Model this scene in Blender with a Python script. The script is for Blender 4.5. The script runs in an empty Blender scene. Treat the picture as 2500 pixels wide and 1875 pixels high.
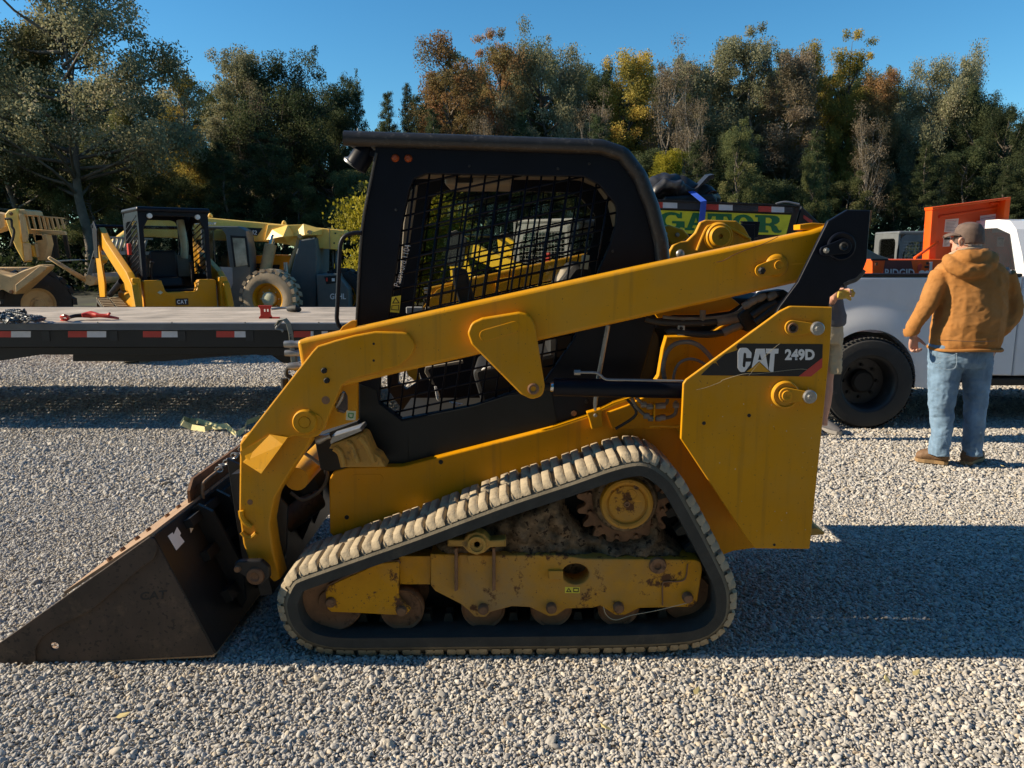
import bpy, bmesh, math, random
import numpy as np
from mathutils import Vector, Matrix, noise
from mathutils.geometry import tessellate_polygon
random.seed(7)
PI = math.pi
FL, CX, CY, H = 1878.0, 1250.0, 937.5, 1.565
PITCH = math.atan(317.5/FL)
CA, SA = math.cos(PITCH), math.sin(PITCH)
SC = bpy.context.scene
COL = SC.collection

def W(px, py, Y):
    "point of the plane Y=const that the photograph shows at (px,py)"
    dy = FL*CA+(CY-py)*SA; dz = -FL*SA+(CY-py)*CA
    t = Y/dy
    return Vector(((px-CX)*t, Y, H+dz*t))
def G(px, py):
    "ground point at a pixel"
    dy = FL*CA+(CY-py)*SA; dz = -FL*SA+(CY-py)*CA
    return W(px, py, -H*dy/dz)
def S(py, Y):
    "metres per pixel"
    return Y/(FL*CA+(CY-py)*SA)
ZM = {1:(800,300,.4069),2:(0,450,.4069),3:(1550,450,.4295),4:(550,750,.3617),5:(0,1050,.3617),6:(650,1020,.3797),
      7:(1200,1020,.3797),8:(1300,700,.3617),17:(1550,400,.2712),14:(2000,450,.4521),15:(240,490,.2893),16:(0,480,.1808),18:(950,400,.2712)}
def q(z, pts):
    ox, oy, s = ZM[z]
    return [(ox+p[0]*s, oy+p[1]*s)+((p[2]*s,) if len(p) > 2 else ()) for p in pts]
def q1(z, u, v): return q(z, [(u, v)])[0]

def fillet(pts, n=5):
    out = []; N = len(pts)
    for i, p in enumerate(pts):
        r = p[2] if len(p) > 2 else 0
        P = Vector(p[:2])
        if r <= 0: out.append(P); continue
        A = Vector(pts[i-1][:2])-P; B = Vector(pts[(i+1) % N][:2])-P
        la, lb = A.length, B.length; A.normalize(); B.normalize()
        ang = A.angle(B, PI)
        t = min(r/max(math.tan(ang/2), 1e-3), la*.48, lb*.48)
        P0 = P+A*t; P1 = P+B*t
        for k in range(n+1):
            s = k/n
            out.append(P0*(1-s)**2+P*2*s*(1-s)+P1*s*s)
    return out

def area2(l): return sum(l[i][0]*l[(i+1) % len(l)][1]-l[(i+1) % len(l)][0]*l[i][1] for i in range(len(l)))/2
def offset(l, d):
    "move loop inward (into material to the left of travel)"
    out = []; N = len(l)
    for i in range(N):
        a, b, c = l[i-1], l[i], l[(i+1) % N]
        e1 = (b-a); e2 = (c-b)
        if e1.length < 1e-7 or e2.length < 1e-7: out.append(b.copy()); continue
        e1.normalize(); e2.normalize()
        n1 = Vector((-e1.y, e1.x)); n2 = Vector((-e2.y, e2.x))
        m = n1+n2
        if m.length < .3: m = n1
        else: m = m.normalized()/max(m.normalized().dot(n1), .4)
        out.append(b+m*d)
    return out

class MB:
    def __init__(s): s.bm = bmesh.new()
    def plate2(s, outer, holes, fn, th, bev=.003, seg=2):
        "outer/holes: lists of 2D Vectors in metres; fn(x,z,d)->3D, d = depth behind the face"
        bm = s.bm
        clean = lambda l: [Vector(p[:2]) for i, p in enumerate(l) if (Vector(p[:2])-Vector(l[i-1][:2])).length > 1e-5]
        loops = [clean(outer)]+[clean(h) for h in holes]
        if area2(loops[0]) < 0: loops[0].reverse()
        for h in loops[1:]:
            if area2(h) > 0: h.reverse()
        lev = []
        if bev > 0:
            for k in range(seg+1):
                a = PI/2*k/seg
                lev.append((bev*(1-math.sin(a)), bev*(1-math.cos(a))))
            lev.append((0, th-bev)) if th > 2*bev else None
            if th > 2*bev: lev.append((bev, th))
            else: lev.append((0, th))
        else: lev = [(0, 0), (0, th)]
        rings = []
        for (ins, d) in lev:
            rr = []
            for l in loops:
                ll = offset(l, ins) if ins > 1e-6 else l
                rr.append([bm.verts.new(fn(p.x, p.y, d)) for p in ll])
            rings.append(rr)
        capE = []
        for idx, ins in ((0, lev[0][0]), (len(rings)-1, lev[-1][0])):
            ll = [[Vector((p.x, p.y, 0)) for p in (offset(l, ins) if ins > 1e-6 else l)] for l in loops]
            flat = [v for r in rings[idx] for v in r]
            fp = [p for l in ll for p in l]
            for t in tessellate_polygon(ll):
                a, b, c = (fp[i] for i in t)
                cr = (b-a).cross(c-a).z
                if abs(cr) < 1e-12: continue
                tt = list(t)
                if (cr < 0) != (idx != 0): tt.reverse()
                try: f = bm.faces.new([flat[i] for i in tt])
                except ValueError: pass
            for r in rings[idx]:
                for i in range(len(r)):
                    e = bm.edges.get((r[i-1], r[i]))
                    if e: capE.append(e)
        for k in range(len(rings)-1):
            for r0, r1 in zip(rings[k], rings[k+1]):
                N = len(r0)
                for i in range(N):
                    j = (i+1) % N
                    try: f = bm.faces.new((r0[j], r0[i], r1[i], r1[j])); f.smooth = True
                    except ValueError: pass
        for e in capE: e.smooth = False
        return s
    def plate(s, pts, Y, th, bev=.003, holes=(), seg=2, n=5):
        "pixel outline on plane Y, extruded away from the camera by th"
        def cv(l): return [Vector((w.x, w.z)) for w in (W(p[0], p[1], Y) for p in fillet(l, n))]
        return s.plate2(cv(pts), [cv(h) for h in holes], lambda x, z, d: Vector((x, Y+d, z)), th, bev, seg)
    def box(s, a, b, bev=0, M=None):
        a = Vector(a); b = Vector(b)
        lo = Vector([min(a[i], b[i]) for i in range(3)]); hi = Vector([max(a[i], b[i]) for i in range(3)])
        t = bmesh.new(); bmesh.ops.create_cube(t, size=1)
        for v in t.verts: v.co = Vector([lo[i]+(v.co[i]+.5)*(hi[i]-lo[i]) for i in range(3)])
        if bev > 0: bmesh.ops.bevel(t, geom=list(t.edges), offset=bev, segments=2, affect='EDGES', profile=.5)
        s.merge(t, M); return s
    def hexa(s, p8):
        v = [s.bm.verts.new(p) for p in p8]
        for f in ((0,1,2,3), (7,6,5,4), (0,4,5,1), (1,5,6,2), (2,6,7,3), (3,7,4,0)): s.bm.faces.new([v[i] for i in f])
        return s
    def merge(s, t, M=None):
        mp = {}
        for v in t.verts: mp[v] = s.bm.verts.new(M @ v.co if M else v.co)
        for f in t.faces:
            try: g = s.bm.faces.new([mp[v] for v in f.verts]); g.smooth = f.smooth
            except ValueError: pass
        t.free()
    def lathe(s, c, prof, axis='Y', n=40, M=None):
        "prof: [(r, d)...] d along axis from c"
        bm = s.bm; c = Vector(c); rings = []
        ax = {'Y':(Vector((1,0,0)), Vector((0,0,1)), Vector((0,1,0))), 'Z':(Vector((1,0,0)), Vector((0,1,0)), Vector((0,0,1))), 'X':(Vector((0,1,0)), Vector((0,0,1)), Vector((1,0,0)))}
        if isinstance(axis, str): u, v, w = ax[axis]
        else:
            w = Vector(axis).normalized(); u = w.orthogonal().normalized(); v = w.cross(u)
        for (r, d) in prof:
            if r < 1e-6: rings.append([bm.verts.new(c+w*d)])
            else: rings.append([bm.verts.new(c+w*d+u*(r*math.cos(2*PI*k/n))+v*(r*math.sin(2*PI*k/n))) for k in range(n)])
        for a, b in zip(rings, rings[1:]):
            for k in range(n):
                j = (k+1) % n
                if len(a) == 1 and len(b) == 1: break
                if len(a) == 1: f = bm.faces.new((a[0], b[j], b[k]))
                elif len(b) == 1: f = bm.faces.new((a[k], a[j], b[0]))
                else: f = bm.faces.new((a[k], a[j], b[j], b[k]))
                f.smooth = True
        return s
    def tube(s, pts, r, n=8, smooth=4, cap=True, closed=False):
        pts = [Vector(p) for p in pts]
        rr = r if isinstance(r, (list, tuple)) else [r]*len(pts)
        if smooth > 1 and len(pts) > 2:
            P = []; R = []
            N = len(pts); rng = range(N if closed else N-1)
            g = lambda i: pts[i % N] if closed else pts[max(0, min(N-1, i))]
            gr = lambda i: rr[i % N] if closed else rr[max(0, min(N-1, i))]
            for i in rng:
                for k in range(smooth):
                    t = k/smooth; a, b, c, d = g(i-1), g(i), g(i+1), g(i+2)
                    P.append(.5*((2*b)+(c-a)*t+(2*a-5*b+4*c-d)*t*t+(3*b-a-3*c+d)*t**3)); R.append(gr(i)*(1-t)+gr(i+1)*t)
            if not closed: P.append(pts[-1]); R.append(rr[-1])
            pts, rr = P, R
        bm = s.bm; rings = []; N = len(pts); u = None
        for i in range(N):
            a = pts[i-1] if (i > 0 or closed) else pts[i]; b = pts[(i+1) % N] if (i < N-1 or closed) else pts[i]
            w = (b-a)
            if w.length < 1e-9: w = Vector((0,0,1))
            w.normalize()
            if u is None: u = w.orthogonal().normalized()
            else:
                u = u-w*u.dot(w)
                u = u.normalized() if u.length > 1e-6 else w.orthogonal().normalized()
            v = w.cross(u)
            rings.append([bm.verts.new(pts[i]+u*(rr[i]*math.cos(2*PI*k/n))+v*(rr[i]*math.sin(2*PI*k/n))) for k in range(n)])
        prs = list(zip(rings, rings[1:]))+([(rings[-1], rings[0])] if closed else [])
        for a, b in prs:
            for k in range(n):
                j = (k+1) % n
                f = bm.faces.new((a[k], a[j], b[j], b[k])); f.smooth = n > 4
        if cap and not closed:
            bm.faces.new(list(reversed(rings[0]))); bm.faces.new(rings[-1])
        return s
    def strip(s, pts, wv, th=.003):
        "flat strap along pts with width vector wv (or list)"
        pts = [Vector(p) for p in pts]; bm = s.bm; rings = []
        for i, p in enumerate(pts):
            w = Vector(wv[i] if isinstance(wv, list) else wv)
            t = (pts[min(i+1, len(pts)-1)]-pts[max(i-1, 0)]).normalized()
            nn = t.cross(w).normalized()*th
            rings.append([bm.verts.new(p-w/2), bm.verts.new(p+w/2), bm.verts.new(p+w/2+nn), bm.verts.new(p-w/2+nn)])
        for a, b in zip(rings, rings[1:]):
            for k in range(4):
                bm.faces.new((a[k], a[(k+1) % 4], b[(k+1) % 4], b[k]))
        bm.faces.new(list(reversed(rings[0]))); bm.faces.new(rings[-1]); return s
    def extr(s, loop, vec):
        "3D planar loop extruded by vec"
        vec = Vector(vec); a = [s.bm.verts.new(p) for p in loop]; b = [s.bm.verts.new(Vector(p)+vec) for p in loop]
        N = len(a)
        s.bm.faces.new(a); s.bm.faces.new(list(reversed(b)))
        for i in range(N): s.bm.faces.new((a[(i+1) % N], a[i], b[i], b[(i+1) % N]))
        return s
    def build(s, name, mt, parent=None, ang=38, recalc=True, M=None):
        bm = s.bm
        if recalc: bmesh.ops.recalc_face_normals(bm, faces=bm.faces)
        if M: bm.transform(M)
        lim = math.radians(ang)
        for e in bm.edges:
            if e.smooth and len(e.link_faces) == 2:
                if e.calc_face_angle(0) > lim: e.smooth = False
        me = bpy.data.meshes.new(name); bm.to_mesh(me); bm.free()
        return link(name, me, mt, parent)

def link(name, me, mt, parent=None):
    o = bpy.data.objects.new(name, me)
    for m in (mt if isinstance(mt, (list, tuple)) else [mt]):
        if m: me.materials.append(m)
    COL.objects.link(o)
    if parent: setp(o, parent)
    return o
def wmat(o):
    m = Matrix.Translation(o.location) @ o.rotation_euler.to_matrix().to_4x4()
    if o.parent: m = wmat(o.parent) @ o.matrix_parent_inverse @ m
    return m
def setp(o, parent):
    o.parent = parent; o.matrix_parent_inverse = wmat(parent).inverted()
def thing(name, label, cat, loc=(0,0,0), group=None):
    o = bpy.data.objects.new(name, None); COL.objects.link(o); o.location = loc
    o.empty_display_size = .2
    return tag(o, label, cat, group)
def tag(o, label=None, cat=None, group=None, kind=None):
    if label: o['label'] = label
    if cat: o['category'] = cat
    if group: o['group'] = group
    if kind: o['kind'] = kind
    return o
def copy_tree(o, parent=None):
    c = o.copy(); COL.objects.link(c)
    if parent: c.parent = parent
    for ch in [x for x in bpy.data.objects if x.parent == o and x != c]: copy_tree(ch, c)
    return c
def shifted(o, dv, parent, name=None):
    "copy of a mesh part moved by dv under parent (with its sub-parts)"
    c = o.copy(); COL.objects.link(c); c.parent = parent; c.location = Vector(o.location)+Vector(dv)
    for ch in [x for x in bpy.data.objects if x.parent == o]:
        d = ch.copy(); COL.objects.link(d); d.parent = c
    return c

# ---------------------------------------------------------------- materials
MATS = {}
def mat(name, col, rough=.5, metal=0, var=.12, vs=6, bump=0, bs=60, dirt=None, spec=.5, coat=0, trans=0, streak=None, emit=None, speck=None, dust=None):
    m = bpy.data.materials.new(name); m.use_nodes = True; nt = m.node_tree; N = nt.nodes; L = nt.links
    b = N['Principled BSDF']
    b.inputs['Roughness'].default_value = rough; b.inputs['Metallic'].default_value = metal
    b.inputs['Specular IOR Level'].default_value = spec; b.inputs['Coat Weight'].default_value = coat
    b.inputs['Transmission Weight'].default_value = trans
    tc = N.new('ShaderNodeTexCoord')
    def nz(scale, det=4, vec=None, rough=.6):
        n = N.new('ShaderNodeTexNoise'); n.inputs['Scale'].default_value = scale; n.inputs['Detail'].default_value = det; n.inputs['Roughness'].default_value = rough
        L.new(vec or tc.outputs['Object'], n.inputs['Vector']); return n.outputs['Fac']
    def mixc(f, a, c):
        x = N.new('ShaderNodeMix'); x.data_type = 'RGBA'; L.new(f, x.inputs[0])
        for s_, v in ((x.inputs[6], a), (x.inputs[7], c)):
            if isinstance(v, (tuple, list)): s_.default_value = (*v[:3], 1)
            else: L.new(v, s_)
        return x.outputs[2]
    def ramp(f, lo, hi):
        r = N.new('ShaderNodeMapRange'); r.inputs[1].default_value = lo; r.inputs[2].default_value = hi; r.clamp = True
        L.new(f, r.inputs[0]); return r.outputs[0]
    lo = tuple(c*(1-var) for c in col); hi = tuple(min(1, c*(1+var)) for c in col)
    c = mixc(ramp(nz(vs), .3, .7), lo, hi)
    if streak:
        mp = N.new('ShaderNodeMapping'); mp.inputs['Scale'].default_value = (30, 30, 1.5); L.new(tc.outputs['Object'], mp.inputs[0])
        c = mixc(ramp(nz(1, 3, mp.outputs[0]), .56, .8), c, streak)
    if dust:
        c = mixc(ramp(nz(1.7, 6, None, .7), .42, .75), c, dust)
    if speck:
        c = mixc(ramp(nz(speck[2], 2), speck[1], speck[1]+.03), c, speck[0])
        mp2 = N.new('ShaderNodeMapping'); mp2.inputs['Scale'].default_value = (5, 5, 60); mp2.inputs['Rotation'].default_value = (0, .35, 0); L.new(tc.outputs['Object'], mp2.inputs[0])
        c = mixc(ramp(nz(1, 2, mp2.outputs[0]), .74, .77), c, tuple(min(1, x*1.15+.03) for x in col))
    if dirt:
        f = ramp(nz(dirt[2], 8, None, .75), dirt[1], dirt[1]+dirt[3] if len(dirt) > 3 else dirt[1]+.12)
        c = mixc(f, c, dirt[0])
        r = N.new('ShaderNodeMapRange'); r.inputs[3].default_value = rough; r.inputs[4].default_value = .9; L.new(f, r.inputs[0]); L.new(r.outputs[0], b.inputs['Roughness'])
    L.new(c, b.inputs['Base Color'])
    if bump:
        bp = N.new('ShaderNodeBump'); bp.inputs['Strength'].default_value = bump; bp.inputs['Distance'].default_value = .01
        L.new(nz(bs, 5), bp.inputs['Height']); L.new(bp.outputs[0], b.inputs['Normal'])
    if emit: b.inputs['Emission Color'].default_value = (*emit[:3], 1); b.inputs['Emission Strength'].default_value = emit[3]
    MATS[name] = m; return m
YC = (.58, .262, .001)
M_yel = mat('yellow_paint', YC, .45, spec=.2, var=.08, vs=3, bump=.04, bs=25, dirt=((.20,.12,.04), .66, 9, .25), streak=(.40,.19,.012), speck=((.13,.07,.025), .70, 110), dust=(.50,.27,.04))
M_yelT = mat('yellow_arm_paint', (.62,.285,.001), .38, spec=.3, var=.06, vs=3, bump=.05, bs=18, dirt=((.25,.13,.03), .72, 14, .2), streak=(.42,.20,.012), speck=((.14,.075,.025), .71, 110), dust=(.52,.29,.04))
M_yelD = mat('worn_yellow_paint', (.58,.27,.002), .55, spec=.3, var=.14, vs=8, bump=.15, bs=60, dirt=((.12,.055,.025), .55, 8, .05), speck=((.12,.06,.03), .70, 90), dust=(.33,.22,.10))
M_tan = mat('dirty_yellow_casting', (.48,.27,.05), .6, var=.15, bump=.1, dirt=((.15,.1,.05), .55, 12))
M_blk = mat('black_paint', (.004,.006,.013), .42, spec=.22, var=.25, vs=5, bump=.04, bs=30, dirt=((.05,.05,.055), .66, 14, .3))
M_blkm = mat('black_side_panel', (.006,.009,.011), .5, spec=.35, var=.3, vs=6, dirt=((.09,.09,.09), .70, 30, .12))
M_drk = mat('dark_void_metal', (.008,.008,.008), .7)
M_int = mat('cab_interior_trim', (.25,.22,.17), .7)
M_seat = mat('black_vinyl', (.012,.012,.013), .55, bump=.1, bs=80)
M_rub = mat('dusty_rubber', (.042,.041,.036), .85, var=.2, vs=14, bump=.25, bs=90, dirt=((.12,.10,.07), .55, 5, .3))
M_lug = mat('dusty_track_lug', (.36,.30,.21), .9, spec=.2, var=.15, vs=18, bump=.35, bs=80, dirt=((.24,.20,.15), .60, 16, .1))
M_edge = mat('dusty_belt_edge', (.15,.13,.095), .9, spec=.2, var=.2, vs=14, bump=.3, bs=80)
M_rust = mat('rusty_steel', (.21,.11,.055), .65, metal=.15, var=.35, vs=9, bump=.2, bs=50, dirt=((.07,.04,.025), .55, 15))
M_buck = mat('bucket_black_rust', (.062,.040,.028), .65, metal=0, var=.4, vs=4, bump=.12, bs=40, streak=(.05,.032,.022), speck=((.03,.02,.014), .60, 60), dirt=((.25,.17,.10), .54, 3.2, .3))
M_buckb = mat('bucket_back_black', (.010,.010,.011), .5, var=.3, vs=4, bump=.1, bs=40, dirt=((.06,.035,.02), .6, 9, .2))
M_lip = mat('bare_rusty_lip', (.34,.22,.13), .6, metal=.15, var=.25, vs=10, bump=.15, bs=60, dirt=((.14,.07,.035), .56, 18))
M_mud = mat('caked_mud', (.17,.12,.075), .95, spec=.1, var=.65, vs=22, bump=1.0, bs=45, speck=((.05,.035,.025), .6, 40))
M_leaf0 = mat('dead_leaf', (.45,.22,.10), .8)
M_stl = mat('grey_steel', (.32,.32,.31), .42, metal=.7, var=.2, vs=20, dirt=((.15,.12,.08), .6, 20))
M_chr = mat('chrome_rod', (.7,.7,.7), .15, metal=1)
M_hose = mat('dusty_hose', (.16,.14,.115), .75, var=.3, vs=14)
M_hoseb = mat('black_hose', (.02,.02,.02), .6)
M_wht = mat('white_lettering', (.72,.72,.72), .5, var=.04)
M_lbl = mat('pale_label', (.55,.58,.42), .6)
M_grn = mat('green_mark', (.06,.25,.08), .6)
M_yl2 = mat('yellow_label', (.7,.62,.05), .5)
M_red = mat('red_decal', (.50,.05,.035), .5, dirt=((.2,.1,.05), .62, 20))
M_redp = mat('red_paint', (.55,.035,.02), .4, dirt=((.12,.03,.02), .62, 30))
M_amb = mat('amber_lens', (.30,.06,.015), .25, spec=.6)
M_glass = mat('tinted_glass', (.02,.025,.03), .05, spec=.8)
M_wd = mat('worn_deck_planks', (.40,.345,.285), .8, var=.35, vs=2.5, bump=.2, bs=40)
M_tape = mat('reflective_white', (.62,.63,.66), .35)
M_trl = mat('trailer_black', (.007,.007,.008), .45)
M_wht_t = mat('white_truck_paint', (.74,.76,.80), .3, var=.03, coat=.5)
M_tyre = mat('tyre_rubber', (.028,.028,.028), .8, var=.2, bump=.2, bs=80, dirt=((.09,.08,.07), .6, 9))
M_oran = mat('orange_toolbox', (.75,.10,.008), .38, var=.06, dirt=((.35,.06,.02), .68, 15))
M_cream = mat('faded_yellow_boom', (.92,.60,.13), .5, var=.08, dirt=((.35,.2,.08), .66, 10))
M_gtan = mat('old_tan_paint', (.52,.36,.17), .6, var=.15, dirt=((.2,.13,.08), .58, 8))
M_gry = mat('grey_green_panel', (.09,.105,.105), .45, var=.1, dirt=((.15,.15,.13), .66, 8))
M_ggry = mat('galvanised_grey', (.30,.31,.32), .5, var=.12)
M_brtyl = mat('bright_yellow', (.85,.55,.01), .35, var=.05)
M_tarp = mat('black_tarp', (.018,.018,.02), .45, bump=.2, bs=30)
M_blu = mat('blue_strap', (.03,.09,.5), .6)
M_ggn = mat('sign_green', (.015,.16,.05), .5)
M_gyl = mat('sign_yellow', (.72,.68,.03), .5)
M_strap = mat('faded_yellow_strap', (.62,.56,.28), .8, var=.15, vs=30)
M_paper = mat('paper_notice', (.85,.83,.78), .7)
M_mark = mat('printed_black', (.01,.01,.01), .6)
def wire_mat_glass():
    m = bpy.data.materials.new('clear_pane'); m.use_nodes = True; nt = m.node_tree; N = nt.nodes
    out = N['Material Output']; N.remove(N['Principled BSDF'])
    t = N.new('ShaderNodeBsdfTransparent'); t.inputs[0].default_value = (.78,.8,.8,1)
    g = N.new('ShaderNodeBsdfGlossy'); g.inputs[1].default_value = .05
    x = N.new('ShaderNodeMixShader'); f = N.new('ShaderNodeFresnel'); f.inputs[0].default_value = 1.5
    nt.links.new(f.outputs[0], x.inputs[0]); nt.links.new(t.outputs[0], x.inputs[1]); nt.links.new(g.outputs[0], x.inputs[2]); nt.links.new(x.outputs[0], out.inputs[0])
    return m
M_pane = wire_mat_glass()
M_tint = wire_mat_glass(); M_tint.name = 'tinted_pane'; [n for n in M_tint.node_tree.nodes if n.type == 'BSDF_TRANSPARENT'][0].inputs[0].default_value = (.70,.70,.66,1)

# ---------------------------------------------------------------- camera, light, sky
cam = bpy.data.cameras.new('camera'); co = bpy.data.objects.new('camera', cam); COL.objects.link(co)
co.location = (0, 0, H); co.rotation_euler = (PI/2-PITCH, 0, 0)
cam.sensor_width = 36; cam.lens = FL/2500*36; cam.clip_end = 3000; cam.clip_start = .05
SC.camera = co
SUN_EL, SUN_AZ = math.radians(27), math.radians(.3)      # sun to the left, a touch behind the machine
sd = Vector((-math.cos(SUN_EL)*math.cos(SUN_AZ), math.cos(SUN_EL)*math.sin(SUN_AZ), math.sin(SUN_EL)))
sl = bpy.data.lights.new('sun', 'SUN'); sl.energy = 5.0; sl.angle = math.radians(.53); sl.color = (1, .84, .62)
so = bpy.data.objects.new('sun', sl); COL.objects.link(so)
so.rotation_euler = sd.to_track_quat('Z', 'Y').to_euler()
wd = bpy.data.worlds.new('World'); SC.world = wd; wd.use_nodes = True; nt = wd.node_tree
sky = nt.nodes.new('ShaderNodeTexSky'); sky.sky_type = 'NISHITA'; sky.sun_disc = False
sky.sun_elevation = SUN_EL; sky.sun_rotation = math.atan2(sd.x, sd.y); sky.air_density = 1.0; sky.dust_density = .05; sky.ozone_density = 4.0
hs = nt.nodes.new('ShaderNodeHueSaturation'); hs.inputs['Saturation'].default_value = 1.2
nt.links.new(sky.outputs[0], hs.inputs['Color'])
tn = nt.nodes.new('ShaderNodeMix'); tn.data_type = 'RGBA'; tn.blend_type = 'MULTIPLY'; tn.inputs[0].default_value = 1; tn.inputs[7].default_value = (.84,1.13,1.09,1); nt.links.new(hs.outputs[0], tn.inputs[6])
bg = nt.nodes['Background']; bg.inputs[1].default_value = .083
nt.links.new(tn.outputs[2], bg.inputs[0])
SC.view_settings.view_transform = 'Standard'; SC.view_settings.look = 'None'; SC.view_settings.exposure = .74; SC.view_settings.gamma = 1
# ---------------------------------------------------------------- lettering helpers
ZM[9] = (1700,650,.211)
def text_fit(s, box, Y, mt, parent, name='lettering', bold=.02, th=.0015, rot=0, corners=None):
    cu = bpy.data.curves.new(name, 'FONT'); cu.body = s; cu.size = 1; cu.offset = bold; cu.resolution_u = 3
    t = bpy.data.objects.new(name, cu); COL.objects.link(t)
    me = bpy.data.meshes.new_from_object(t.evaluated_get(bpy.context.evaluated_depsgraph_get()))
    bpy.data.objects.remove(t); bpy.data.curves.remove(cu)
    co = np.zeros(len(me.vertices)*3); me.vertices.foreach_get('co', co); co = co.reshape(-1, 3)
    mn, mx = co.min(0), co.max(0); u = (co[:, 0]-mn[0])/(mx[0]-mn[0]); v = (co[:, 1]-mn[1])/(mx[1]-mn[1])
    if corners is None:
        x0, y0, x1, y1 = box
        c = [W(x0, y1, Y), W(x1, y1, Y), W(x0, y0, Y), W(x1, y0, Y)]
    else: c = [Vector(p) for p in corners]          # lower left, lower right, upper left, upper right
    for i, vtx in enumerate(me.vertices):
        vtx.co = c[0]*(1-u[i])*(1-v[i])+c[1]*u[i]*(1-v[i])+c[2]*(1-u[i])*v[i]+c[3]*u[i]*v[i]
    o = link(name, me, mt, parent)
    return o
def pl(name, pts, Y, th, mt, parent, bev=.003, holes=(), seg=2, n=5):
    return MB().plate(pts, Y, th, bev, holes, seg, n).build(name, mt, parent)
def circ(cx, cy, r, n=20, ry=None): return [(cx+r*math.cos(2*PI*k/n), cy+(ry or r)*math.sin(2*PI*k/n)) for k in range(n)]
def disc(name, c, Y, prof, mt, parent, n=40):
    "prof radii in source pixels, depths in metres (negative = toward the camera)"
    s = S(c[1], Y); return MB().lathe(W(c[0], c[1], Y), [(r*s, d) for r, d in prof], 'Y', n).build(name, mt, parent)
def strap_outline(a, ra, b, rb, n=10):
    a, b = Vector(a), Vector(b); d = (b-a); an = math.atan2(d.y, d.x); out = []
    for k in range(n+1): t = an+PI/2+PI*k/n; out.append((a.x+ra*math.cos(t), a.y+ra*math.sin(t)))
    for k in range(n+1): t = an-PI/2+PI*k/n; out.append((b.x+rb*math.cos(t), b.y+rb*math.sin(t)))
    return out

# ================================================================ the compact track loader in front
L = thing('compact_track_loader', 'big yellow and black tracked loader with bucket on the gravel, nearest machine', 'track loader', (0, 3.61, 0))
DY = 1.26
# ---- lift arm
arm = MB().plate([(724,832,10),(1560,650),(1981,562),(2022,548),(2066,550),(2040,620),(1949,690),(1313,833),(1000,905),(873,935),(836,944),(790,960),(735,900)], 2.98, .11, .016, seg=4).build('lift_arm', M_yelT, L)
knee = pl('knee_plate', q(4, [(728,228),(700,238,20),(620,262,30),(585,300,20),(105,915),(98,925),(104,985,15),(118,1040),(240,1120,12),(300,1040),(350,960,40),(400,895,60),(470,868,50),(545,885,60),(620,875,40),(665,825,40),(700,735,30),(770,570,20),(785,530,20),(830,497),(1000,450),(1180,398,60),(1262,320,60),(1282,255,60),(1235,180,60),(1190,170),(1010,165),(870,190)]), 2.955, .03, M_yel, arm, .006, n=6)
leg = pl('arm_leg', q(5, [(1640,40),(1618,90,20),(1612,560,60),(1640,770,60),(1680,880,30),(1760,935),(1850,1030,20),(1892,1005,10),(1845,820,100),(1820,640,150),(1852,460,100),(1960,280,80),(2090,90),(2120,10),(1900,-40)]), 2.985, .105, M_yel, arm, .008, seg=3, n=7)
MB().extr([W(*q1(4,u,v), y) for u, v, y in ((100,975,2.955),(118,1045,2.955),(242,1124,2.922),(388,925,2.918),(420,880,2.94),(300,860,2.95))], (0,.006,0)).build('bent_flap', M_yelT, arm)
pl('gusset_plate', q(1, [(838,1262,40),(862,1200,60),(925,1172,20),(1150,1136,60),(1210,1150,60),(1244,1215,20),(1258,1300),(1304,1580,60),(1290,1640,50),(1225,1662,60),(1160,1630,60),(862,1330,30)]), 2.935, .045, M_yel, arm, .007, seg=3)
a2 = [q1(1, 945, 1275), q1(1, 1120, 1225)]
pl('stamped_recess', strap_outline(a2[0], 14, a2[1], 14), 2.9325, .004, M_yel, arm, .0015)
disc('gusset_pin', q1(1, 1234, 1596), 2.935, [(0,.005),(6,.005),(7,-.004),(11,-.006),(14,-.004),(14.5,.004)], M_rust, arm)
for c, r in ((q1(4,540,772), 1),):
    d0 = disc('pivot_boss', c, 2.955, [(0,-.012),(13,-.012),(14,-.009),(15,-.012),(27,-.016),(30,-.010),(31,.005)], M_yel, arm)
    pl('boss_flange', strap_outline(q1(4,560,772), 29, q1(4,600,775), 20), 2.951, .006, M_yel, arm, .002)
for u, v in ((668,427),(686,494)): disc('arm_bolt', q1(4,u,v), 2.955, [(0,-.012),(5,-.012),(7,-.008),(7.5,.003)], M_drk, arm, 12)
disc('primer_patch', q1(4,678,628), 2.955, [(0,-.0012),(10,-.0012),(10.2,.001)], M_rust, arm, 24)
for u, v, r in ((1002,247,3),(1002,360,3),): disc('drilled_hole', q1(4,u,v), 2.955, [(0,-.0012),(r,-.0012),(r,.001)], M_drk, arm, 14)
disc('drilled_hole', q1(5,1688,486), 2.985, [(0,-.0012),(7,-.0012),(7,.001)], M_rust, arm, 12)
MB().tube([W(*q1(5,u,v), 2.975) for u, v in ((1625,545),(1632,590),(1660,630),(1700,655))], .011).build('lifting_hook', M_yelT, arm)
MB().tube([W(*q1(5,u,v), 2.978) for u, v in ((1630,690),(1660,718),(1700,722),(1730,695))], .009).build('lower_hook', M_yel, arm)
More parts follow.
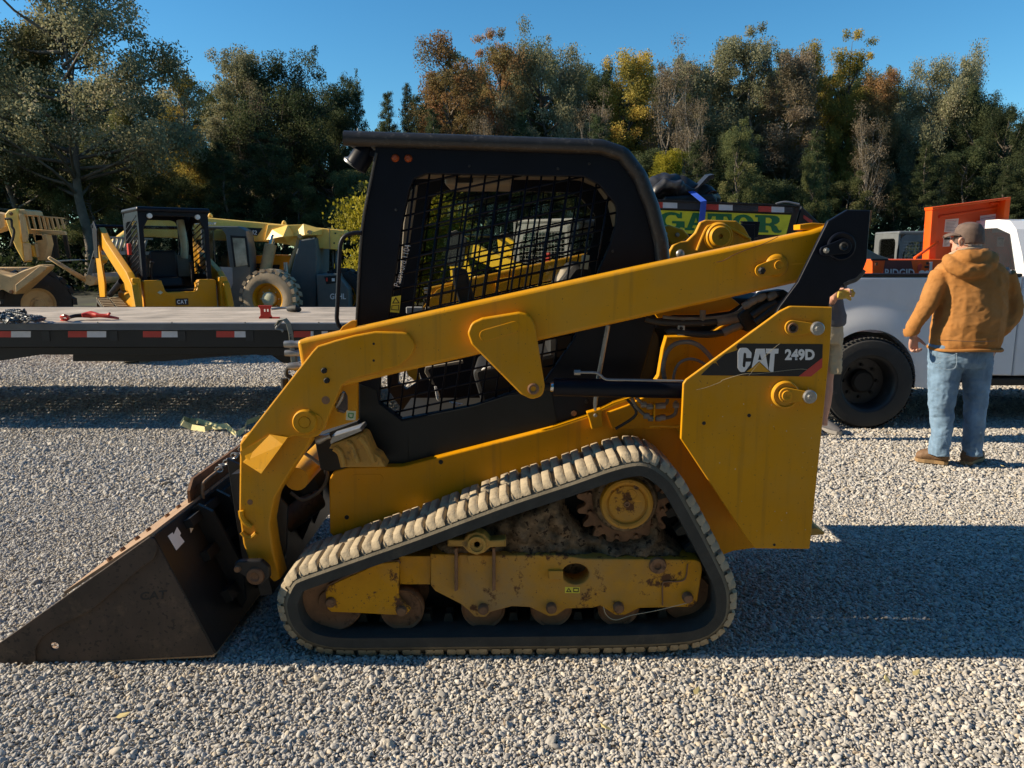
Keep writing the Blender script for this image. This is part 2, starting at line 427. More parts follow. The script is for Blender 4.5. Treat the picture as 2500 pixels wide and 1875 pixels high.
# crack line, pin near the rear
MB().tube([W(*q1(17,u,v), 2.979) for u, v in ((735,885),(800,870),(900,815),(1040,760),(1160,720),(1290,655))], .0016, 4).build('long_scratch', M_rust, arm)
disc('rear_pin_boss', q1(17,1275,915), 2.98, [(0,-.014),(20,-.014),(24,-.012),(28,-.004),(29,.003)], M_yel, arm)
sp = pl('pin_keeper', strap_outline(q1(17,1142,962), 16, q1(17,1290,920), 20), 2.961, .008, M_yel, arm, .002)
disc('keeper_bolt', q1(17,1142,962), 2.961, [(0,-.012),(6,-.012),(9,-.006),(10,.002)], M_drk, sp, 6)
disc('keeper_ring', q1(17,1298,912), 2.961, [(8,-.001),(9,-.004),(11,-.004),(12,.002)], M_yel, sp, 24)
pl('top_bracket', q(17, [(1485,545),(1600,530),(1735,540),(1730,600),(1600,600),(1485,590)]), 3., .07, M_yelT, arm)
MB().box(W(1875,618,3.), W(1915,606,3.04)).build('welded_tab', M_yelT, arm)
# hoses entering front end of the arm
for u, v, rr in ((450,250,12),(455,310,11),(480,400,13)):
    c = W(*q1(4,u,v), 3.01); MB().lathe(c, [(0,-.03),(rr*.0011,-.03),(rr*.0013,0),(rr*.0011,.01),(rr*.0013,.03),(0,.03)], 'X', 14).build('hose_fitting', M_stl, arm)
MB().tube([W(*q1(4,u,v), 3.02) for u, v in ((440,400),(415,420),(415,460),(440,470),(450,500))], .008).build('grease_hose', M_hoseb, arm)
MB().lathe(W(*q1(4,400,515), 3.), [(0,-.02),(.014,-.02),(.016,.02),(0,.02)], 'Z', 12).build('hose_clamp', M_drk, arm)
pl('hinge_lug', q(4, [(730,220),(790,130,20),(850,90,30),(880,90),(880,150),(800,200)]), 3.02, .03, M_yelT, arm)
# far arm : same casting on the other side
fa = shifted(arm, (0, DY, 0), L)
# ---- inner front bracket with slot
slot = q(4, [(770,590,20),(800,555,15),(825,600,20),(826,690,20),(800,716,15),(752,702,15),(733,662,10)])
br = pl('front_bracket', q(4, [(760,520),(892,495),(890,765),(660,835),(620,840),(650,700)]), 3.02, .03, M_yel, L, .003, [slot])
pl('emblem_label', q(4, [(818,698),(882,702),(878,764),(814,762)]), 3.0185, .002, M_lbl, br, 0)
pl('label_print', q(4, [(830,714),(868,716),(864,748),(846,752),(828,740)]), 3.0168, .0015, M_grn, br, 0, [q(4, [(836,720),(862,722),(858,742),(846,744),(836,736)])])
MB().tube([W(*q1(4,u,v), 3.04) for u, v in ((795,575),(785,610),(745,680))], [.008,.010,.006], 10).build('slot_fitting', M_stl, L)
# ribbed stop casting
cst = pl('stop_casting', q(4, [(700,955),(715,925),(925,850,10),(950,870),(1000,985,30),(1040,1010,30),(1082,1080),(800,1082),(775,990,30),(735,960)]), 3.06, .10, M_tan, L, .006)
for a_ in (((735,950),(775,985),(800,1075)), ((815,915),(850,935),(870,990),(895,1050)), ((905,880),(950,935),(975,990),(1000,1050))):
    MB().tube([W(*q1(4,u,v), 3.055) for u, v in a_], .014).build('casting_rib', M_tan, cst)
pl('rubber_pad', q(4, [(705,905),(720,870),(912,812,8),(922,835),(710,925)]), 3.05, .12, M_stl, cst, .004)
MB().lathe(W(*q1(4,635,892), 3.07), [(0,-.012),(.018,-.012),(.02,.0),(.012,.03),(.012,.05)], Vector((1,0,.35)), 14).build('grease_nipple', M_stl, L)
pl('front_cover', q(4, [(600,880),(890,770),(940,850),(980,1000),(800,1090),(700,1110),(640,1090)]), 3.14, .1, M_drk, L)
# ---- chassis side
pl('chassis_side', [(805,1300),(803,1172,14),(815,1150,14),(850,1141,10),(982,1139),(1350,1045),(1432,1018),(1500,985),(1560,966),(1668,970),(1750,1180),(1845,1338),(1790,1346),(1600,1420),(1300,1480),(950,1480)], 3.145, .9, M_yel, L, .006)
pl('stamped_recess', strap_outline(q1(4,880,1158), 11, q1(4,1035,1158), 11), 3.1435, .003, M_yel, L, .001)
for c in (q1(4,1455,1045), q1(4,820,1418)): disc('chassis_hole', c, 3.144, [(0,-.001),(5.5,-.001),(5.5,.001)], M_drk, L, 14)
# ---- cab
openp = [(1010,437,14),(1040,424,20),(1427,431,30),(1463,451,30),(1506,503,30),(1504,544,20),(1488,601,20),(1455,674),(1400,830),(1330,930),(1158,990),(980,1023),(924,981),(930,900),(945,800),(951,768),(965,666),(982,544),(999,463,12)]
outp = [(918,345),(912,400),(881,560),(869,800),(869,930),(872,1030),(951,1139),(1300,1046),(1524,996),(1560,940),(1600,800),(1622,660),(1618,610),(1585,495),(1557,424),(1512,376),(1467,353,10)]
cab = MB().plate(outp, 3.20, .045, .004, [openp]).build('cab_frame', M_blk, L)
farop = [(1010,437,14),(1040,424,20),(1427,431,30),(1463,451,30),(1506,503,30),(1504,544,20),(1488,601,20),(1455,674),(1420,760),(1200,820),(951,850),(951,768),(965,666),(982,544),(999,463,12)]
fc = MB().plate(outp, 3.20, .045, .004, [farop, [(905,975),(960,955),(975,1000),(930,1030),(905,1010)]]).build('cab_frame', M_blk, L); fc.location.y = .80
fp = MB().plate(farop, 3.24, .006, 0).build('tinted_far_window', M_tint, fc); fp.parent = fc; fp.matrix_parent_inverse = Matrix()
pl('lower_side_panel', q(4, [(905,770),(1110,1078),(2212,800),(2240,780),(2200,560),(1900,600),(1680,668),(1190,768),(1035,650),(1020,560),(905,520)]), 3.194, .008, M_blkm, L, .002)
MB().tube([W(*q1(4,1236,880), 3.192), W(*q1(4,1234,1035), 3.192)], .0012, 4).build('panel_seam', M_drk, L)
# window mesh, clipped to the opening
def window_mesh(openpx, Y, dirs, r, parent, mt, y2=None):
    poly = [Vector((w.x, w.z)) for w in (W(p[0], p[1], Y) for p in fillet(openpx))]
    mb = MB(); cen = sum(poly, Vector((0,0)))/len(poly)
    for (d, sp, off) in dirs:
        d = Vector(d).normalized(); nn = Vector((-d.y, d.x))
        ks = [(p-cen).dot(nn) for p in poly]
        k = math.floor(min(ks)/sp)*sp+off
        while k < max(ks):
            hits = []
            for i in range(len(poly)):
                a, b = poly[i-1], poly[i]; da, db = (a-cen).dot(nn)-k, (b-cen).dot(nn)-k
                if da*db < 0: t = da/(da-db); hits.append((a+(b-a)*t))
            hits.sort(key=lambda h: h.dot(d))
            for a, b in zip(hits[::2], hits[1::2]):
                mb.tube([(a.x, Y+off*.1, a.y), (b.x, Y+off*.1, b.y)], r, 5, 1)
            k += sp
    return mb.build('window_mesh', mt, parent)
wm = window_mesh(openp, 3.225, (((-.146,-1), .0565, .01), ((1,.215), .0565, .02)), .0047, cab, M_blk)
wm2 = window_mesh(farop, 3.225, (((-.146,-1), .0565, .03), ((1,.215), .0565, .0)), .0045, None, M_blk)
wm2.location.y = .80; setp(wm2, L)
# roof shell and its rounded side edges
prof = [W(x, y, 3.2) for x, y in fillet([(850,340),(1467,360,60),(1520,378,30),(1560,430,60),(1590,505,60),(1612,590,40),(1620,680,40),(1600,800)], 6)]
rf = MB()
for a, b in zip(prof, prof[1:]):
    n_ = Vector(((b-a).z, 0, -(b-a).x)).normalized()*-.012
    rf.hexa([a+Vector((0,-.01,0)), b+Vector((0,-.01,0)), b+Vector((0,.85,0)), a+Vector((0,.85,0)), a+n_+Vector((0,-.01,0)), b+n_+Vector((0,-.01,0)), b+n_+Vector((0,.85,0)), a+n_+Vector((0,.85,0))])
roof = rf.build('cab_roof', M_blk, L)
M_roof = mat('scuffed_roof_edge', (.02,.021,.023), .42, var=.2, vs=5, dirt=((.11,.11,.11), .55, 40, .25), bump=.1, bs=40)
def edge(yy, nm):
    mb = MB(); mb.tube([Vector((p.x, yy, p.z)) for p in [W(842,339,3.2)]+prof[1:-1]], .030, 16, 1)
    return mb.build(nm, M_roof, roof)
edge(3.185, 'roof_edge_tube'); edge(4.055, 'roof_edge_tube')
MB().box(W(842,330,3.2), W(905,352,3.2)+Vector((0,.85,0)), .01).build('roof_visor', M_blk, roof)
MB().tube([W(1473,372,3.185), W(1530,400,3.175), W(1575,480,3.175), W(1600,600,3.175)], .004, 5).build('roof_seam', M_roof, roof)
# interior
inn = [W(x, y, 3.26) for x, y in fillet([(930,395),(1450,400,60),(1500,420,30),(1535,470,60),(1555,560,40),(1540,680),(1480,900)], 6)]
rf = MB()
for a, b in zip(inn, inn[1:]):
    rf.hexa([a, b, b+Vector((0,.72,0)), a+Vector((0,.72,0)), a+Vector((0,0,.01)), b+Vector((.01,0,.01)), b+Vector((.01,.72,.01)), a+Vector((0,.72,.01))])
rf.build('headliner', M_int, L)
MB().box(W(1085,432,3.4), W(1250,452,3.4)+Vector((0,.35,0)), .012).build('overhead_console', M_int, L)
MB().box(W(1112,434,3.395), W(1155,446,3.395)+Vector((0,.01,0)), .002).build('switch_panel', M_drk, L)
pl('front_trim', [(985,545),(998,470),(1018,450),(1012,500),(990,640),(975,690)], 3.28, .04, M_int, L, .004)
MB().box(W(960,1035,3.3), W(1420,1060,3.3)+Vector((0,.62,0))).build('cab_floor', M_drk, L)
pl('seat_base', [(1150,900,20),(1420,850),(1440,960),(1180,1000)], 3.42, .45, M_seat, L, .02)
pl('seat_back', [(1340,720,20),(1400,640,30),(1440,640,30),(1460,760),(1430,900),(1340,920)], 3.42, .45, M_seat, L, .03)
pl('arm_rest', q(1, [(752,880,20),(770,866,20),(830,880,20),(850,960),(885,1080),(895,1140),(800,1130),(770,1020)]), 3.3, .07, M_seat, L, .012)
MB().tube([W(*q1(1,u,v), 3.295) for u, v in ((752,880),(758,950),(775,1020),(800,1095))], .0035, 6).build('arm_rest_piping', M_int, L)
MB().lathe(W(*q1(1,1435,940), 3.5), [(0,.05),(.03,.045),(.045,.01),(.05,-.06),(0,-.06)], 'Z', 18).build('joystick_knob', M_int, L)
MB().lathe(W(*q1(1,600,1120), 3.3), [(0,.012),(.01,.01),(.013,-.02),(0,-.02)], 'Z', 12).build('joystick_knob', M_int, L)
MB().box(W(*q1(1,470,1145), 3.4), W(*q1(1,570,1105), 3.4)+Vector((0,.03,0)), .004).build('display_screen', M_ggry, L)
pl('door_pillar_trim', q(4, [(1350,405),(1600,360),(1605,380),(1385,412,20),(1365,430),(1400,500),(1410,525),(1395,520),(1345,440)]), 3.36, .02, M_int, L, .002)
pl('seat_edge_trim', q(4, [(1410,535),(1425,540),(1445,600),(1440,635),(1425,620)]), 3.36, .02, M_wht, L, .002)
pl('rear_trim', q(4, [(1510,640),(1600,655),(1545,672)]), 3.36, .02, M_wht, L, .001)
MB().tube([W(*q1(4,u,v), 3.34) for u, v in ((1730,425),(1760,408),(1790,398))], [.002,.008,.009]).build('grab_lever', M_wht, L)
# work light, lamps, hand rail, labels
wl = MB().lathe(W(*q1(1,205,205), 3.26), [(0,-.055),(.030,-.05),(.045,-.01),(.047,.045),(.040,.05),(0,.05)], Vector((-.55,.1,-.75)), 24).build('work_light', M_blk, L)
MB().lathe(W(*q1(1,160,240), 3.262), [(0,.012),(.043,.012),(.044,.004),(.03,-.01),(0,-.01)], Vector((-.55,.1,-.75)), 24).build('lamp_rim', M_stl, wl)
MB().box(W(*q1(1,250,165), 3.23), W(*q1(1,285,200), 3.23)+Vector((0,.05,0))).build('lamp_bracket', M_blk, wl)
for u, v in ((405,211),(484,213)): disc('amber_marker', q1(1,u,v), 3.20, [(0,-.012),(6,-.010),(9,-.004),(10,.002)], M_amb, L, 20)
for u, v in ((850,258),(1382,275),(410,522),(1710,770),(1570,245)): disc('cab_bolt', q1(1,u,v), 3.20, [(0,-.004),(3,-.003),(3.4,.001)], M_roof, L, 10)
MB().tube([W(*q1(1,u,v), 3.16) for u, v in ((205,660),(150,662),(105,680),(80,720),(72,800),(58,1100),(56,1180),(75,1225),(110,1235))], .009, 10, 5).build('grab_rail', M_blk, L)
MB().tube([W(*q1(1,u,v), 3.19) for u, v in ((292,180),(262,330),(205,640),(178,1100),(172,1225))], .006, 6).build('door_edge', M_roof, L)
MB().lathe(W(*q1(1,182,50), 3.4), [(0,-.02),(.004,-.02),(.004,.012),(0,.014)], 'Z', 8).build('roof_screw', M_stl, L)
wlb = pl('warning_label', q(1, [(385,1045),(440,1035),(430,1140),(375,1135)]), 3.198, .002, M_yl2, L, 0)
pl('warning_triangle', q(1, [(408,1045),(432,1082),(386,1084)]), 3.1965, .001, M_mark, wlb, 0, [q(1, [(408,1055),(424,1078),(394,1079)])])
pl('warning_print', q(1, [(384,1095),(428,1092),(426,1125),(380,1122)]), 3.1965, .001, M_mark, wlb, 0, [q(1, [(388,1099),(424,1096),(422,1121),(384,1118)])])
text_fit('Password 1104', None, 3.197, M_wht, L, 'chalk_writing', bold=-.012, corners=[W(*q1(1,432,985),3.197), W(*q1(1,498,735),3.197), W(*q1(1,395,975),3.197), W(*q1(1,462,730),3.197)])
pl('cab_decal', q(1, [(1525,790),(1572,795),(1562,880),(1515,876)]), 3.29, .003, M_lbl, L, 0)
# ---- engine bay between cab and rear plate
pl('engine_housing', [(1530,770),(1720,722),(1960,735),(1965,1100),(1700,1100),(1500,1040)], 3.26, .7, M_drk, L, .01)
vents = [q(8, strap_outline(a, 14, b, 14, 5)) for a, b in (((590,300),(670,275)),((560,375),(650,345)),((530,440),(630,410)),((510,510),(590,485)),((640,465),(740,440)),((625,545),(725,515)),((510,580),(575,555)))]
pl('slotted_guard', q(8, [(500,280),(760,210),(850,330),(870,480),(840,610),(700,700),(470,720),(440,600)]), 3.21, .01, M_blkm, L, .002, vents)
pl('inner_frame', q(8, [(905,335),(1180,330),(1400,180),(1500,200),(1620,160),(1100,700),(1000,1000),(980,960),(540,960),(500,850),(640,800),(760,740),(850,600),(880,420)]), 3.13, .05, M_yel, L, .004)
pl('inner_cover', q(8, [(930,0),(1330,60),(1400,120),(1330,165),(1150,190),(950,190),(850,215),(780,120)]), 3.15, .03, M_yel, L)
for nm, P, r, mt in (('hydraulic_hose', ((880,205),(1000,215),(1150,215),(1300,200),(1390,172),(1440,140)), .0075, M_hose),
                     ('hydraulic_hose', ((760,215),(850,235),(1000,245),(1130,243),(1240,235)), .014, M_hoseb),
                     ('hose_sleeve', ((1245,240),(1300,225),(1380,215),(1420,200)), .0185, M_hose),
                     ('hydraulic_hose', ((905,312),(940,298),(1100,318),(1200,322),(1290,308)), .014, M_hoseb),
                     ('hose_sleeve', ((1285,312),(1340,285),(1430,250),(1480,235)), .0165, M_hose),
                     ('looped_hose', ((892,625),(882,540),(905,450),(955,392),(1040,372),(1120,395),(1190,460),(1230,520)), .0095, M_hose),
                     ('looped_hose', ((952,625),(965,560),(1000,510),(1060,488),(1120,500),(1180,535),(1215,570)), .006, M_hose),
                     ('hydraulic_hose', ((560,960),(700,860),(640,760)), .006, M_hoseb)):
    MB().tube([W(*q1(8,u,v), 3.06) for u, v in P], r, 12, 5).build(nm, mt, L)
MB().box(W(*q1(8,978,330), 3.05), W(*q1(8,1032,228), 3.05)+Vector((0,.02,0)), .002).build('hose_bracket', M_stl, L)
disc('bracket_bolt', q1(8,1003,280), 3.05, [(0,-.01),(4,-.01),(4.2,.001)], M_drk, L, 6)
MB().lathe(W(*q1(8,1148,210), 3.06), [(0,-.03),(.012,-.03),(.012,.03),(0,.03)], 'Z', 8).build('hose_tie', M_hose, L)
# valve block & dark hose bundle under the arm end
pl('hose_guard', q(8, [(1385,200,20),(1560,40),(1700,20),(1760,60),(1560,250),(1460,305),(1440,300)]), 3.03, .08, M_blkm, L, .006)
for P, r in ((((1430,130),(1500,90),(1540,70),(1600,50),(1660,55)), .011), (((1480,200),(1560,140),(1640,100)), .016), (((1500,240),(1600,160),(1700,90)), .016)):
    MB().tube([W(*q1(8,u,v), 3.02) for u, v in P], r, 10).build('hose_bundle', M_hoseb, L)
for u, v in ((1450,120),(1490,95),(1545,72),(1615,62)): MB().lathe(W(*q1(8,u,v), 3.01), [(0,-.018),(.014,-.018),(.016,0),(.012,.018),(0,.018)], Vector((1,0,.5)), 10).build('pipe_elbow', M_hose, L)
# lift cylinder
Yc = 3.0
c0, c1 = W(*q1(8,140,676), Yc), W(*q1(8,1060,694), Yc); ax = (c1-c0)
cyl = MB().lathe(c0, [(0,0),(.034,.0),(.036,.006),(.036,ax.length),(0,ax.length)], ax, 28).build('lift_cylinder', M_blk, L)
MB().lathe(c0, [(.0,-.012),(.018,-.012),(.020,-.008),(.020,.002)], ax, 24).build('chrome_collar', M_chr, cyl)
MB().lathe(c0, [(0,-.12),(.016,-.12),(.016,-.01),(0,-.01)], ax, 20).build('piston_rod', M_drk, cyl)
MB().tube([W(*q1(8,u,v), 2.955) for u, v in ((300,578),(420,580),(455,595),(485,620),(530,628),(700,630),(1020,638))], .0052, 10, 5).build('steel_line', M_stl, cyl)
MB().lathe(W(*q1(8,302,578), 2.955), [(0,-.012),(.011,-.012),(.011,.012),(0,.012)], 'X', 6).build('line_nut', M_stl, cyl)
# prop rod with clamp
MB().tube([W(*q1(8,510,262), 3.09), W(*q1(8,447,600), 3.09), W(*q1(8,430,745), 3.09)], .0095, 10, 1).build('prop_rod', M_stl, L)
MB().tube([W(*q1(8,429,740), 3.09), W(*q1(8,424,790), 3.09), W(*q1(8,424,835), 3.09)], [.009,.009,.005], 10, 1).build('rod_end', M_stl, L)
pl('rod_clamp', q(8, [(365,850,8),(465,823,8),(480,945),(400,965,8),(382,895)]), 3.10, .04, M_yel, L, .004)
disc('clamp_bolt', q1(8,425,868), 3.10, [(0,-.008),(3.5,-.008),(4.5,-.003),(5,.001)], M_stl, L, 12)
for P in (((670,752),(700,810),(755,862),(800,885),(880,888),(950,870),(972,830),(968,770)), ((700,748),(740,785),(790,808),(870,803),(905,785),(912,758))):
    MB().tube([W(*q1(8,u,v), 3.05) for u, v in P], .0072, 10).build('hydraulic_pipe', M_hose, L)
for u, v in ((770,872),(800,888),(850,888),(878,882),(750,795),(790,808),(850,805),(878,802),(968,800)): MB().lathe(W(*q1(8,u,v), 3.05), [(0,-.011),(.012,-.011),(.013,0),(.012,.011),(0,.011)], 'X', 8).build('pipe_nut', M_stl, L)
MB().box(W(*q1(8,818,910), 3.03), W(*q1(8,832,795), 3.03)+Vector((0,.05,0)), .002).build('pipe_bracket', M_yel, L)
MB().tube([W(*q1(8,u,v), 3.0) for u, v in ((790,945),(860,940),(960,945),(1002,938))], .0035, 6).build('grease_line', M_yelT, L)
disc('cover_bolt', q1(8,280,855), 3.19, [(0,-.006),(6,-.005),(7,.001)], M_rust, L, 10)
disc('cover_bolt', q1(8,365,775), 3.19, [(0,-.006),(4,-.005),(5,.001)], M_drk, L, 10)
# ---- rear side plate with decal
rp = pl('rear_side_plate', q(8, [(1000,1028,8),(1018,655,10),(1036,628,12),(1670,165,60),(1740,130,60),(2025,137,6),(2010,420),(1872,1772,12),(1500,1768,12),(1440,1690)]), 2.875, .018, M_yel, L, .004, seg=3)
decal = q(8, [(1392,383),(1960,388),(1957,480),(1795,605),(1137,598),(1144,588),(1218,518),(1240,516),(1262,542),(1240,505),(1300,455),(1372,432),(1385,425),(1376,405)])
pl('model_decal', decal, 2.8735, .0015, M_mark, rp, 0)
pl('red_stripe', q(8, [(1797,606),(1957,480),(1955,545),(1880,606)]), 2.8733, .0015, M_red, rp, 0)
YD = 2.872
lt = MB()
lt.plate(q(9, [(480,1000,50),(500,945,40),(590,945,40),(640,1000,30),(636,1062),(578,1060),(578,1010,18),(560,998,18),(548,1010,18),(535,1150,15),(545,1172,12),(565,1165,12),(574,1105),(632,1105),(622,1140),(560,1222,20),(510,1225,30),(478,1180,40)]), YD, .0012, 0)
lt.plate(q(9, [(690,955),(792,955),(820,1120),(835,1200),(728,1098),(640,1180),(650,1130)]), YD, .0012, 0, [q(9, [(735,1010),(715,1085),(728,1085),(757,1085)])])
lt.plate(q(9, [(808,955),(954,955),(948,1010),(908,1012),(892,1222),(860,1222),(838,1200),(858,1010),(806,1008)]), YD, .0012, 0)
lt.build('brand_letters', M_wht, rp)
pl('logo_triangle', q(9, [(728,1110),(852,1222),(578,1222)]), YD, .0012, M_yelT, rp, 0)
text_fit('249D', (1700+.211*1025, 650+.211*958, 1700+.211*1370, 650+.211*1090), YD, M_wht, rp, 'model_number', bold=.045)
M_scr = mat('scratch_line', (.45,.40,.28), .6)
for P in (((605,1270),(700,1150),(850,990),(965,895)), ((0,1430),(120,1400),(280,1340),(310,1315),(540,1248),(700,1245),(1000,1210),(1200,1190),(1280,1195))):
    MB().tube([W(*q1(9,u,v), 2.8718) for u, v in P], .0007, 4).build('scratch', M_scr, rp)
random.seed(3)
for k in range(26):
    u, v = random.uniform(1040,1980), random.uniform(640,1650)
    if u < 1000+(v-1028)*.66+30 or u > 2010-(v-420)*.1-30: continue
    disc('paint_chip', q1(8,u,v), 2.8745, [(0,-.0008),(random.uniform(.5,1.3),-.0006),(random.uniform(.8,1.5),.0005)], M_scr, rp, 6)
for u, v in ((1157,921),(1462,869)): disc('drilled_hole', q1(8,u,v), 2.875, [(0,-.0012),(4.6,-.0012),(4.6,.001)], M_drk, rp, 14)
for u, v in ((250,640),): disc('drilled_hole', (1800+.3617*250, 1100+.3617*636), 2.875, [(0,-.0012),(3.4,-.0012),(3.4,.001)], M_drk, rp, 12)
for (a, b, rb, big) in (((1758,278),(1922,282),17,False), ((1718,735),(1870,742),16,True)):
    A, B = q1(8,*a), q1(8,*b)
    if big: disc('bearing_cap', q1(8,1700,725), 2.875, [(0,-.012),(27,-.012),(30,-.02),(33,-.016),(34,.001)], M_yelT, rp, 48)
    kp = pl('pin_keeper', strap_outline(A, 19, B, 11), 2.86 if not big else 2.848, .010, M_yel, rp, .002)
    yy = 2.86 if not big else 2.848
    disc('pin_hole', A, yy, [(0,-.001 if not big else -.003),(8 if not big else 3,-.001),(9,-.006),(12,-.006),(13,.001)], M_rust if not big else M_yel, kp, 24)
    if not big: disc('pin_bore', A, yy, [(0,-.004),(6.5,-.004),(7,.0)], M_drk, kp, 16)
    wz = disc('keeper_washer', B, yy, [(0,-.010),(6,-.010),(14,-.010),(16.5,-.007),(17,.003)], M_stl, kp, 32)
    disc('keeper_bolt', B, yy-.010, [(0,-.011),(5,-.010),(6,-.006),(6.2,.001)], M_stl, wz, 6)
# lower edge worn, tow eye
pl('tow_eye', [(1860,1310),(1995,1288,10),(2015,1300,8),(2012,1306),(1860,1318)], 3.3, .18, M_tan, L, .006)
pl('rear_bumper', [(1900,800),(1985,800),(1955,1330),(1850,1330)], 2.9, 1.42, M_yel, L, .01)
shifted(rp, (0, 1.47-.018, 0), L)
# ---- rear tower (black links)
tw = q(17, [(1740,515,15),(1915,412,20),(2122,418,6),(2090,870,40),(2050,975,60),(1965,1065,40),(1870,1090,20),(1840,1140,30),(1760,1200),(1745,1320),(1600,1500),(1200,1480),(1300,1290),(1470,1062)])
tow = pl('rear_link_plate', tw, 2.895, .022, M_blk, L, .004, seg=3)
pl('rear_link_plate', tw, 3.10, .022, M_blk, L, .004)
MB().box(W(*q1(17,2085,440),2.915), W(*q1(17,2104,700),2.915)+Vector((0,.19,0)), .004).build('link_crossplate', M_blk, tow)
MB().tube([W(*q1(17,u,v), 2.905) for u, v in ((1870,1085),(1920,1060),(1985,1035),(2030,990),(2055,955))], .012, 10).build('bent_lip', M_roof, tow)
disc('link_bearing', q1(17,1855,742), 2.895, [(0,-.006),(24,-.006),(31,-.012),(34,-.010),(35,.001)], M_blk, tow, 40)
kp = pl('link_keeper', strap_outline(q1(17,1712,785), 12, q1(17,1885,742), 19), 2.872, .012, M_blk, tow, .003)
disc('keeper_pin', q1(17,1880,742), 2.872, [(0,-.001),(5,-.001),(6,-.006),(9,-.008),(11,.001)], M_roof, kp, 24)
disc('keeper_bolt', q1(17,1722,780), 2.872, [(0,-.012),(4,-.011),(5,-.006),(7,-.004),(7.5,.001)], M_stl, kp, 8)
pl('scraped_edge', q(17, [(2112,420),(2140,422),(2130,500),(2105,640),(2100,640)]), 2.91, .12, M_rust, tow, .002)
for yy in (2.895+DY+.1, 3.05+DY): pl('rear_link_plate', tw, 2.895, .022, M_blk, None, .004).location.y = yy-2.895
for o in [x for x in COL.objects if x.name.startswith('rear_link_plate') and not x.parent]: setp(o, L)
# far side bearing seen above the arm
Yf = 4.16
fb = pl('far_rear_bracket', q(17, [(300,860),(312,790,30),(345,730,40),(400,700,20),(470,692,20),(545,620,30),(590,525,20),(640,503,20),(915,512,30),(985,570,30),(1052,690),(1052,860)]), Yf, .04, M_yelT, L, .006)
disc('far_bearing_cap', q1(17,752,655), Yf, [(0,-.03),(5.5,-.03),(6,-.045),(22,-.05),(26,-.03),(30,-.03),(33,-.02),(35,.001)], M_yelT, fb, 48)
MB().tube([W(*q1(17,u,v), Yf-.01) for u, v in ((560,780),(590,700),(640,590),(680,560),(800,560),(880,590),(1040,680))], .008).build('bracket_weld_rib', M_yelT, fb)
disc('far_bracket_bolt', q1(17,410,810), Yf, [(0,-.012),(7,-.01),(10,-.004),(11,.001)], M_stl, fb, 20)
pl('far_link_tab', q(17, [(960,515),(1130,520),(1108,662),(1040,680),(1000,600)]), Yf+.1, .03, M_blk, L)
pl('hood_latch_bracket', q(17, [(230,575),(310,548,10),(440,590,30),(500,655,20),(440,690),(330,735),(260,650),(225,620)]), 3.7, .12, M_yel, L, .01)
for u, v in ((275,632),(382,640)): disc('latch_bolt', q1(17,u,v), 3.7, [(0,-.01),(4,-.01),(6,.001)], M_stl, L, 8)

# ---- tracks
def resample(P, closed, n):
    P = [Vector(p) for p in P]; Q = []
    N = len(P)
    for i in range(N):
        for k in range(8):
            t = k/8; a, b, c, d = P[i-1], P[i], P[(i+1) % N], P[(i+2) % N]
            Q.append(.5*((2*b)+(c-a)*t+(2*a-5*b+4*c-d)*t*t+(3*b-a-3*c+d)*t**3))
    Q.append(Q[0]); ds = [0]
    for a, b in zip(Q, Q[1:]): ds.append(ds[-1]+(b-a).length)
    out = []; j = 0
    for k in range(n):
        s_ = ds[-1]*k/n
        while ds[j+1] < s_: j += 1
        t = (s_-ds[j])/(ds[j+1]-ds[j]); out.append(Q[j].lerp(Q[j+1], t))
    return out, ds[-1]
tpx = [(720,1392),(775,1372),(880,1335),(1000,1293),(1125,1246),(1250,1200),(1380,1157),(1480,1122),(1540,1107),(1580,1107),(1620,1124),(1665,1163),(1700,1220),(1735,1285),(1770,1354),(1796,1410),(1806,1457),(1800,1514),(1772,1556),(1732,1582),(1675,1596),(1560,1603),(1400,1606),(1200,1608),(1000,1610),(860,1611),(790,1606),(735,1588),(697,1556),(676,1516),(669,1470),(682,1430),(698,1405)]
YT = 2.81
tp = [Vector((w.x, w.z)) for w in (W(x, y, YT) for x, y in tpx)]
NL = 50; SUBS = 12
pth, plen = resample(tp, True, NL*SUBS)
if area2(pth) < 0: pth.reverse()
NP = len(pth)
nrm = []
for i in range(NP):
    t = (pth[(i+2) % NP]-pth[i-2]).normalized(); nrm.append(Vector((t.y, -t.x)))
LH = .021
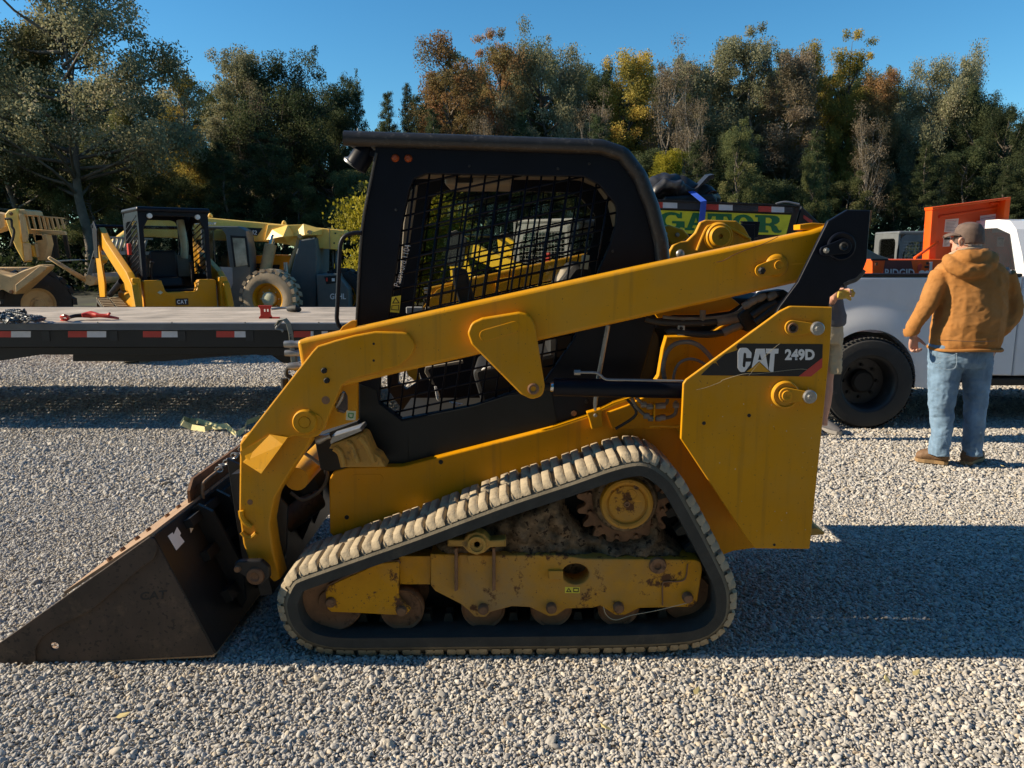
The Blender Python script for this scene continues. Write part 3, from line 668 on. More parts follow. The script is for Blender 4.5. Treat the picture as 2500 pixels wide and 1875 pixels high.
def build_track(Y0, name_parent):
    sec = [(.0,-.07),(.0,-.030),(.024,0),(.296,0),(.32,-.030),(.32,-.07)]
    mb = MB(); bm = mb.bm; rings = []
    for i in range(0, NP, 3):
        p, n_ = pth[i], nrm[i]
        rings.append([bm.verts.new((p.x+n_.x*(h-LH), Y0+y, p.y+n_.y*(h-LH))) for y, h in sec])
    for a, b in zip(rings, rings[1:]+rings[:1]):
        for k in range(6):
            f = bm.faces.new((a[k], a[(k+1) % 6], b[(k+1) % 6], b[k])); f.smooth = True; f.material_index = 1 if k in (1,2,3) else 0
    belt = mb.build('rubber_track', [M_rub, M_edge], name_parent, 30)
    mb = MB(); bm = mb.bm; rnd = random.Random(5)
    stp = [(0,0),(.5,.92),(1.0,1),(4.5,1.0),(4.9,.66),(5.3,.66),(5.7,1),(9.6,1),(10.0,.9),(10.5,0)]
    for row in (0, 1):
        for k in range(NL):
            base = k*SUBS+(row*SUBS/2)+(rnd.uniform(-.25,.25))
            ys = [(.008,-.7),(.020,.75),(.034,1),(.135,1),(.150,.8),(.162,.0)] if row == 0 else [(.158,0),(.170,.8),(.185,1),(.290,1),(.304,.75),(.314,.0)]
            g_ = []
            for (si, hs) in stp:
                x = base+si; i0 = int(math.floor(x)) % NP; fr = x-math.floor(x)
                p = pth[i0].lerp(pth[(i0+1) % NP], fr); n_ = nrm[i0]
                jag = .010*math.sin(si*1.9)*(1 if row == 0 else -1)
                r_ = []
                for q_, (y, hy) in enumerate(ys):
                    yy = y+(jag if (q_ in (4,5) and row == 0) or (q_ in (0,1) and row == 1) else 0)
                    h = LH*(hs*hy*rnd.uniform(.93,1.0))-LH-.001
                    r_.append(bm.verts.new((p.x+n_.x*h, Y0+yy, p.y+n_.y*h)))
                g_.append(r_)
            for a, b in zip(g_, g_[1:]):
                for c in range(len(ys)-1): bm.faces.new((a[c], b[c], b[c+1], a[c+1]))
    for f in bm.faces: f.smooth = True
    mb.build('track_lugs', M_lug, belt, 32, recalc=False)
    mb = MB()
    for k in range(NL):
        i0 = k*SUBS; p, n_ = pth[i0], nrm[i0]; t = Vector((-n_.y, n_.x))
        c = p-n_*(LH+.07)
        for (ya, yb) in ((.135,.165),(.19,.22)):
            P = []
            for h, w_ in ((.0,.020),(-.035,.012)):
                for (sy, st) in ((ya,-1),(yb,-1),(yb,1),(ya,1)):
                    v = c+n_*h+t*st*w_; P.append(Vector((v.x, Y0+sy, v.y)))
            mb.hexa(P)
    mb.build('guide_blocks', M_rub, belt)
    return belt
near_track = build_track(YT, L)
ft = shifted(near_track, (0, DY+.02, 0), L)
# ---- undercarriage
YU = 2.87
und = pl('track_frame', q(6, [(1055,875,10),(1058,1080,10),(1085,1115,20),(1250,1200),(1300,1240),(1340,1282,20),(1410,1285,20),(1440,1252),(1580,1215)])+q(7, [(245,1220),(370,1280,12),(420,1272,12),(480,1230),(650,1225),(700,1210),(800,1272,15),(860,1270,15),(950,1226),(1290,1218,15),(1325,1180,10),(1357,980,20),(1345,925,20),(1310,912),(600,905),(430,880),(0,885)]), YU, .11, M_yelD, L, .006, [q(7, [(c[0], c[1]) for c in circ(540,1005,88,20,66)])])
pl('frame_hole_back', q(7, [(430,930),(650,930),(650,1090),(430,1090)]), YU+.1, .02, M_mud, und)
pl('hole_tab', q(7, [(365,985,5),(460,985,5),(462,1040,5),(368,1040,5)]), YU-.012, .014, M_yelD, und)
ff = pl('idler_arm_plate', q(6, [(392,1230,10),(380,1130,12),(400,1085,20),(470,1050),(640,975,10),(700,938,10),(845,925,10),(855,940),(850,1150,10),(870,1180),(930,1235,8),(895,1268,10),(800,1268),(560,1255),(420,1250,10)]), YU-.01, .02, M_yelD, und, .004)
pl('frame_neck', q(6, [(850,890),(1060,890),(1055,1072),(860,1072)]), YU+.02, .08, M_yelD, und)
rim_ = q(6, [(372,1135),(395,1075),(470,1035),(640,960),(700,925),(850,915),(862,940),(640,985),(470,1058),(405,1095),(388,1150)])
pl('scraped_rim', rim_, YU-.005, .02, M_rust, und, .003)
for u in (1220, 1463): pl('frame_rib', q(6, [(u-10,840),(u+10,840),(u+12,1110),(u-10,1118)]), YU-.02, .03, M_rust, und, .003)
piv = pl('pivot_casting', q(6, [(1165,785,6),(1270,785),(1300,750,20),(1350,735,30),(1400,748,20),(1440,790),(1540,782,6),(1542,830,6),(1440,835),(1400,870,20),(1350,885,20),(1300,868,20),(1265,830),(1165,830,6)]), YU-.03, .06, M_tan, und, .006)
disc('pivot_cap', q1(6,1355,812), YU-.03, [(0,.0),(7,.0),(8,-.006),(16,-.008),(17,-.016),(22,-.016),(24,.001)], M_tan, piv, 32)
pl('frame_pad', q(6, [(1290,885,10),(1390,885,10),(1385,945,14),(1300,945,14)]), YU-.006, .01, M_yelD, und, .003)
def roller(c, r, Y, mt=M_rust, nm='bottom_roller', hub=True):
    o = disc(nm, c, Y, [(0,-.0),(r*.32,.0),(r*.36,.012),(r*.85,.012),(r*.95,.004),(r,.012),(r,.045),(r*.6,.047),(r*.6,.19),(r,.192),(r,.24),(0,.24)], mt, und, 44)
    if hub:
        h = disc('hub_bolt', c, YU-.012, [(0,-.016),(10,-.014),(13,-.006),(13.5,.02)], M_rust, o, 18)
    return o
roller(q1(6,408,1180), 82, 2.875, nm='front_idler', hub=False)
disc('hub_bolt', q1(6,415,1185), YU-.012, [(0,-.016),(10,-.014),(13,-.006),(13.5,.02)], M_rust, und, 18)
roller(q1(6,870,1240), 54, 2.885)
roller(q1(6,1395,1232), 54, 2.90); roller(q1(7,385,1225), 52, 2.90); roller(q1(7,818,1222), 52, 2.90)
roller(q1(7,1262,1158), 62, 2.93, nm='rear_idler')
disc('frame_boss', q1(7,1068,948), YU, [(0,-.004),(8,-.004),(9,-.012),(19,-.012),(22,.001)], M_rust, und, 28)
MB().tube([W(*q1(7,u,v), YU-.004) for u, v in ((1100,1205),(1100,1075),(1120,1055),(1220,1050),(1250,1020),(1260,940))], .003, 6).build('weld_seam', M_rust, und)
MB().tube([W(*q1(7,u,v), YU-.02) for u, v in ((720,1215),(740,1270),(800,1300),(900,1270),(1080,1235),(1260,1190))], .0014, 5).build('loose_wire', M_scr, und)
sl_ = pl('safety_label', q(7, [(472,1088),(568,1090),(566,1128),(472,1126)]), YU-.001, .0012, M_yl2, und, 0)
pl('label_symbol', q(7, [(497,1093),(515,1122),(479,1120)]), YU-.002, .0012, M_mark, sl_, 0, [q(7, [(497,1101),(506,1117),(487,1116)])])
pl('label_symbol', q(7, [(526,1094),(562,1095),(560,1122),(526,1121)]), YU-.002, .0012, M_mark, sl_, 0, [q(7, [(531,1099),(557,1100),(555,1117),(531,1116)])])
# sprocket and final drive
SCn = q1(7,868,548)
s_ = S(SCn[1], 2.93); c = W(SCn[0], SCn[1], 2.93)
NT = 19; pts = []
for k in range(NT*6):
    a = 2*PI*k/(NT*6); ph = k % 6; r = [118,122,118,102,98,102][ph]*s_
    pts.append(Vector((c.x+r*math.cos(a), c.z+r*math.sin(a))))
spk = MB().plate2(pts, [[Vector((c.x+60*s_*math.cos(t*PI/12), c.z+60*s_*math.sin(t*PI/12))) for t in range(24)]], lambda x, z, d: Vector((x, 2.95+d, z)), .05, .004).build('drive_sprocket', M_rust, L)
for k in range(12):
    a = 2*PI*k/12+.3; MB().lathe((c.x+92*s_*math.cos(a), 2.95, c.z+92*s_*math.sin(a)), [(0,-.014),(.008,-.014),(.010,-.006),(.011,.001)], 'Y', 8).build('sprocket_bolt', M_rust, spk)
drm = disc('drive_motor_drum', SCn, 2.90, [(60,-.0),(74,.01),(80,.03),(82,.12)], M_mud, L, 48)
hubc = (SCn[0], SCn[1]); cp = disc('final_drive_cover', hubc, 2.895, [(0,-.012),(44,-.012),(47,-.008),(50,-.008),(51,-.018),(56,-.022),(62,-.020),(65,-.008),(65,.03)], M_yelD, L, 56)
disc('cover_plug', SCn, 2.895, [(0,-.013),(3,-.012),(4,-.018),(7,-.018),(8,-.010)], M_rust, cp, 16)
disc('cover_plug', q1(7,928,440), 2.895, [(0,-.013),(3,-.012),(4,-.018),(6,-.018),(7,-.010)], M_rust, cp, 12)
disc('raised_ring', q1(7,895,490), 2.895, [(11,-.0115),(12,-.014),(13.5,-.014),(14.5,-.0115)], M_yelD, cp, 24)
pl('cover_nameplate', q(7, [(800,565),(895,612),(865,662),(770,618)]), 2.8815, .003, M_yelD, cp, .001)
# caked mud: displaced heap
def heap(name, outline, Y, mt, parent, amp=.05, res=.012, depth=.12):
    poly = [Vector((w.x, w.z)) for w in (W(p[0], p[1], Y) for p in outline)]
    xs = [p.x for p in poly]; zs = [p.y for p in poly]; mb = MB(); bm = mb.bm; V = {}
    def inside(x, z):
        r = False
        for i in range(len(poly)):
            a, b = poly[i-1], poly[i]
            if (a.y > z) != (b.y > z) and x < (b.x-a.x)*(z-a.y)/(b.y-a.y)+a.x: r = not r
        return r
    def dist(x, z):
        d = 9
        for i in range(len(poly)):
            a, b = poly[i-1], poly[i]; ab = b-a; p = Vector((x, z)); t = max(0, min(1, (p-a).dot(ab)/max(ab.length_squared, 1e-9))); d = min(d, (p-a-ab*t).length)
        return d
    nx = int((max(xs)-min(xs))/res)+1; nz_ = int((max(zs)-min(zs))/res)+1
    for i in range(nx+1):
        for j in range(nz_+1):
            x = min(xs)+i*res; z = min(zs)+j*res
            if inside(x, z):
                e = min(1, dist(x, z)/.05)
                p = Vector((x*16, z*16, 3)); f = noise.fractal(p, .8, 2.2, 6); f2 = noise.noise(Vector((x*6, z*6, 9)))
                V[i, j] = bm.verts.new((x+noise.noise(p*2)*.004, Y+depth*(1-e)**2-amp*(f*.55+f2*.5)*e, z+noise.noise(p*2.3+Vector((5,5,5)))*.004))
    for (i, j) in list(V):
        if (i+1, j) in V and (i, j+1) in V and (i+1, j+1) in V:
            f = bm.faces.new((V[i,j], V[i+1,j], V[i+1,j+1], V[i,j+1])); f.smooth = True
    return mb.build(name, mt, parent, 60)
heap('caked_mud', q(7, [(-400,805),(-250,750),(0,655),(150,590),(330,530),(440,490),(480,560),(510,640),(600,740),(700,760),(790,800),(900,790),(1000,760),(1010,640),(1090,600),(1150,780),(1250,860),(1330,930),(1200,960),(-380,960)]), 2.905, M_mud, L, .05, .008)
heap('caked_mud', q(6, [(720,935),(900,850),(1100,790),(1300,710),(1500,660),(1700,620),(1700,960),(1080,960),(860,945),(720,945)]), 2.95, M_mud, L, .04, .012)
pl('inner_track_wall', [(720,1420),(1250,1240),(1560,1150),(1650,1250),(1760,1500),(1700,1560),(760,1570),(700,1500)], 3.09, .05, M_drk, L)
random.seed(11)
for (u, v) in ((1277,660),(1189,722),(1097,776),(946,824),(820,877),(1390,604),(1518,565)):
    w = W(*q1(6,u,v), 2.955)
    pts3 = [w+Vector((random.uniform(-.012,.012), random.uniform(-.006,0), random.uniform(-.012,.012))) for _ in range(6)]
    mb = MB(); vs = [mb.bm.verts.new(w+Vector((math.cos(a)*random.uniform(.006,.014), -.005+random.uniform(-.006,.006), math.sin(a)*random.uniform(.006,.014)))) for a in [k*PI/3.5 for k in range(7)]]
    cv = mb.bm.verts.new(w+Vector((0,-.012,0)))
    for k in range(7): mb.bm.faces.new((cv, vs[k], vs[(k+1) % 7]))
    mb.build('stuck_leaf', M_leaf0, L, recalc=False)

# ---- bucket
bk = thing('bucket', None, None)
COL.objects.unlink(bk); bpy.data.objects.remove(bk)
YB0, YB1 = 2.77, 4.45
sidep = q(5, [(-230,1590,8),(-200,1560,8),(-20,1448),(1005,722,10),(1042,735,20),(1447,1508,8),(1430,1522,6),(240,1583),(-200,1605)])
bucket = pl('bucket', sidep, YB0, .012, M_buck, L, .002, [[q1(5, *c) for c in circ(366,1458,30,14,25)]])
shifted(bucket, (0, YB1-YB0-.012, 0), bucket)
pl('side_cutter', q(5, [(-215,1590),(-190,1562),(-20,1447),(1005,722,10),(1042,738,20),(1062,800),(1040,870,40),(940,940),(830,1035),(620,1215),(380,1330),(270,1415,40),(235,1480,30),(240,1582)]), YB0-.009, .009, M_buck, bucket, .003)
text_fit('CAT', None, 0, M_buckb, bucket, 'embossed_letters', bold=.03, corners=[W(*q1(5,u,v), YB0-.0015) for u, v in ((945,1150),(1125,1140),(945,1095),(1130,1078))])
pB = W(*q1(5,1018,726), YB0); pC = W(*q1(5,1440,1512), YB0); pA = W(*q1(5,-215,1592), YB0); pD = W(155,1455,YB0)
dy = Vector((0, YB1-YB0, 0))
def sheet(name, a, b, y0, y1, th, mt, side=1, par=bucket):
    n_ = Vector(((b-a).z, 0, -(b-a).x)).normalized()*th*side
    A, B = Vector((a.x, y0, a.z)), Vector((b.x, y0, b.z)); A2, B2 = Vector((a.x, y1, a.z)), Vector((b.x, y1, b.z))
    mb = MB(); mb.hexa([A, B, B2, A2, A+n_, B+n_, B2+n_, A2+n_]); return mb.build(name, mt, par)
sheet('back_plate', pB, pC, YB0+.004, YB1-.004, .012, M_buckb, -1)
sheet('floor_plate', pC, pA, YB0+.004, YB1-.004, .014, M_lip, -1)
sheet('cutting_edge', W(*q1(5,150,1612), YB0), W(*q1(5,-260,1625), YB0), YB0-.006, YB1+.006, .03, M_lip, -1)
lip = sheet('top_lip', pB+(pD-pB)*-.01, pD, YB0+.012, YB1-.012, .012, M_lip, 1)
n_l = Vector(((pD-pB).z, 0, -(pD-pB).x)).normalized()
mid = pB.lerp(pD, .48)
for yy in (2.80, 2.90, 3.02, 3.12, 3.30, 3.42, 3.7, 4.0, 4.3):
    c = Vector((mid.x, yy, mid.z))
    up = n_l if n_l.z > 0 else -n_l
    MB().lathe(c, [(0,.026),(.009,.026),(.011,.021),(.011,.0)], up, 6).build('lip_bolt', M_rust, lip)
# raised guard on the lip near the arms
g0 = W(*q1(5,1240,480), 3.2)
def guard(y0, y1):
    top = pB+Vector((-.01,0,.0)); mb = MB()
    loop = [Vector((top.x-.02, y0, top.z)), Vector((top.x-.02, y0, top.z+.055)), Vector((top.x-.03, y0+.07, top.z+.09)), Vector((top.x-.03, y1, top.z+.09)), Vector((top.x-.02, y1, top.z))]
    mb.extr(loop, (.012, 0, 0)); return mb.build('spill_guard', M_rust, bucket)
guard(3.18, 4.3)
MB().tube([Vector((pB.x+.01, y, pB.z+z)) for y, z in ((3.24,.0),(3.25,.05),(3.32,.07),(3.9,.075))], .008).build('guard_rib', M_lip, bucket)
# ribs and coupler frame behind the bucket
nb = Vector((-(pC-pB).z, 0, (pC-pB).x)).normalized()
nb = nb if nb.x > 0 else -nb
def bpt(t, y, o): p = pB.lerp(pC, t)+nb*o; return Vector((p.x, y, p.z))
for (y, w_) in ((3.10,.02), (3.30,.02), (3.9,.02), (4.15,.02)):
    mb = MB(); loop = [bpt(.02,y,.008), bpt(.0,y,.05), bpt(.1,y,.09), bpt(.62,y,.10), bpt(.9,y,.04), bpt(.95,y,.008)]
    mb.extr(loop, (0, w_, 0)); mb.build('back_rib', M_buckb, bucket)
for t0, t1 in ((.05,.12), (.34,.42), (.70,.8)):
    mb = MB(); mb.hexa([bpt(t0,3.0,.008), bpt(t1,3.0,.008), bpt(t1,4.3,.008), bpt(t0,4.3,.008), bpt(t0,3.0,.045), bpt(t1,3.0,.045), bpt(t1,4.3,.045), bpt(t0,4.3,.045)]); mb.build('back_crossbar', M_buckb, bucket)
lab = MB(); t_ = lambda u, v: W(*q1(5, u, v), 2.93)
def onback(u, v, o=.014):
    "intersection of the viewing ray with the bucket's back plane, i.e. where the sticker sits"
    px, py = q1(5, u, v); r = W(px, py, 1)-Vector((0,0,H)); O = Vector((0,0,H)); P0 = pB+nb*o
    k = (P0-O).dot(nb)/r.dot(nb); return O+r*k
vs = [lab.bm.verts.new(onback(u, v)) for u, v in ((1132,715),(1165,690),(1172,705),(1195,652),(1222,695),(1215,712),(1246,752),(1190,813))]
lab.bm.faces.new(vs); lab.build('torn_sticker', M_wht, bucket)
lab = MB(); vs = [lab.bm.verts.new(onback(u, v)) for u, v in ((1280,660),(1306,662),(1288,696))]; lab.bm.faces.new(vs); lab.build('torn_sticker', M_wht, bucket)
# quick coupler between the arm ends
cp_ = pl('coupler_plate', q(5, [(1575,905,20),(1610,885,20),(1760,880,40),(1815,930,40),(1820,1000,40),(1760,1060,40),(1700,1030),(1590,950,20)]), 2.90, .03, M_buckb, L, .006)
disc('coupler_pin', q1(5,1725,985), 2.90, [(0,-.006),(8,-.006),(12,-.012),(20,-.010),(22,.001)], M_rust, cp_, 24)
disc('coupler_latch', q1(5,1605,935), 2.90, [(0,-.012),(7,-.012),(9,.001)], M_rust, cp_, 16)
sheet('coupler_frame', W(*q1(5,1560,300), 3.0), W(*q1(5,1760,1120), 3.0), 3.0, 4.22, .05, M_buckb, -1, L)
for yy in (3.08, 3.5, 3.72, 4.1):
    MB().plate(q(5, [(1480,230),(1700,330),(1900,560),(1890,880),(1800,1100),(1600,1000)]), 3.0, .02, .002).build('coupler_gusset', M_buckb, L).location.y = yy-3.0
MB().tube([W(*q1(4,330,1505), 3.35), W(*q1(4,620,1290), 3.55)], .055, 20, 1).build('tilt_cylinder', M_rust, L)
MB().lathe(W(*q1(4,345,1500), 3.3), [(0,-.05),(.03,-.05),(.032,.05),(0,.05)], 'Y', 16).build('cylinder_eye', M_rust, L)
pl('valve_block', q(4, [(460,1120),(575,1095),(640,1225),(520,1280),(470,1210)]), 3.3, .15, M_drk, L, .01)
MB().tube([W(*q1(4,u,v), 3.28) for u, v in ((440,1250),(520,1300),(620,1255),(675,1190),(690,1120),(670,1060))], .008).build('coupler_hose', M_hose, L)
MB().tube([W(*q1(4,u,v), 3.2) for u, v in ((530,980),(600,1030),(640,1060))], .008).build('coupler_hose', M_hose, L)
MB().tube([W(*q1(4,u,v), 3.1) for u, v in ((310,1500),(380,1600),(410,1700))], .004).build('coupler_cable', M_hose, L)
MB().tube([W(*q1(4,480,1160), 3.1)+Vector((0,0,0)), W(*q1(4,480,1160), 3.1)+Vector((0,1.1,0))], .05, 16, 1).build('arm_cross_tube', M_yel, L)
# chain bundled on the lip
ch = MB()
for k in range(12):
    c = W(*q1(5,1480+10*k, 262-9*k), 3.3)+Vector((0, k*.03, random.uniform(-.01,.01)))
    ch.tube([c+Vector((math.cos(a)*.018, (.012*math.sin(a) if k % 2 else 0), (0 if k % 2 else .012*math.sin(a)))) for a in [i*PI/4 for i in range(8)]], .004, 6, 1, closed=True)
tag(ch.build('tie_down_chain', M_stl), 'short grey chain bunched on the top edge of the loader bucket', 'chain')
# ================================================================ ground
def plane(name, x0, x1, y0, y1, z, mt):
    me = bpy.data.meshes.new(name); me.from_pydata([(x0,y0,z),(x1,y0,z),(x1,y1,z),(x0,y1,z)], [], [(0,1,2,3)])
    return tag(link(name, me, mt), kind='structure')
def gravel_mat():
    m = bpy.data.materials.new('gravel_bed'); m.use_nodes = True; nt = m.node_tree; N = nt.nodes; Lk = nt.links; b = N['Principled BSDF']
    tc = N.new('ShaderNodeTexCoord'); vo = N.new('ShaderNodeTexVoronoi'); vo.inputs['Scale'].default_value = 38
    Lk.new(tc.outputs['Object'], vo.inputs['Vector'])
    cr = N.new('ShaderNodeValToRGB'); e = cr.color_ramp.elements
    e[0].position = 0; e[0].color = (.20,.185,.165,1); e[1].position = 1; e[1].color = (.46,.44,.40,1)
    n2 = e.new if False else None
    sep = N.new('ShaderNodeSeparateColor'); Lk.new(vo.outputs['Color'], sep.inputs[0]); Lk.new(sep.outputs[0], cr.inputs[0])
    Lk.new(cr.outputs[0], b.inputs['Base Color']); b.inputs['Roughness'].default_value = .9
    bp = N.new('ShaderNodeBump'); bp.invert = True; bp.inputs['Strength'].default_value = 1; bp.inputs['Distance'].default_value = .012
    Lk.new(vo.outputs['Distance'], bp.inputs['Height']); Lk.new(bp.outputs[0], b.inputs['Normal'])
    return m
M_grav = gravel_mat()
M_dark = mat('leaf_litter_ground', (.035,.035,.02), .95, var=.5, vs=.8, bump=.3, bs=8, dirt=((.06,.07,.025), .52, .5))
plane('ground', -600, 600, -200, 900, -.034, M_dark)
plane('gravel_lot', -60, 60, -20, 13.2, -.026, M_grav)
# stones : one uncountable mass, instanced by a node group
def stone_mat():
    m = bpy.data.materials.new('gravel_stone'); m.use_nodes = True; nt = m.node_tree; N = nt.nodes; Lk = nt.links; b = N['Principled BSDF']
    oi = N.new('ShaderNodeObjectInfo'); cr = N.new('ShaderNodeValToRGB'); e = cr.color_ramp.elements
    cols = [(0,(.27,.25,.225)),(.25,(.41,.39,.355)),(.5,(.51,.485,.445)),(.75,(.60,.575,.53)),(.9,(.55,.46,.33)),(.96,(.74,.70,.62)),(1,(.34,.25,.16))]
    e[0].position = 0; e[0].color = (*cols[0][1],1); e[1].position = 1; e[1].color = (*cols[-1][1],1)
    for p, c in cols[1:-1]: x = e.new(p); x.color = (*c, 1)
    Lk.new(oi.outputs['Random'], cr.inputs[0])
    tc = N.new('ShaderNodeTexCoord'); no = N.new('ShaderNodeTexNoise'); no.inputs['Scale'].default_value = 90; Lk.new(tc.outputs['Object'], no.inputs['Vector'])
    mx = N.new('ShaderNodeMix'); mx.data_type = 'RGBA'; mx.blend_type = 'MULTIPLY'; mx.inputs[0].default_value = .5
    Lk.new(cr.outputs[0], mx.inputs[6]); Lk.new(no.outputs['Fac'], mx.inputs[7]); 
    mr = N.new('ShaderNodeBrightContrast'); mr.inputs[1].default_value = .05; Lk.new(mx.outputs[2], mr.inputs[0])
    Lk.new(mr.outputs[0], b.inputs['Base Color']); b.inputs['Roughness'].default_value = .85; b.inputs['Specular IOR Level'].default_value = .3
    return m
M_stone = stone_mat()
def gravel():
    rng = np.random.default_rng(4); pts = []; scl = []
    def band(y0, y1, pitch, xm0, s, layers=1, z=0):
        for l in range(layers):
            ys = np.arange(y0, y1, pitch)
            for y in ys:
                hw = y*.72+xm0+.7; xs = np.arange(-hw, hw, pitch)
                P = np.stack([xs, np.full_like(xs, y), np.full_like(xs, z+l*.007)], 1)
                P[:, :2] += rng.uniform(-.55, .55, (len(xs), 2))*pitch; P[:, 2] += rng.uniform(-.006, .008, len(xs))
                pts.append(P); scl.append(rng.lognormal(0, .33, len(xs))*s)
    band(1.7, 4.8, .0102, .7, .0064, 2, 0)
    band(4.8, 8.0, .0155, .7, .0094, 1, .004)
    band(8.0, 13.3, .026, 1.0, .0145, 1, .004)
    P = np.concatenate(pts); P[:, 2] += -.019+.005*np.sin(P[:, 0]*2.1+np.sin(P[:, 1]*1.7)*1.3)*np.sin(P[:, 1]*2.9+.6*np.sin(P[:, 0]*3.3)); Sx = np.clip(np.concatenate(scl), .004, .03)
    me = bpy.data.meshes.new('gravel'); me.vertices.add(len(P)); me.vertices.foreach_set('co', P.astype(np.float32).ravel())
    at = me.attributes.new('sz', 'FLOAT', 'POINT'); at.data.foreach_set('value', Sx.astype(np.float32))
    o = link('gravel', me, M_stone); tag(o, 'loose grey and tan gravel stones covering the whole lot', 'gravel', kind='stuff')
    ng = bpy.data.node_groups.new('stones', 'GeometryNodeTree'); ng.interface.new_socket('Geometry', in_out='INPUT', socket_type='NodeSocketGeometry'); ng.interface.new_socket('Geometry', in_out='OUTPUT', socket_type='NodeSocketGeometry')
    N = ng.nodes; K = ng.links; gi = N.new('NodeGroupInput'); go = N.new('NodeGroupOutput')
    g2i = N.new('GeometryNodeGeometryToInstance')
    for i in range(6):
        ic = N.new('GeometryNodeMeshIcoSphere'); ic.inputs['Radius'].default_value = 1; ic.inputs['Subdivisions'].default_value = 3
        tn = N.new('ShaderNodeTexVoronoi'); tn.feature = 'SMOOTH_F1'; tn.inputs['Scale'].default_value = .75
        ps = N.new('GeometryNodeInputPosition'); ad = N.new('ShaderNodeVectorMath'); ad.operation = 'ADD'; ad.inputs[1].default_value = (i*7.3, i*3.1, i*1.7)
        K.new(ps.outputs[0], ad.inputs[0]); K.new(ad.outputs[0], tn.inputs['Vector'])
        vs = N.new('ShaderNodeVectorMath'); vs.operation = 'SCALE'
        mm = N.new('ShaderNodeMath'); mm.operation = 'MULTIPLY_ADD'; mm.inputs[1].default_value = .9; mm.inputs[2].default_value = .55
        K.new(tn.outputs['Distance'], mm.inputs[0]); K.new(ps.outputs[0], vs.inputs[0]); K.new(mm.outputs[0], vs.inputs['Scale'])
        sp = N.new('GeometryNodeSetPosition'); K.new(ic.outputs[0], sp.inputs[0]); K.new(vs.outputs[0], sp.inputs['Position'])
        tr = N.new('GeometryNodeTransform'); tr.inputs['Scale'].default_value = (1.25, .75+.08*(i % 3), .55+.1*(i % 4)/2); K.new(sp.outputs[0], tr.inputs[0])
        ss = N.new('GeometryNodeSetShadeSmooth'); K.new(tr.outputs[0], ss.inputs[0])
        ss.inputs['Shade Smooth'].default_value = i % 2 == 0
        sm = N.new('GeometryNodeSetMaterial'); sm.inputs['Material'].default_value = M_stone; K.new(ss.outputs[0], sm.inputs[0])
        K.new(sm.outputs[0], g2i.inputs[0])
    ip = N.new('GeometryNodeInstanceOnPoints'); K.new(gi.outputs[0], ip.inputs['Points']); K.new(g2i.outputs[0], ip.inputs['Instance']); ip.inputs['Pick Instance'].default_value = True
    rv = N.new('FunctionNodeRandomValue'); rv.data_type = 'FLOAT_VECTOR'; rv.inputs[0].default_value = (-.9,-.9,0); rv.inputs[1].default_value = (.9,.9,6.283)
    K.new(rv.outputs[0], ip.inputs['Rotation'])
    na = N.new('GeometryNodeInputNamedAttribute'); na.data_type = 'FLOAT'; na.inputs['Name'].default_value = 'sz'
    K.new(na.outputs[0], ip.inputs['Scale']); K.new(ip.outputs[0], go.inputs[0])
    o.modifiers.new('stones', 'NODES').node_group = ng
    print('stones', len(P))
gravel()
M_dleaf = mat('pale_dry_leaf', (.55,.45,.20), .8)
rnd = random.Random(4)
for px, py in ((2165,1672),(2235,1655),(2450,1145),(1700,1700),(300,1760),(1480,1790)):
    c = G(px, py)+Vector((0,0,.018)); mb = MB(); a0 = rnd.uniform(0,6)
    vs = [mb.bm.verts.new(c+Vector((math.cos(a0)*x-math.sin(a0)*y, math.sin(a0)*x+math.cos(a0)*y, z))) for x, y, z in ((-.022,0,0),(-.008,.010,.006),(.012,.009,.004),(.026,0,.01),(.011,-.010,.002),(-.010,-.009,.0))]
    mb.bm.faces.new(vs); tag(mb.build('fallen_leaf', M_dleaf, recalc=False), 'small pale dry leaf lying on the gravel', 'leaf', 'dry leaves on the gravel')
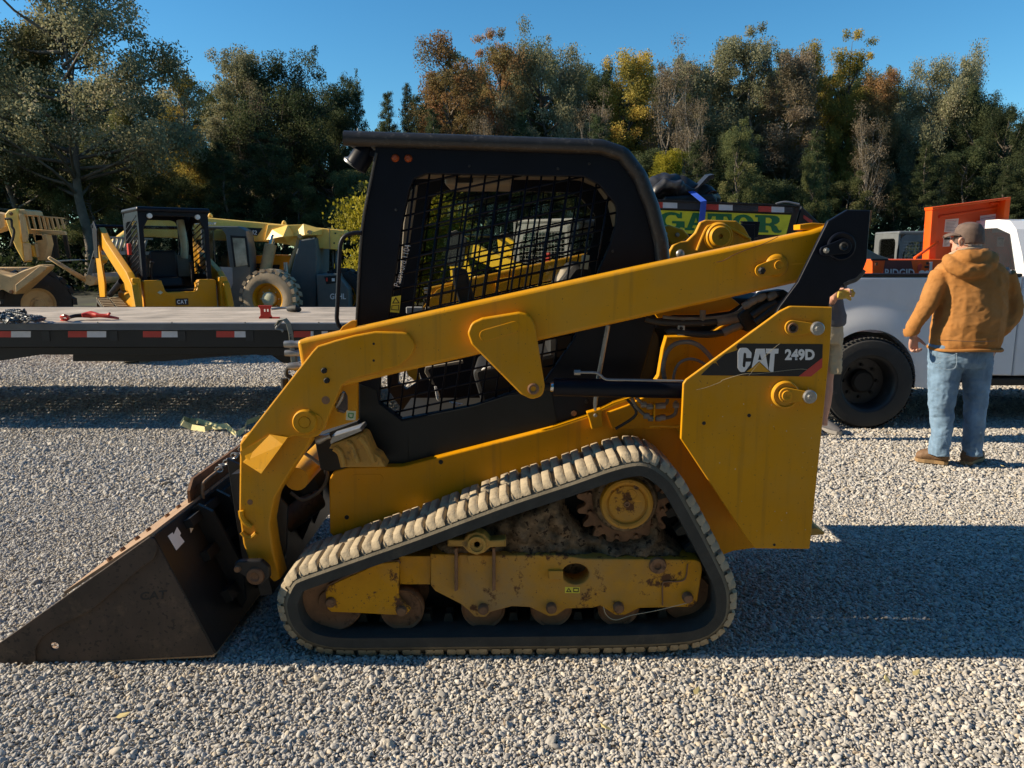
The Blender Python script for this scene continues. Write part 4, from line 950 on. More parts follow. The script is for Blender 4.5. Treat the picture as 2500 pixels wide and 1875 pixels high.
# ================================================================ wheels and generic parts
def wheel(parent, c, R, w, rim, mt_t, mt_r, face=(0,-1,0), lugs=0, lugd=.04, dish=.0, n=48, hub=.3, hubout=0, mt_h=None, bolts=0, names=('tyre','rim')):
    f = Vector(face).normalized(); c = Vector(c)
    k = .06*R
    prof = [(rim, -w/2+.01), (rim*1.06, -w/2-.005), (R*.8, -w/2-.012), (R-k, -w/2+.0), (R, -w/2+.04), (R, w/2-.04), (R-k, w/2), (rim, w/2)]
    t = MB().lathe(c, [(r, -d) for r, d in prof], f, n)
    if lugs:
        u = f.orthogonal().normalized(); v = f.cross(u)
        for side in (-1, 1):
            for i in range(lugs):
                a = 2*PI*(i+.25*side)/lugs; da = 2*PI/lugs*.28; P = []
                for rr in (R-.02, R+lugd):
                    for (yy, aa) in ((side*w*.52, a-da), (side*w*.52, a+da), (side*.01, a+da+.06), (side*.01, a-da+.06)):
                        P.append(c+u*(rr*math.cos(aa))+v*(rr*math.sin(aa))+f*yy)
                t.hexa(P)
    ty = t.build(names[0], mt_t, parent)
    rm = MB().lathe(c, [(rim*1.02, w/2), (rim*.96, w/2-.01), (rim*.9, w/2-.05), (rim*.86, w/2-.05-dish), (rim*.45, w/2-.06-dish), (rim*.40, w/2-.04-dish), (0, w/2-.04-dish)], f, n).build(names[1], mt_r, parent)
    h = MB().lathe(c, [(rim*hub, w/2-.06-dish), (rim*hub, w/2-.02-dish+hubout), (rim*hub*.8, w/2+.0-dish+hubout), (0, w/2+.0-dish+hubout)], f, 24).build('hub', mt_h or mt_r, rm)
    if bolts:
        u = f.orthogonal().normalized(); v = f.cross(u); b = MB()
        for i in range(bolts):
            a = 2*PI*i/bolts; b.lathe(c+u*(rim*.6*math.cos(a))+v*(rim*.6*math.sin(a))+f*(w/2-.06-dish), [(.014,0),(.014,.03),(0,.03)], f, 8)
        b.build('wheel_nuts', mt_h or mt_r, rm)
    return ty

# ================================================================ flatbed trailer
T = thing('flatbed_trailer', 'black flatbed trailer with worn plank deck and red and white tape', 'trailer', (-3, 7.9, 0))
YN, YFAR = 6.87, 9.04
zd = W(500, 790, YN).z; XR = 1.25; XL = -9.5
rnd = random.Random(2)
ym = YN+.10; k = 0
while ym < YFAR-.02:
    y2 = min(ym+.145, YFAR)
    MB().box((XL, ym+.003, zd-.04+rnd.uniform(-.002,.002)), (XR, y2-.003, zd+rnd.uniform(-.003,.001)), .004).build('deck_plank', M_wd, T)
    ym += .148
MB().box((XL, YN, zd-.06), (XR, YN+.098, zd+.002), .003).build('rub_rail', mat('side_rail_steel', (.12,.13,.145), .45, metal=.3), T)
zr = W(500, 848, YN).z; zb = W(500, 868, 7.1).z
MB().box((XL, YN+.015, zr), (XR, YN+.09, zd-.062), .004).build('side_rail', M_trl, T)
zbb = W(500, 866, YN+.1).z
pl('main_beam', [(-700,848),(1420,848),(1420,866),(640,868),(600,862),(400,866),(180,866),(110,864),(60,872),(0,881),(-300,884),(-700,884)], YN+.12, .1, M_trl, T)
pl('lower_frame', [(178,850),(650,850),(660,860),(400,882),(178,882)], YN+.25, .08, M_trl, T)
pl('lower_frame', [(178,850),(650,850),(660,860),(400,882),(178,882)], YFAR-.3, .08, M_trl, T)
pl('main_beam', [(-700,848),(1420,848),(1420,866),(-700,866)], YFAR-.6, .1, M_trl, T)
pl('suspension_bracket', [(655,850),(720,850),(720,888),(690,886),(664,868)], YN+.5, .1, M_trl, T)
for x in np.arange(XL+.3, XR, .6): MB().box((x, YN+.09, zd-.15), (x+.06, YFAR, zd-.045)).build('cross_member', M_trl, T)
rk = MB()
for x in np.arange(XL+.4, XR, .61):
    rk.box((x, YN+.008, zd-.155), (x+.07, YN+.016, zd-.068))
rk.build('stake_pockets', mat('pocket_steel', (.018,.019,.021), .5), T)
MB().box((XL, YFAR, zd-.15), (XR, YFAR+.06, zd+.0)).build('far_rail', M_trl, T)
for a, b in ((-30,75),(166,259),(349,440),(528,617),(717,800),(900,985),(1085,1165)):
    m = (a+b)/2 if a > 0 else 27
    pl('red_tape', [(a,808.5),(m,808.5),(m,823.5),(a,823.5)], YN+.013, .002, M_red, T, 0)
    pl('white_tape', [(m,808.5),(b,808.5),(b,823.5),(m,823.5)], YN+.013, .002, M_tape, T, 0)
for x in (237,418,597,777): MB().box(W(x,786,YN-.004), W(x+3,791,YN-.004)+Vector((0,.006,0))).build('rail_stud', M_stl, T)
pl('tool_box_under', [(1040,850),(1180,850),(1180,900),(1040,900)], YN+.3, .5, M_trl, T)
for wx in (-8.6, -7.6):
    wheel(T, (wx, YN+.35, .42), .42, .25, .22, M_tyre, M_ggry, names=('tyre','rim'))
    wheel(T, (wx, YFAR-.35, .42), .42, .25, .22, M_tyre, M_ggry, names=('tyre','rim'))
# things on the deck
def chainpath(mb, pts, r=.006, L_=.05, w_=.018):
    pts = [Vector(p) for p in pts]; out = []
    for a, b in zip(pts, pts[1:]):
        n_ = max(1, int((b-a).length/(L_*.75)))
        for i in range(n_): out.append((a.lerp(b, (i+.5)/n_), (b-a).normalized()))
    for i, (c, d) in enumerate(out):
        sd_ = d.cross(Vector((0,0,1))).normalized(); up = sd_ if i % 2 else (Vector((0,0,1))*.8+sd_*.6)
        mb.tube([c+d*(L_/2*math.cos(t))+up*(w_*math.sin(t)) for t in [j*PI/4 for j in range(8)]], r, 6, 1, closed=True)
cmb = MB(); rnd = random.Random(9); P = []
def on(px, py, zz=zd): 
    v = W(px, py, 1)-Vector((0,0,H)); k = (zz-H)/v.z; return Vector((0,0,H))+v*k
for (x, y) in [(-40,775),(0,768),(30,762),(55,759),(58,765),(30,770),(0,777),(-20,782),(20,776),(50,777),(75,774),(105,776),(80,781),(50,781),(20,784),(0,772),(25,766),(40,759),(18,762),(60,770),(90,779)]:
    P.append(on(x, y, zd+.02+rnd.uniform(0,.05)))
chainpath(cmb, P, .008, .07, .026)
tag(cmb.build('binding_chain', mat('dark_chain_steel', (.05,.055,.06), .45, metal=.5)), 'heap of dark steel chain lying on the plank deck at far left', 'chain')
rb = thing('ratchet_binder', 'red ratchet load binder lying on the plank deck', 'load binder', on(215,774))
MB().tube([on(165,776,zd+.03), on(185,771,zd+.04), on(215,769,zd+.045)], [.016,.018,.022], 10).build('barrel', M_drk, rb)
MB().tube([on(200,770,zd+.045), on(222,768,zd+.05), on(240,770,zd+.045)], [.02,.035,.02], 12).build('ratchet_housing', M_redp, rb)
MB().tube([on(218,768,zd+.05), on(250,771,zd+.04), on(290,777,zd+.01)], [.022,.018,.010], 8).build('handle', M_redp, rb)
MB().tube([on(235,769,zd+.05), on(262,769,zd+.05), on(268,764,zd+.07)], [.014,.013,.010], 8).build('screw_end', M_redp, rb)
MB().tube([on(152,778,zd+.02), on(150,773,zd+.05), on(160,771,zd+.06), on(168,776,zd+.03), on(160,781,zd+.01), on(150,780,zd+.01)], .014, 8).build('grab_hook', M_redp, rb)
hb = thing('winch_bracket', 'bright red channel bracket standing on the deck edge', 'bracket', on(650,777))
o_ = on(650,778)
MB().box(o_+Vector((-.07,0,.0)), o_+Vector((.055,.02,.018))).build('base_flange', M_redp, hb)
mb = MB(); base = [(-.07,.0),(-.055,.02),(-.055,.08),(-.075,.11),(-.06,.115),(.05,.115),(.06,.11),(.045,.08),(.045,.03),(.06,.0)]
mb.plate2([Vector((o_.x+x, o_.z+.012+z)) for x, z in base], [[Vector((o_.x+x, o_.z+.012+z)) for x, z in ((-.02,.055),(-.02,.08),(-.005,.08),(-.005,.055))], [Vector((o_.x+x, o_.z+.012+z)) for x, z in ((.01,.055),(.01,.08),(.025,.08),(.025,.055))]], lambda x, z, d: Vector((x, o_.y+d, z)), .012, .003).build('upright', M_redp, hb)
MB().box(o_+Vector((.03,0,.0)), o_+Vector((.12,.05,.014))).build('foot', M_redp, hb)
rt = thing('strap_ratchet', 'grey ratchet strap handle on the deck behind the red bracket', 'ratchet', on(700,752))
MB().tube([on(662,755,zd+.02), on(690,752,zd+.03), on(712,752,zd+.03)], .013, 8).build('handle', M_stl, rt)
MB().tube([on(705,754,zd+.03), on(722,753,zd+.04), on(732,756,zd+.02)], [.03,.04,.02], 10).build('spool', M_drk, rt)
ws = thing('hanging_strap', 'grey webbing strap with black lettering hanging over the trailer rail', 'strap', W(700,830,YN-.03))
P = [W(x, y, YN-.03) for x, y in ((676,793),(684,781),(695,779),(704,790),(710,815),(713,850),(716,885),(724,905))]
MB().strip(P, Vector((.03,.03,.012)), .004).build('webbing', mat('grey_webbing', (.20,.20,.165), .8, bump=.3, bs=200), ws)
text_fit('HU', None, YN-.05, M_mark, ws, 'webbing_print', corners=[W(704,833,YN-.045), W(703,818,YN-.045), W(713,832,YN-.045), W(711,816,YN-.045)])
MB().tube([W(x, y, YN-.03) for x, y in ((690,782),(678,795),(674,803),(690,806),(688,810))], .008, 8).build('strap_hook', M_stl, ws)
gs = MB(); st = []; wv = []
for (u, v, a) in ((1600,1395,90),(1480,1450,80),(1470,1500,60),(1420,1510,40),(1360,1480,75),(1300,1475,90),(1200,1450,85),(1130,1430,85),(1098,1440,90),(1098,1465,95),(1150,1465,80),(1230,1478,70),(1300,1462,70)):
    px, py = q1(2, u, v); p = G(px, py); p.z = .03+.02*math.sin(u*.07); st.append(p)
    wv.append(Vector((.02*math.sin(u*.03), .03, .045)))
tag(gs.strip(st, wv, .003).build('ground_strap', M_strap), 'pale yellow tie-down strap lying looped on the gravel left of the loader arm', 'strap')

# ================================================================ generic compact loader (local: front at -y)
def make_loader(name, label, M_arm, M_body, M_frame, group=None, slats=True, glass=False, logo=True):
    t = thing(name, label, 'track loader', group=group)
    px = lambda pts, x, th, nm, m, b=.006, par=None, holes=(): MB().plate2([Vector(p[:2]) for p in fillet(pts)], [[Vector(p[:2]) for p in fillet(h)] for h in holes], lambda y, z, d: Vector((x+d, y, z)), th, b).build(nm, m, par or t)
    py = lambda pts, y, th, nm, m, b=.006, par=None, holes=(): MB().plate2([Vector(p[:2]) for p in fillet(pts)], [[Vector(p[:2]) for p in fillet(h)] for h in holes], lambda x, z, d: Vector((x, y+d, z)), th, b).build(nm, m, par or t)
    py([(-.52,.35),(-.52,1.18,.04),(-.27,1.18,.02),(-.22,1.0,.05),(.22,1.0,.05),(.27,1.18,.02),(.52,1.18,.04),(.52,.35,.1)], -.75, .18, 'front_panel', M_body, .015)
    MB().box((-.5,-.6,.35),(.5,1.35,.95),.03).build('chassis', M_body, t)
    MB().box((-.48,.45,.95),(.48,1.3,1.35),.04).build('engine_hood', M_body, t)
    py([(-.5,1.0),(-.5,2.2,.06),(.5,2.2,.06),(.5,1.0)], -.62, .07, 'cab_front_frame', M_frame, .01, None, [[(-.43,1.15,.03),(-.43,1.95,.12),(-.33,2.12,.08),(.33,2.12,.08),(.43,1.95,.12),(.43,1.15,.03),(.24,1.02,.04),(-.24,1.02,.04)]])
    MB().box((-.52,-.68,2.18),(.52,.45,2.25),.03).build('cab_roof', M_frame, t)
    py([(-.5,1.0),(-.5,2.2),(.5,2.2),(.5,1.0)], .40, .05, 'cab_rear_frame', M_frame, .01, None, [[(-.40,1.52,.1),(-.40,2.10,.12),(.30,2.10,.12),(.30,1.52,.1)]])
    py([(-.41,1.51),(-.41,2.11),(.31,2.11),(.31,1.51)], .425, .006, 'rear_window', M_pane, 0)
    for s in (-1, 1):
        fr = px([(-.58,1.1),(-.62,2.2,.05),(.35,2.2,.2),(.45,1.9,.1),(.45,1.1)], s*.5-(.02 if s > 0 else .0), .02, 'cab_side_frame', M_frame, .003, None, [[(-.50,1.25,.03),(-.52,2.05,.06),(.22,2.05,.15),(.33,1.8,.1),(.33,1.25,.03)]])
        w = MB(); xx = s*.5
        if slats:
            for k in range(11):
                z = 1.2+k*.082; w.tube([(xx, -.52, z+.10), (xx, .32, z-.10)], .010, 4, 1)
        for k in range(14):
            w.tube([(xx, -.50+k*.06, 1.24), (xx, -.52+k*.06, 2.04)], .0035, 4, 1)
            if not slats: w.tube([(xx, -.52, 1.26+k*.06), (xx, .33, 1.26+k*.06)], .0035, 4, 1)
        w.build('side_mesh', M_frame if slats else M_ggry, fr)
        a0 = s*.60 if s > 0 else -.70
        px([(1.55,1.98,.04),(1.35,2.0,.05),(.9,1.78,.1),(-.55,1.30,.08),(-.85,1.12,.1),(-1.12,.5,.05),(-1.12,.15,.03),(-.95,.15,.03),(-.9,.5,.05),(-.72,.92,.08),(-.45,1.08,.1),(.8,1.5,.1),(1.3,1.68,.05),(1.5,1.6,.05)], a0, .10, 'lift_arm', M_arm, .015)
        px([(1.2,.4),(1.0,1.1),(1.25,1.72,.06),(1.6,1.72,.04),(1.5,.4)], s*.72-(.0 if s > 0 else .03), .03, 'rear_tower', M_arm, .008)
        px([(1.30,1.5),(1.2,1.95,.04),(1.42,2.1,.05),(1.62,2.05,.05),(1.62,1.5)], s*.755-.01, .02, 'rear_link', M_blk, .006)
        MB().tube([(s*.66,.1,1.15),(s*.66,1.1,.9)], .045, 12, 1).build('lift_cylinder', M_blk, t)
        # track
        xa = -.90 if s < 0 else .55; loop = [Vector(p) for p in ((-.95,.05),(-1.08,.2),(-1.02,.42),(.7,.80),(.95,.78),(1.2,.3),(1.15,.06),(1.0,0),(-.8,0))]
        pth2, ln = resample(loop, True, 108); mb = MB(); N_ = len(pth2); rings = []
        cen = Vector((0,.35)); nr = []
        for i in range(N_):
            d = (pth2[(i+1) % N_]-pth2[i-1]).normalized(); n_ = Vector((d.y,-d.x))
            if n_.dot(pth2[i]-cen) < 0: n_ = -n_
            nr.append(n_)
            rings.append([mb.bm.verts.new((xa+x, pth2[i].x+n_.x*h, pth2[i].y+n_.y*h)) for x, h in ((0,-.04),(0,0),(.35,0),(.35,-.04))])
        for a, b in zip(rings, rings[1:]+rings[:1]):
            for k in range(4): mb.bm.faces.new((a[k], a[(k+1) % 4], b[(k+1) % 4], b[k]))
        tk = mb.build('rubber_track', M_rub, t); mb = MB()
        for i in range(0, N_, 2):
            for (x0, x1, sh) in ((.01,.16,0),(.19,.34,1)):
                i0 = (i+sh) % N_; p, n_ = pth2[i0], nr[i0]; d = Vector((-n_.y, n_.x)); P = []
                for h in (-.002, .03):
                    for (x, st) in ((x0,-.017),(x1,-.017),(x1,.017),(x0,.017)): v = p+n_*h+d*st; P.append((xa+x, v.x, v.y))
                mb.hexa(P)
        mb.build('track_lugs', M_lug, tk)
        px([(-.85,.12,.05),(-.85,.35,.05),(.4,.5,.05),(1.0,.35,.1),(1.0,.1,.05)], xa+.08, .18, 'undercarriage', M_arm, .01)
        MB().lathe((s*.34,-.625,2.12), [(0,-.03),(.035,-.03),(.04,-.01),(.04,.01)], 'Y', 20).build('headlight', M_wht, fr)
        # joysticks
        MB().tube([(s*.30,-.25,1.1),(s*.30,-.28,1.35),(s*.28,-.3,1.45)], [.02,.02,.035], 10).build('joystick', M_seat, t)
    MB().tube([(-.78,1.55,2.02),(.78,1.55,2.02)], .03, 10, 1).build('link_crossbar', M_blk, t)
    px([(-.2,1.05,.04),(-.15,1.2,.03),(.12,1.2,.05),(.14,1.62,.1),(.24,1.62,.08),(.3,1.05)], -.20, .40, 'seat', M_seat, .04)
    MB().box((-.44,-.6,1.0),(.44,.4,1.03)).build('cab_floor', M_drk, t)
    MB().box((-.46,.32,1.2),(.46,.38,1.55),.01).build('rear_console', M_int, t)
    MB().tube([(.33,.35,2.1),(.34,.30,1.9),(.36,.30,1.7),(.35,.33,1.5)], .06, 12).build('air_duct', M_lbl, t)
    py([(.3,1.2),(.3,1.9,.1),(.38,2.0,.05),(.44,2.0),(.44,1.2)], -.1, .01, 'side_glass', M_pane, 0)
    MB().box((-.98-.0,-.3,1.55),(-.93,-.2,1.72),.01).build('red_lockout', M_redp, t).location.x = .38
    for s in (-1, 1): MB().box((s*.62-.06,-.80,.7),(s*.62+.06,-.62,1.22),.02).build('front_post', M_arm, t)
    if logo:
        py([(-.09,.80),(-.09,.90),(.09,.90),(.09,.80)], -.757, .004, 'nose_plate', M_mark, 0)
        for k, ch_ in enumerate('CAT'):
            o = text_fit(ch_, None, 0, M_wht, t, 'brand_letter', bold=.03, corners=[Vector((-.075+k*.05,-.759,.82)), Vector((-.03+k*.05,-.759,.82)), Vector((-.075+k*.05,-.759,.88)), Vector((-.03+k*.05,-.759,.88))])
        py([(-.34,1.0),(-.30,1.03),(-.26,1.0),(-.30,.97)], -.756, .003, 'diamond_mark', M_lbl, 0)
    return t
M_dgry = mat('mid_grey_frame', (.13,.14,.145), .5)
lc = make_loader('track_loader', 'yellow tracked loader with black cab facing the camera behind the trailer', M_yelT, M_yel, M_blk)
lc.location = (W(405,700,12.2).x, 12.3, 0); lc.rotation_euler = (0,0,math.radians(37))
m2 = make_loader('track_loader', 'bright yellow tracked loader with grey cab seen through the near cab window', M_brtyl, M_brtyl, M_ggry, slats=False, logo=False)
m2.scale = (.92,.92,.92); m2.location = (.62, 11.9, 0); m2.rotation_euler = (0,0,math.radians(56))
text_fit('259', None, 0, M_wht, m2, 'model_number', bold=.04, corners=[m2.matrix_world @ Vector((0,0,0))]*4).location = (0,0,0)
bpy.data.objects.remove([o for o in COL.objects if o.name.startswith('model_number') and o.parent == m2][0])
def local_text(s, parent, corners, mt, name='model_number', bold=.04):
    o = text_fit(s, None, 0, mt, None, name, bold=bold, corners=corners); o.parent = parent; return o
local_text('259', m2, [Vector((-.705,.35,1.38)), Vector((-.705,.02,1.27)), Vector((-.705,.35,1.52)), Vector((-.705,.02,1.41))], M_mark)
m3 = make_loader('track_loader', 'grey caged cab of a tracked loader parked beyond the white truck bed', M_gry, M_blk, M_dgry, slats=False, logo=False)
m3.location = (W(2215,600,14).x, 14, 0); m3.scale = (.87,.87,.87); m3.rotation_euler = (0,0,math.radians(90))

# ================================================================ telehandler with long boom
TH = thing('telehandler', 'pale yellow boom telehandler with grey cab and tan tyres behind the loader', 'telehandler', (W(560,700,17).x, 17.6, 0))
Y7 = 17.0
Z = lambda pts: q(15, pts)
boom = pl('boom', Z([(262,400),(290,98,10),(380,95),(900,140),(1480,193),(1900,232),(2080,248,8),(2078,290),(2040,300),(2035,415,8),(1840,400),(1840,300),(1700,310),(1430,345),(1100,335),(905,330),(600,312),(300,300)]), Y7+.55, .42, M_cream, TH, .02)
pl('boom_pivot_plate', Z([(1430,200,10),(1590,205),(1730,200),(1890,238),(1880,285),(1730,315),(1680,400),(1600,370),(1420,345),(1400,330)]), Y7+.5, .06, M_cream, TH, .012)
mb = MB(); A = [W(*q1(15,u,v), Y7+.5) for u, v in ((1470,245),(1600,205),(1660,300),(1600,355),(1420,330))]; cc = W(*q1(15,1560,300), Y7+.2)
mb.extr(A, (0,-.02,0))
for i in range(5): mb.bm.faces.new([mb.bm.verts.new(p) for p in (A[i-1]-Vector((0,.02,0)), A[i]-Vector((0,.02,0)), cc)])
mb.build('cylinder_cowl', M_cream, TH)
mb = MB(); A = [W(*q1(15,u,v), Y7+.5) for u, v in ((1730,195),(1890,240),(1880,288),(1700,318),(1640,300))]; cc = W(*q1(15,1740,290), Y7+.3)
for i in range(5): mb.bm.faces.new([mb.bm.verts.new(p) for p in (A[i-1], A[i], cc)])
mb.extr(A, (0,.05,0)).build('pivot_cowl', M_cream, TH)
for u, v in ((1705,300),(1785,268)): disc('boom_pin', q1(15,u,v), Y7+.4, [(0,-.05),(5.5,-.05),(6,.1)], M_gtan, TH, 16)
for u, v in ((945,128),(1568,190)):
    MB().tube([W(*q1(15,u+a,v+b), Y7+.7) for a, b in ((-14,12),(-8,-8),(0,-14),(8,-8),(14,12))], .025, 8).build('lifting_eye', M_cream, TH)
for u, v in ((2000,275),(1990,358)): disc('end_hole', q1(15,u,v), Y7+.545, [(0,-.002),(2,-.002),(2.1,.004)], M_drk, TH, 10)
MB().box(W(*q1(15,1945,225),Y7+.53), W(*q1(15,1958,410),Y7+.53)+Vector((0,.02,0))).build('boom_seam', M_gtan, TH)
pl('number_panel', Z([(1235,225),(1385,232),(1340,298),(1262,285),(1240,270)]), Y7+.545, .006, M_mark, TH, 0)
text_fit('C-42', None, 0, M_wht, TH, 'model_number', bold=.03, corners=[W(*q1(15,u,v), Y7+.54) for u, v in ((1232,275),(1338,290),(1236,240),(1342,252))])
text_fit('EQUIPMENT', None, 0, M_tape, TH, 'boom_lettering', bold=.03, corners=[W(*q1(15,u,v), Y7+.54) for u, v in ((790,200),(995,210),(792,172),(998,182))])
# cab (near side)
cab_o = Z([(860,230),(905,212,10),(1180,215,20),(1245,250,15),(1275,420),(1280,560),(1290,900),(1100,900),(900,900)])
pl('telehandler_cab', cab_o, Y7, .45, M_gry, TH, .02, [Z([(905,255,12),(935,235,10),(1040,240,15),(1075,290,10),(1090,420),(1110,560),(900,560)])])
pl('cab_window', Z([(905,250),(1080,250),(1110,560),(900,560)]), Y7+.1, .01, M_pane, TH, 0)
MB().box(W(*q1(15,965,235),Y7+.02), W(*q1(15,985,520),Y7+.02)+Vector((0,.04,0))).build('window_post', M_gry, TH)
pl('door_glass', Z([(1118,300,8),(1240,308,8),(1270,540,5),(1150,560,5)]), Y7-.012, .012, mat('reflective_glass', (.42,.38,.28), .12, var=.5, vs=3), TH, .002)
for P in ([(1112,292),(1248,300),(1280,560),(1262,562),(1235,318),(1125,312)], [(1112,292),(1128,300),(1160,556),(1145,562)]): pl('door_frame', Z(P), Y7-.02, .012, M_drk, TH, .001)
pl('lower_door', Z([(1030,560),(1130,565,5),(1135,700),(1105,780),(1080,700),(1050,600)]), Y7-.01, .012, M_ggry, TH, .002)
pl('telehandler_seat', Z([(1035,480),(1060,430,5),(1090,420,5),(1090,560),(1030,560)]), Y7+.35, .4, M_seat, TH, .02)
# engine, chassis and rear
pl('chassis_frame', Z([(900,780),(2150,780),(2100,940),(900,940)]), Y7+.45, .9, M_gry, TH, .02)
pl('engine_cover', Z([(1282,470,8),(1420,455,10),(1620,460,10),(1640,560),(1600,640),(1290,640)]), Y7+.6, .8, M_yel, TH, .02)
pl('engine_grille', Z([(1290,530),(1400,530),(1380,640),(1300,640)]), Y7+.57, .02, M_drk, TH, .002, [Z([(1300+i*26+(j%2)*12,540+j*26),(1316+i*26+(j%2)*12,540+j*26),(1316+i*26+(j%2)*12,556+j*26),(1300+i*26+(j%2)*12,556+j*26)]) for i in range(3) for j in range(3)])
pl('engine_grille', Z([(1460,540),(1530,540),(1520,620),(1455,620)]), Y7+.57, .02, M_drk, TH, .002)
MB().tube([W(*q1(15,1400,640),Y7+.3), W(*q1(15,1455,370),Y7+.42)], .13, 18, 1).build('boom_cylinder', M_gtan, TH)
MB().tube([W(*q1(15,1455,370),Y7+.42), W(*q1(15,1480,290),Y7+.45)], .07, 14, 1).build('cylinder_rod', M_chr, TH)
MB().tube([W(*q1(15,1600,620),Y7+.5), W(*q1(15,1640,500),Y7+.5), W(*q1(15,1700,330),Y7+.5)], .06, 12, 1).build('rear_cylinder', M_gtan, TH)
MB().tube([W(*q1(15,1580,520),Y7+.1), W(*q1(15,1585,610),Y7+.1)], .045, 10, 1).build('exhaust_stub', M_stl, TH)
pl('rear_panel', Z([(1700,330),(1830,310,10),(1845,420),(1840,900),(1600,900),(1620,620),(1650,500)]), Y7+.3, 1.2, M_gry, TH, .03)
pl('counterweight', Z([(1838,620,15),(2025,615,10),(2030,640),(2110,740,20),(2115,900),(1850,905)]), Y7+.1, 1.5, M_gry, TH, .03)
pl('lamp_grille', Z([(1905,640),(2022,632),(2025,690),(1925,705)]), Y7+.09, .02, M_drk, TH, .002)
MB().box(W(*q1(15,1970,655),Y7+.07), W(*q1(15,1995,680),Y7+.07)+Vector((0,.02,0))).build('tail_lamp', M_wht, TH)
MB().box(W(*q1(15,1920,650),Y7+.07), W(*q1(15,1935,680),Y7+.07)+Vector((0,.02,0))).build('tail_lamp', M_redp, TH)
text_fit('GEHL', (240+.2893*1955, 490+.2893*783, 240+.2893*2090, 490+.2893*832), Y7+.085, M_wht, TH, 'maker_lettering', bold=.02)
for u in (1980, 2005): MB().tube([W(*q1(15,u,420),Y7+.8), W(*q1(15,u,620),Y7+.8)], .03, 6, 1).build('rear_guard_post', M_gry, TH)
# wheels
wc = W(*q1(15,1440,800), Y7-.15)
M_wtyre = mat('tan_clay_tyre', (.36,.29,.20), .9, var=.15, bump=.3, bs=30, dirt=((.2,.16,.12), .6, 8))
def tw_(cx, cy, yy, mt): 
    c = W(cx, cy, yy); wheel(TH, (c.x, yy+.18, .60), .60, .36, .34, mt, M_yelT, face=(-.15,-1,0), lugs=22, lugd=.05, dish=.08, hub=.45, hubout=.05, mt_h=M_lbl, bolts=8)
tw_(*q1(15,1435,795), Y7-.3, M_wtyre)
tw_(*q1(15,1620,790), Y7+1.5, M_tyre); tw_(*q1(15,2060,830), Y7+.5, M_tyre); tw_(*q1(15,620,800), Y7-.2, M_tyre)
# fork carriage on the boom end
Y8 = 14.2; Zs = lambda pts: q(16, pts)
MB().tube([W(*q1(15,300,250), Y7+.7), W(*q1(16,1500,700), Y8+.9), W(*q1(16,1330,860), Y8+.3)], .12, 10).build('boom_head', M_cream, TH)
pl('carriage_side', Zs([(1322,512,8),(1368,528,8),(1225,1145,6),(1152,1110,6),(1235,820)]), Y8, .1, M_gry, TH, .01, [Zs(circ(1262,830,16,12))])
pl('carriage_side', Zs([(1322,512,8),(1368,528,8),(1225,1145,6),(1152,1110,6),(1235,820)]), Y8+1.9, .1, M_gry, TH, .01)
car = MB()
def cpt(t, o): a = W(*q1(16,1345,520), Y8); b = W(*q1(16,1190,1120), Y8); p = a.lerp(b, t); return p+Vector((o, 0, 0))
for (t0, t1) in ((.02,.06), (.36,.44), (.86,.96)):
    car.hexa([cpt(t0,0), cpt(t1,0), cpt(t1,.0)+Vector((0,1.95,0)), cpt(t0,0)+Vector((0,1.95,0)), cpt(t0,.08), cpt(t1,.08), cpt(t1,.08)+Vector((0,1.95,0)), cpt(t0,.08)+Vector((0,1.95,0))])
for k in range(1, 12):
    y = k*.16; car.tube([cpt(.04,.04)+Vector((0,y,0)), cpt(.40,.04)+Vector((0,y,0))], .025, 6, 1)
car.build('load_backrest', M_ggry, TH)
for y in (.05, 1.5):
    MB().tube([W(*q1(16,1175,1140), Y8+y), W(*q1(16,655,820), Y8+y-.4)], [.05,.03], 6, 1).build('fork_tine', M_gtan, TH)
MB().tube([W(*q1(16,1210,1130), Y8), W(*q1(16,1560,1085), Y8+1.0)], .10, 8, 1).build('fork_bar', M_gtan, TH)
disc('carriage_pin', q1(16,1330,860), Y8-.1, [(0,-.02),(7,-.02),(8,.2)], M_yelT, TH, 16)

# ================================================================ older machine, far left edge
OT = thing('old_telehandler', 'weathered tan telehandler with raised fork carriage at the left edge of the photo', 'telehandler', (W(20,700,14.5).x-1, 14.8, 0))
Y9 = 14.5
pl('boom_head_plate', Zs([(62,235,15),(110,180,10),(208,160,10),(225,175),(275,410),(290,480),(270,560),(300,640,20),(300,690,20),(325,860),(320,885),(300,860),(205,690,10),(165,590),(120,460),(75,330)]), Y9, .25, M_cream, OT, .02)
pl('old_boom', Zs([(-900,300),(-100,200),(60,240),(80,400),(20,440),(-100,480),(-900,620)]), Y9+.1, .3, M_gtan, OT, .02)
disc('head_pin', q1(16,152,232), Y9, [(0,-.03),(3,-.03),(4,-.01),(5,.01)], M_rust, OT, 14)
pl('head_top_guard', Zs([(220,178),(330,172,10),(355,190,10),(372,245),(240,235)]), Y9+.05, .5, M_gtan, OT, .01)
MB().tube([W(*q1(16,u,v), Y9-.08) for u, v in ((70,300),(150,310),(160,400),(190,460),(175,560),(145,670))], .022, 8).build('old_hose', M_drk, OT)
for u in (270,): pl('carriage_post', Zs([(250,230),(295,235),(345,520),(340,610),(305,620)]), Y9-.02, .1, M_gtan, OT, .01)
fr2 = MB()
for k, u in enumerate((350,430,510,570,620,680,750,820)):
    A, B = q1(16,u-12,255+k*4), q1(16,u+30,440)
    fr2.plate([(A[0],A[1]),(A[0]+5,A[1]),(B[0]+5,B[1]),(B[0],B[1])], Y9+.15+.1*k, .03, .002)
fr2.build('backrest_bars', M_gtan, OT)
pl('carriage_rail', Zs([(310,235),(840,285),(842,300),(310,255)]), Y9+.5, .08, M_gtan, OT, .005)
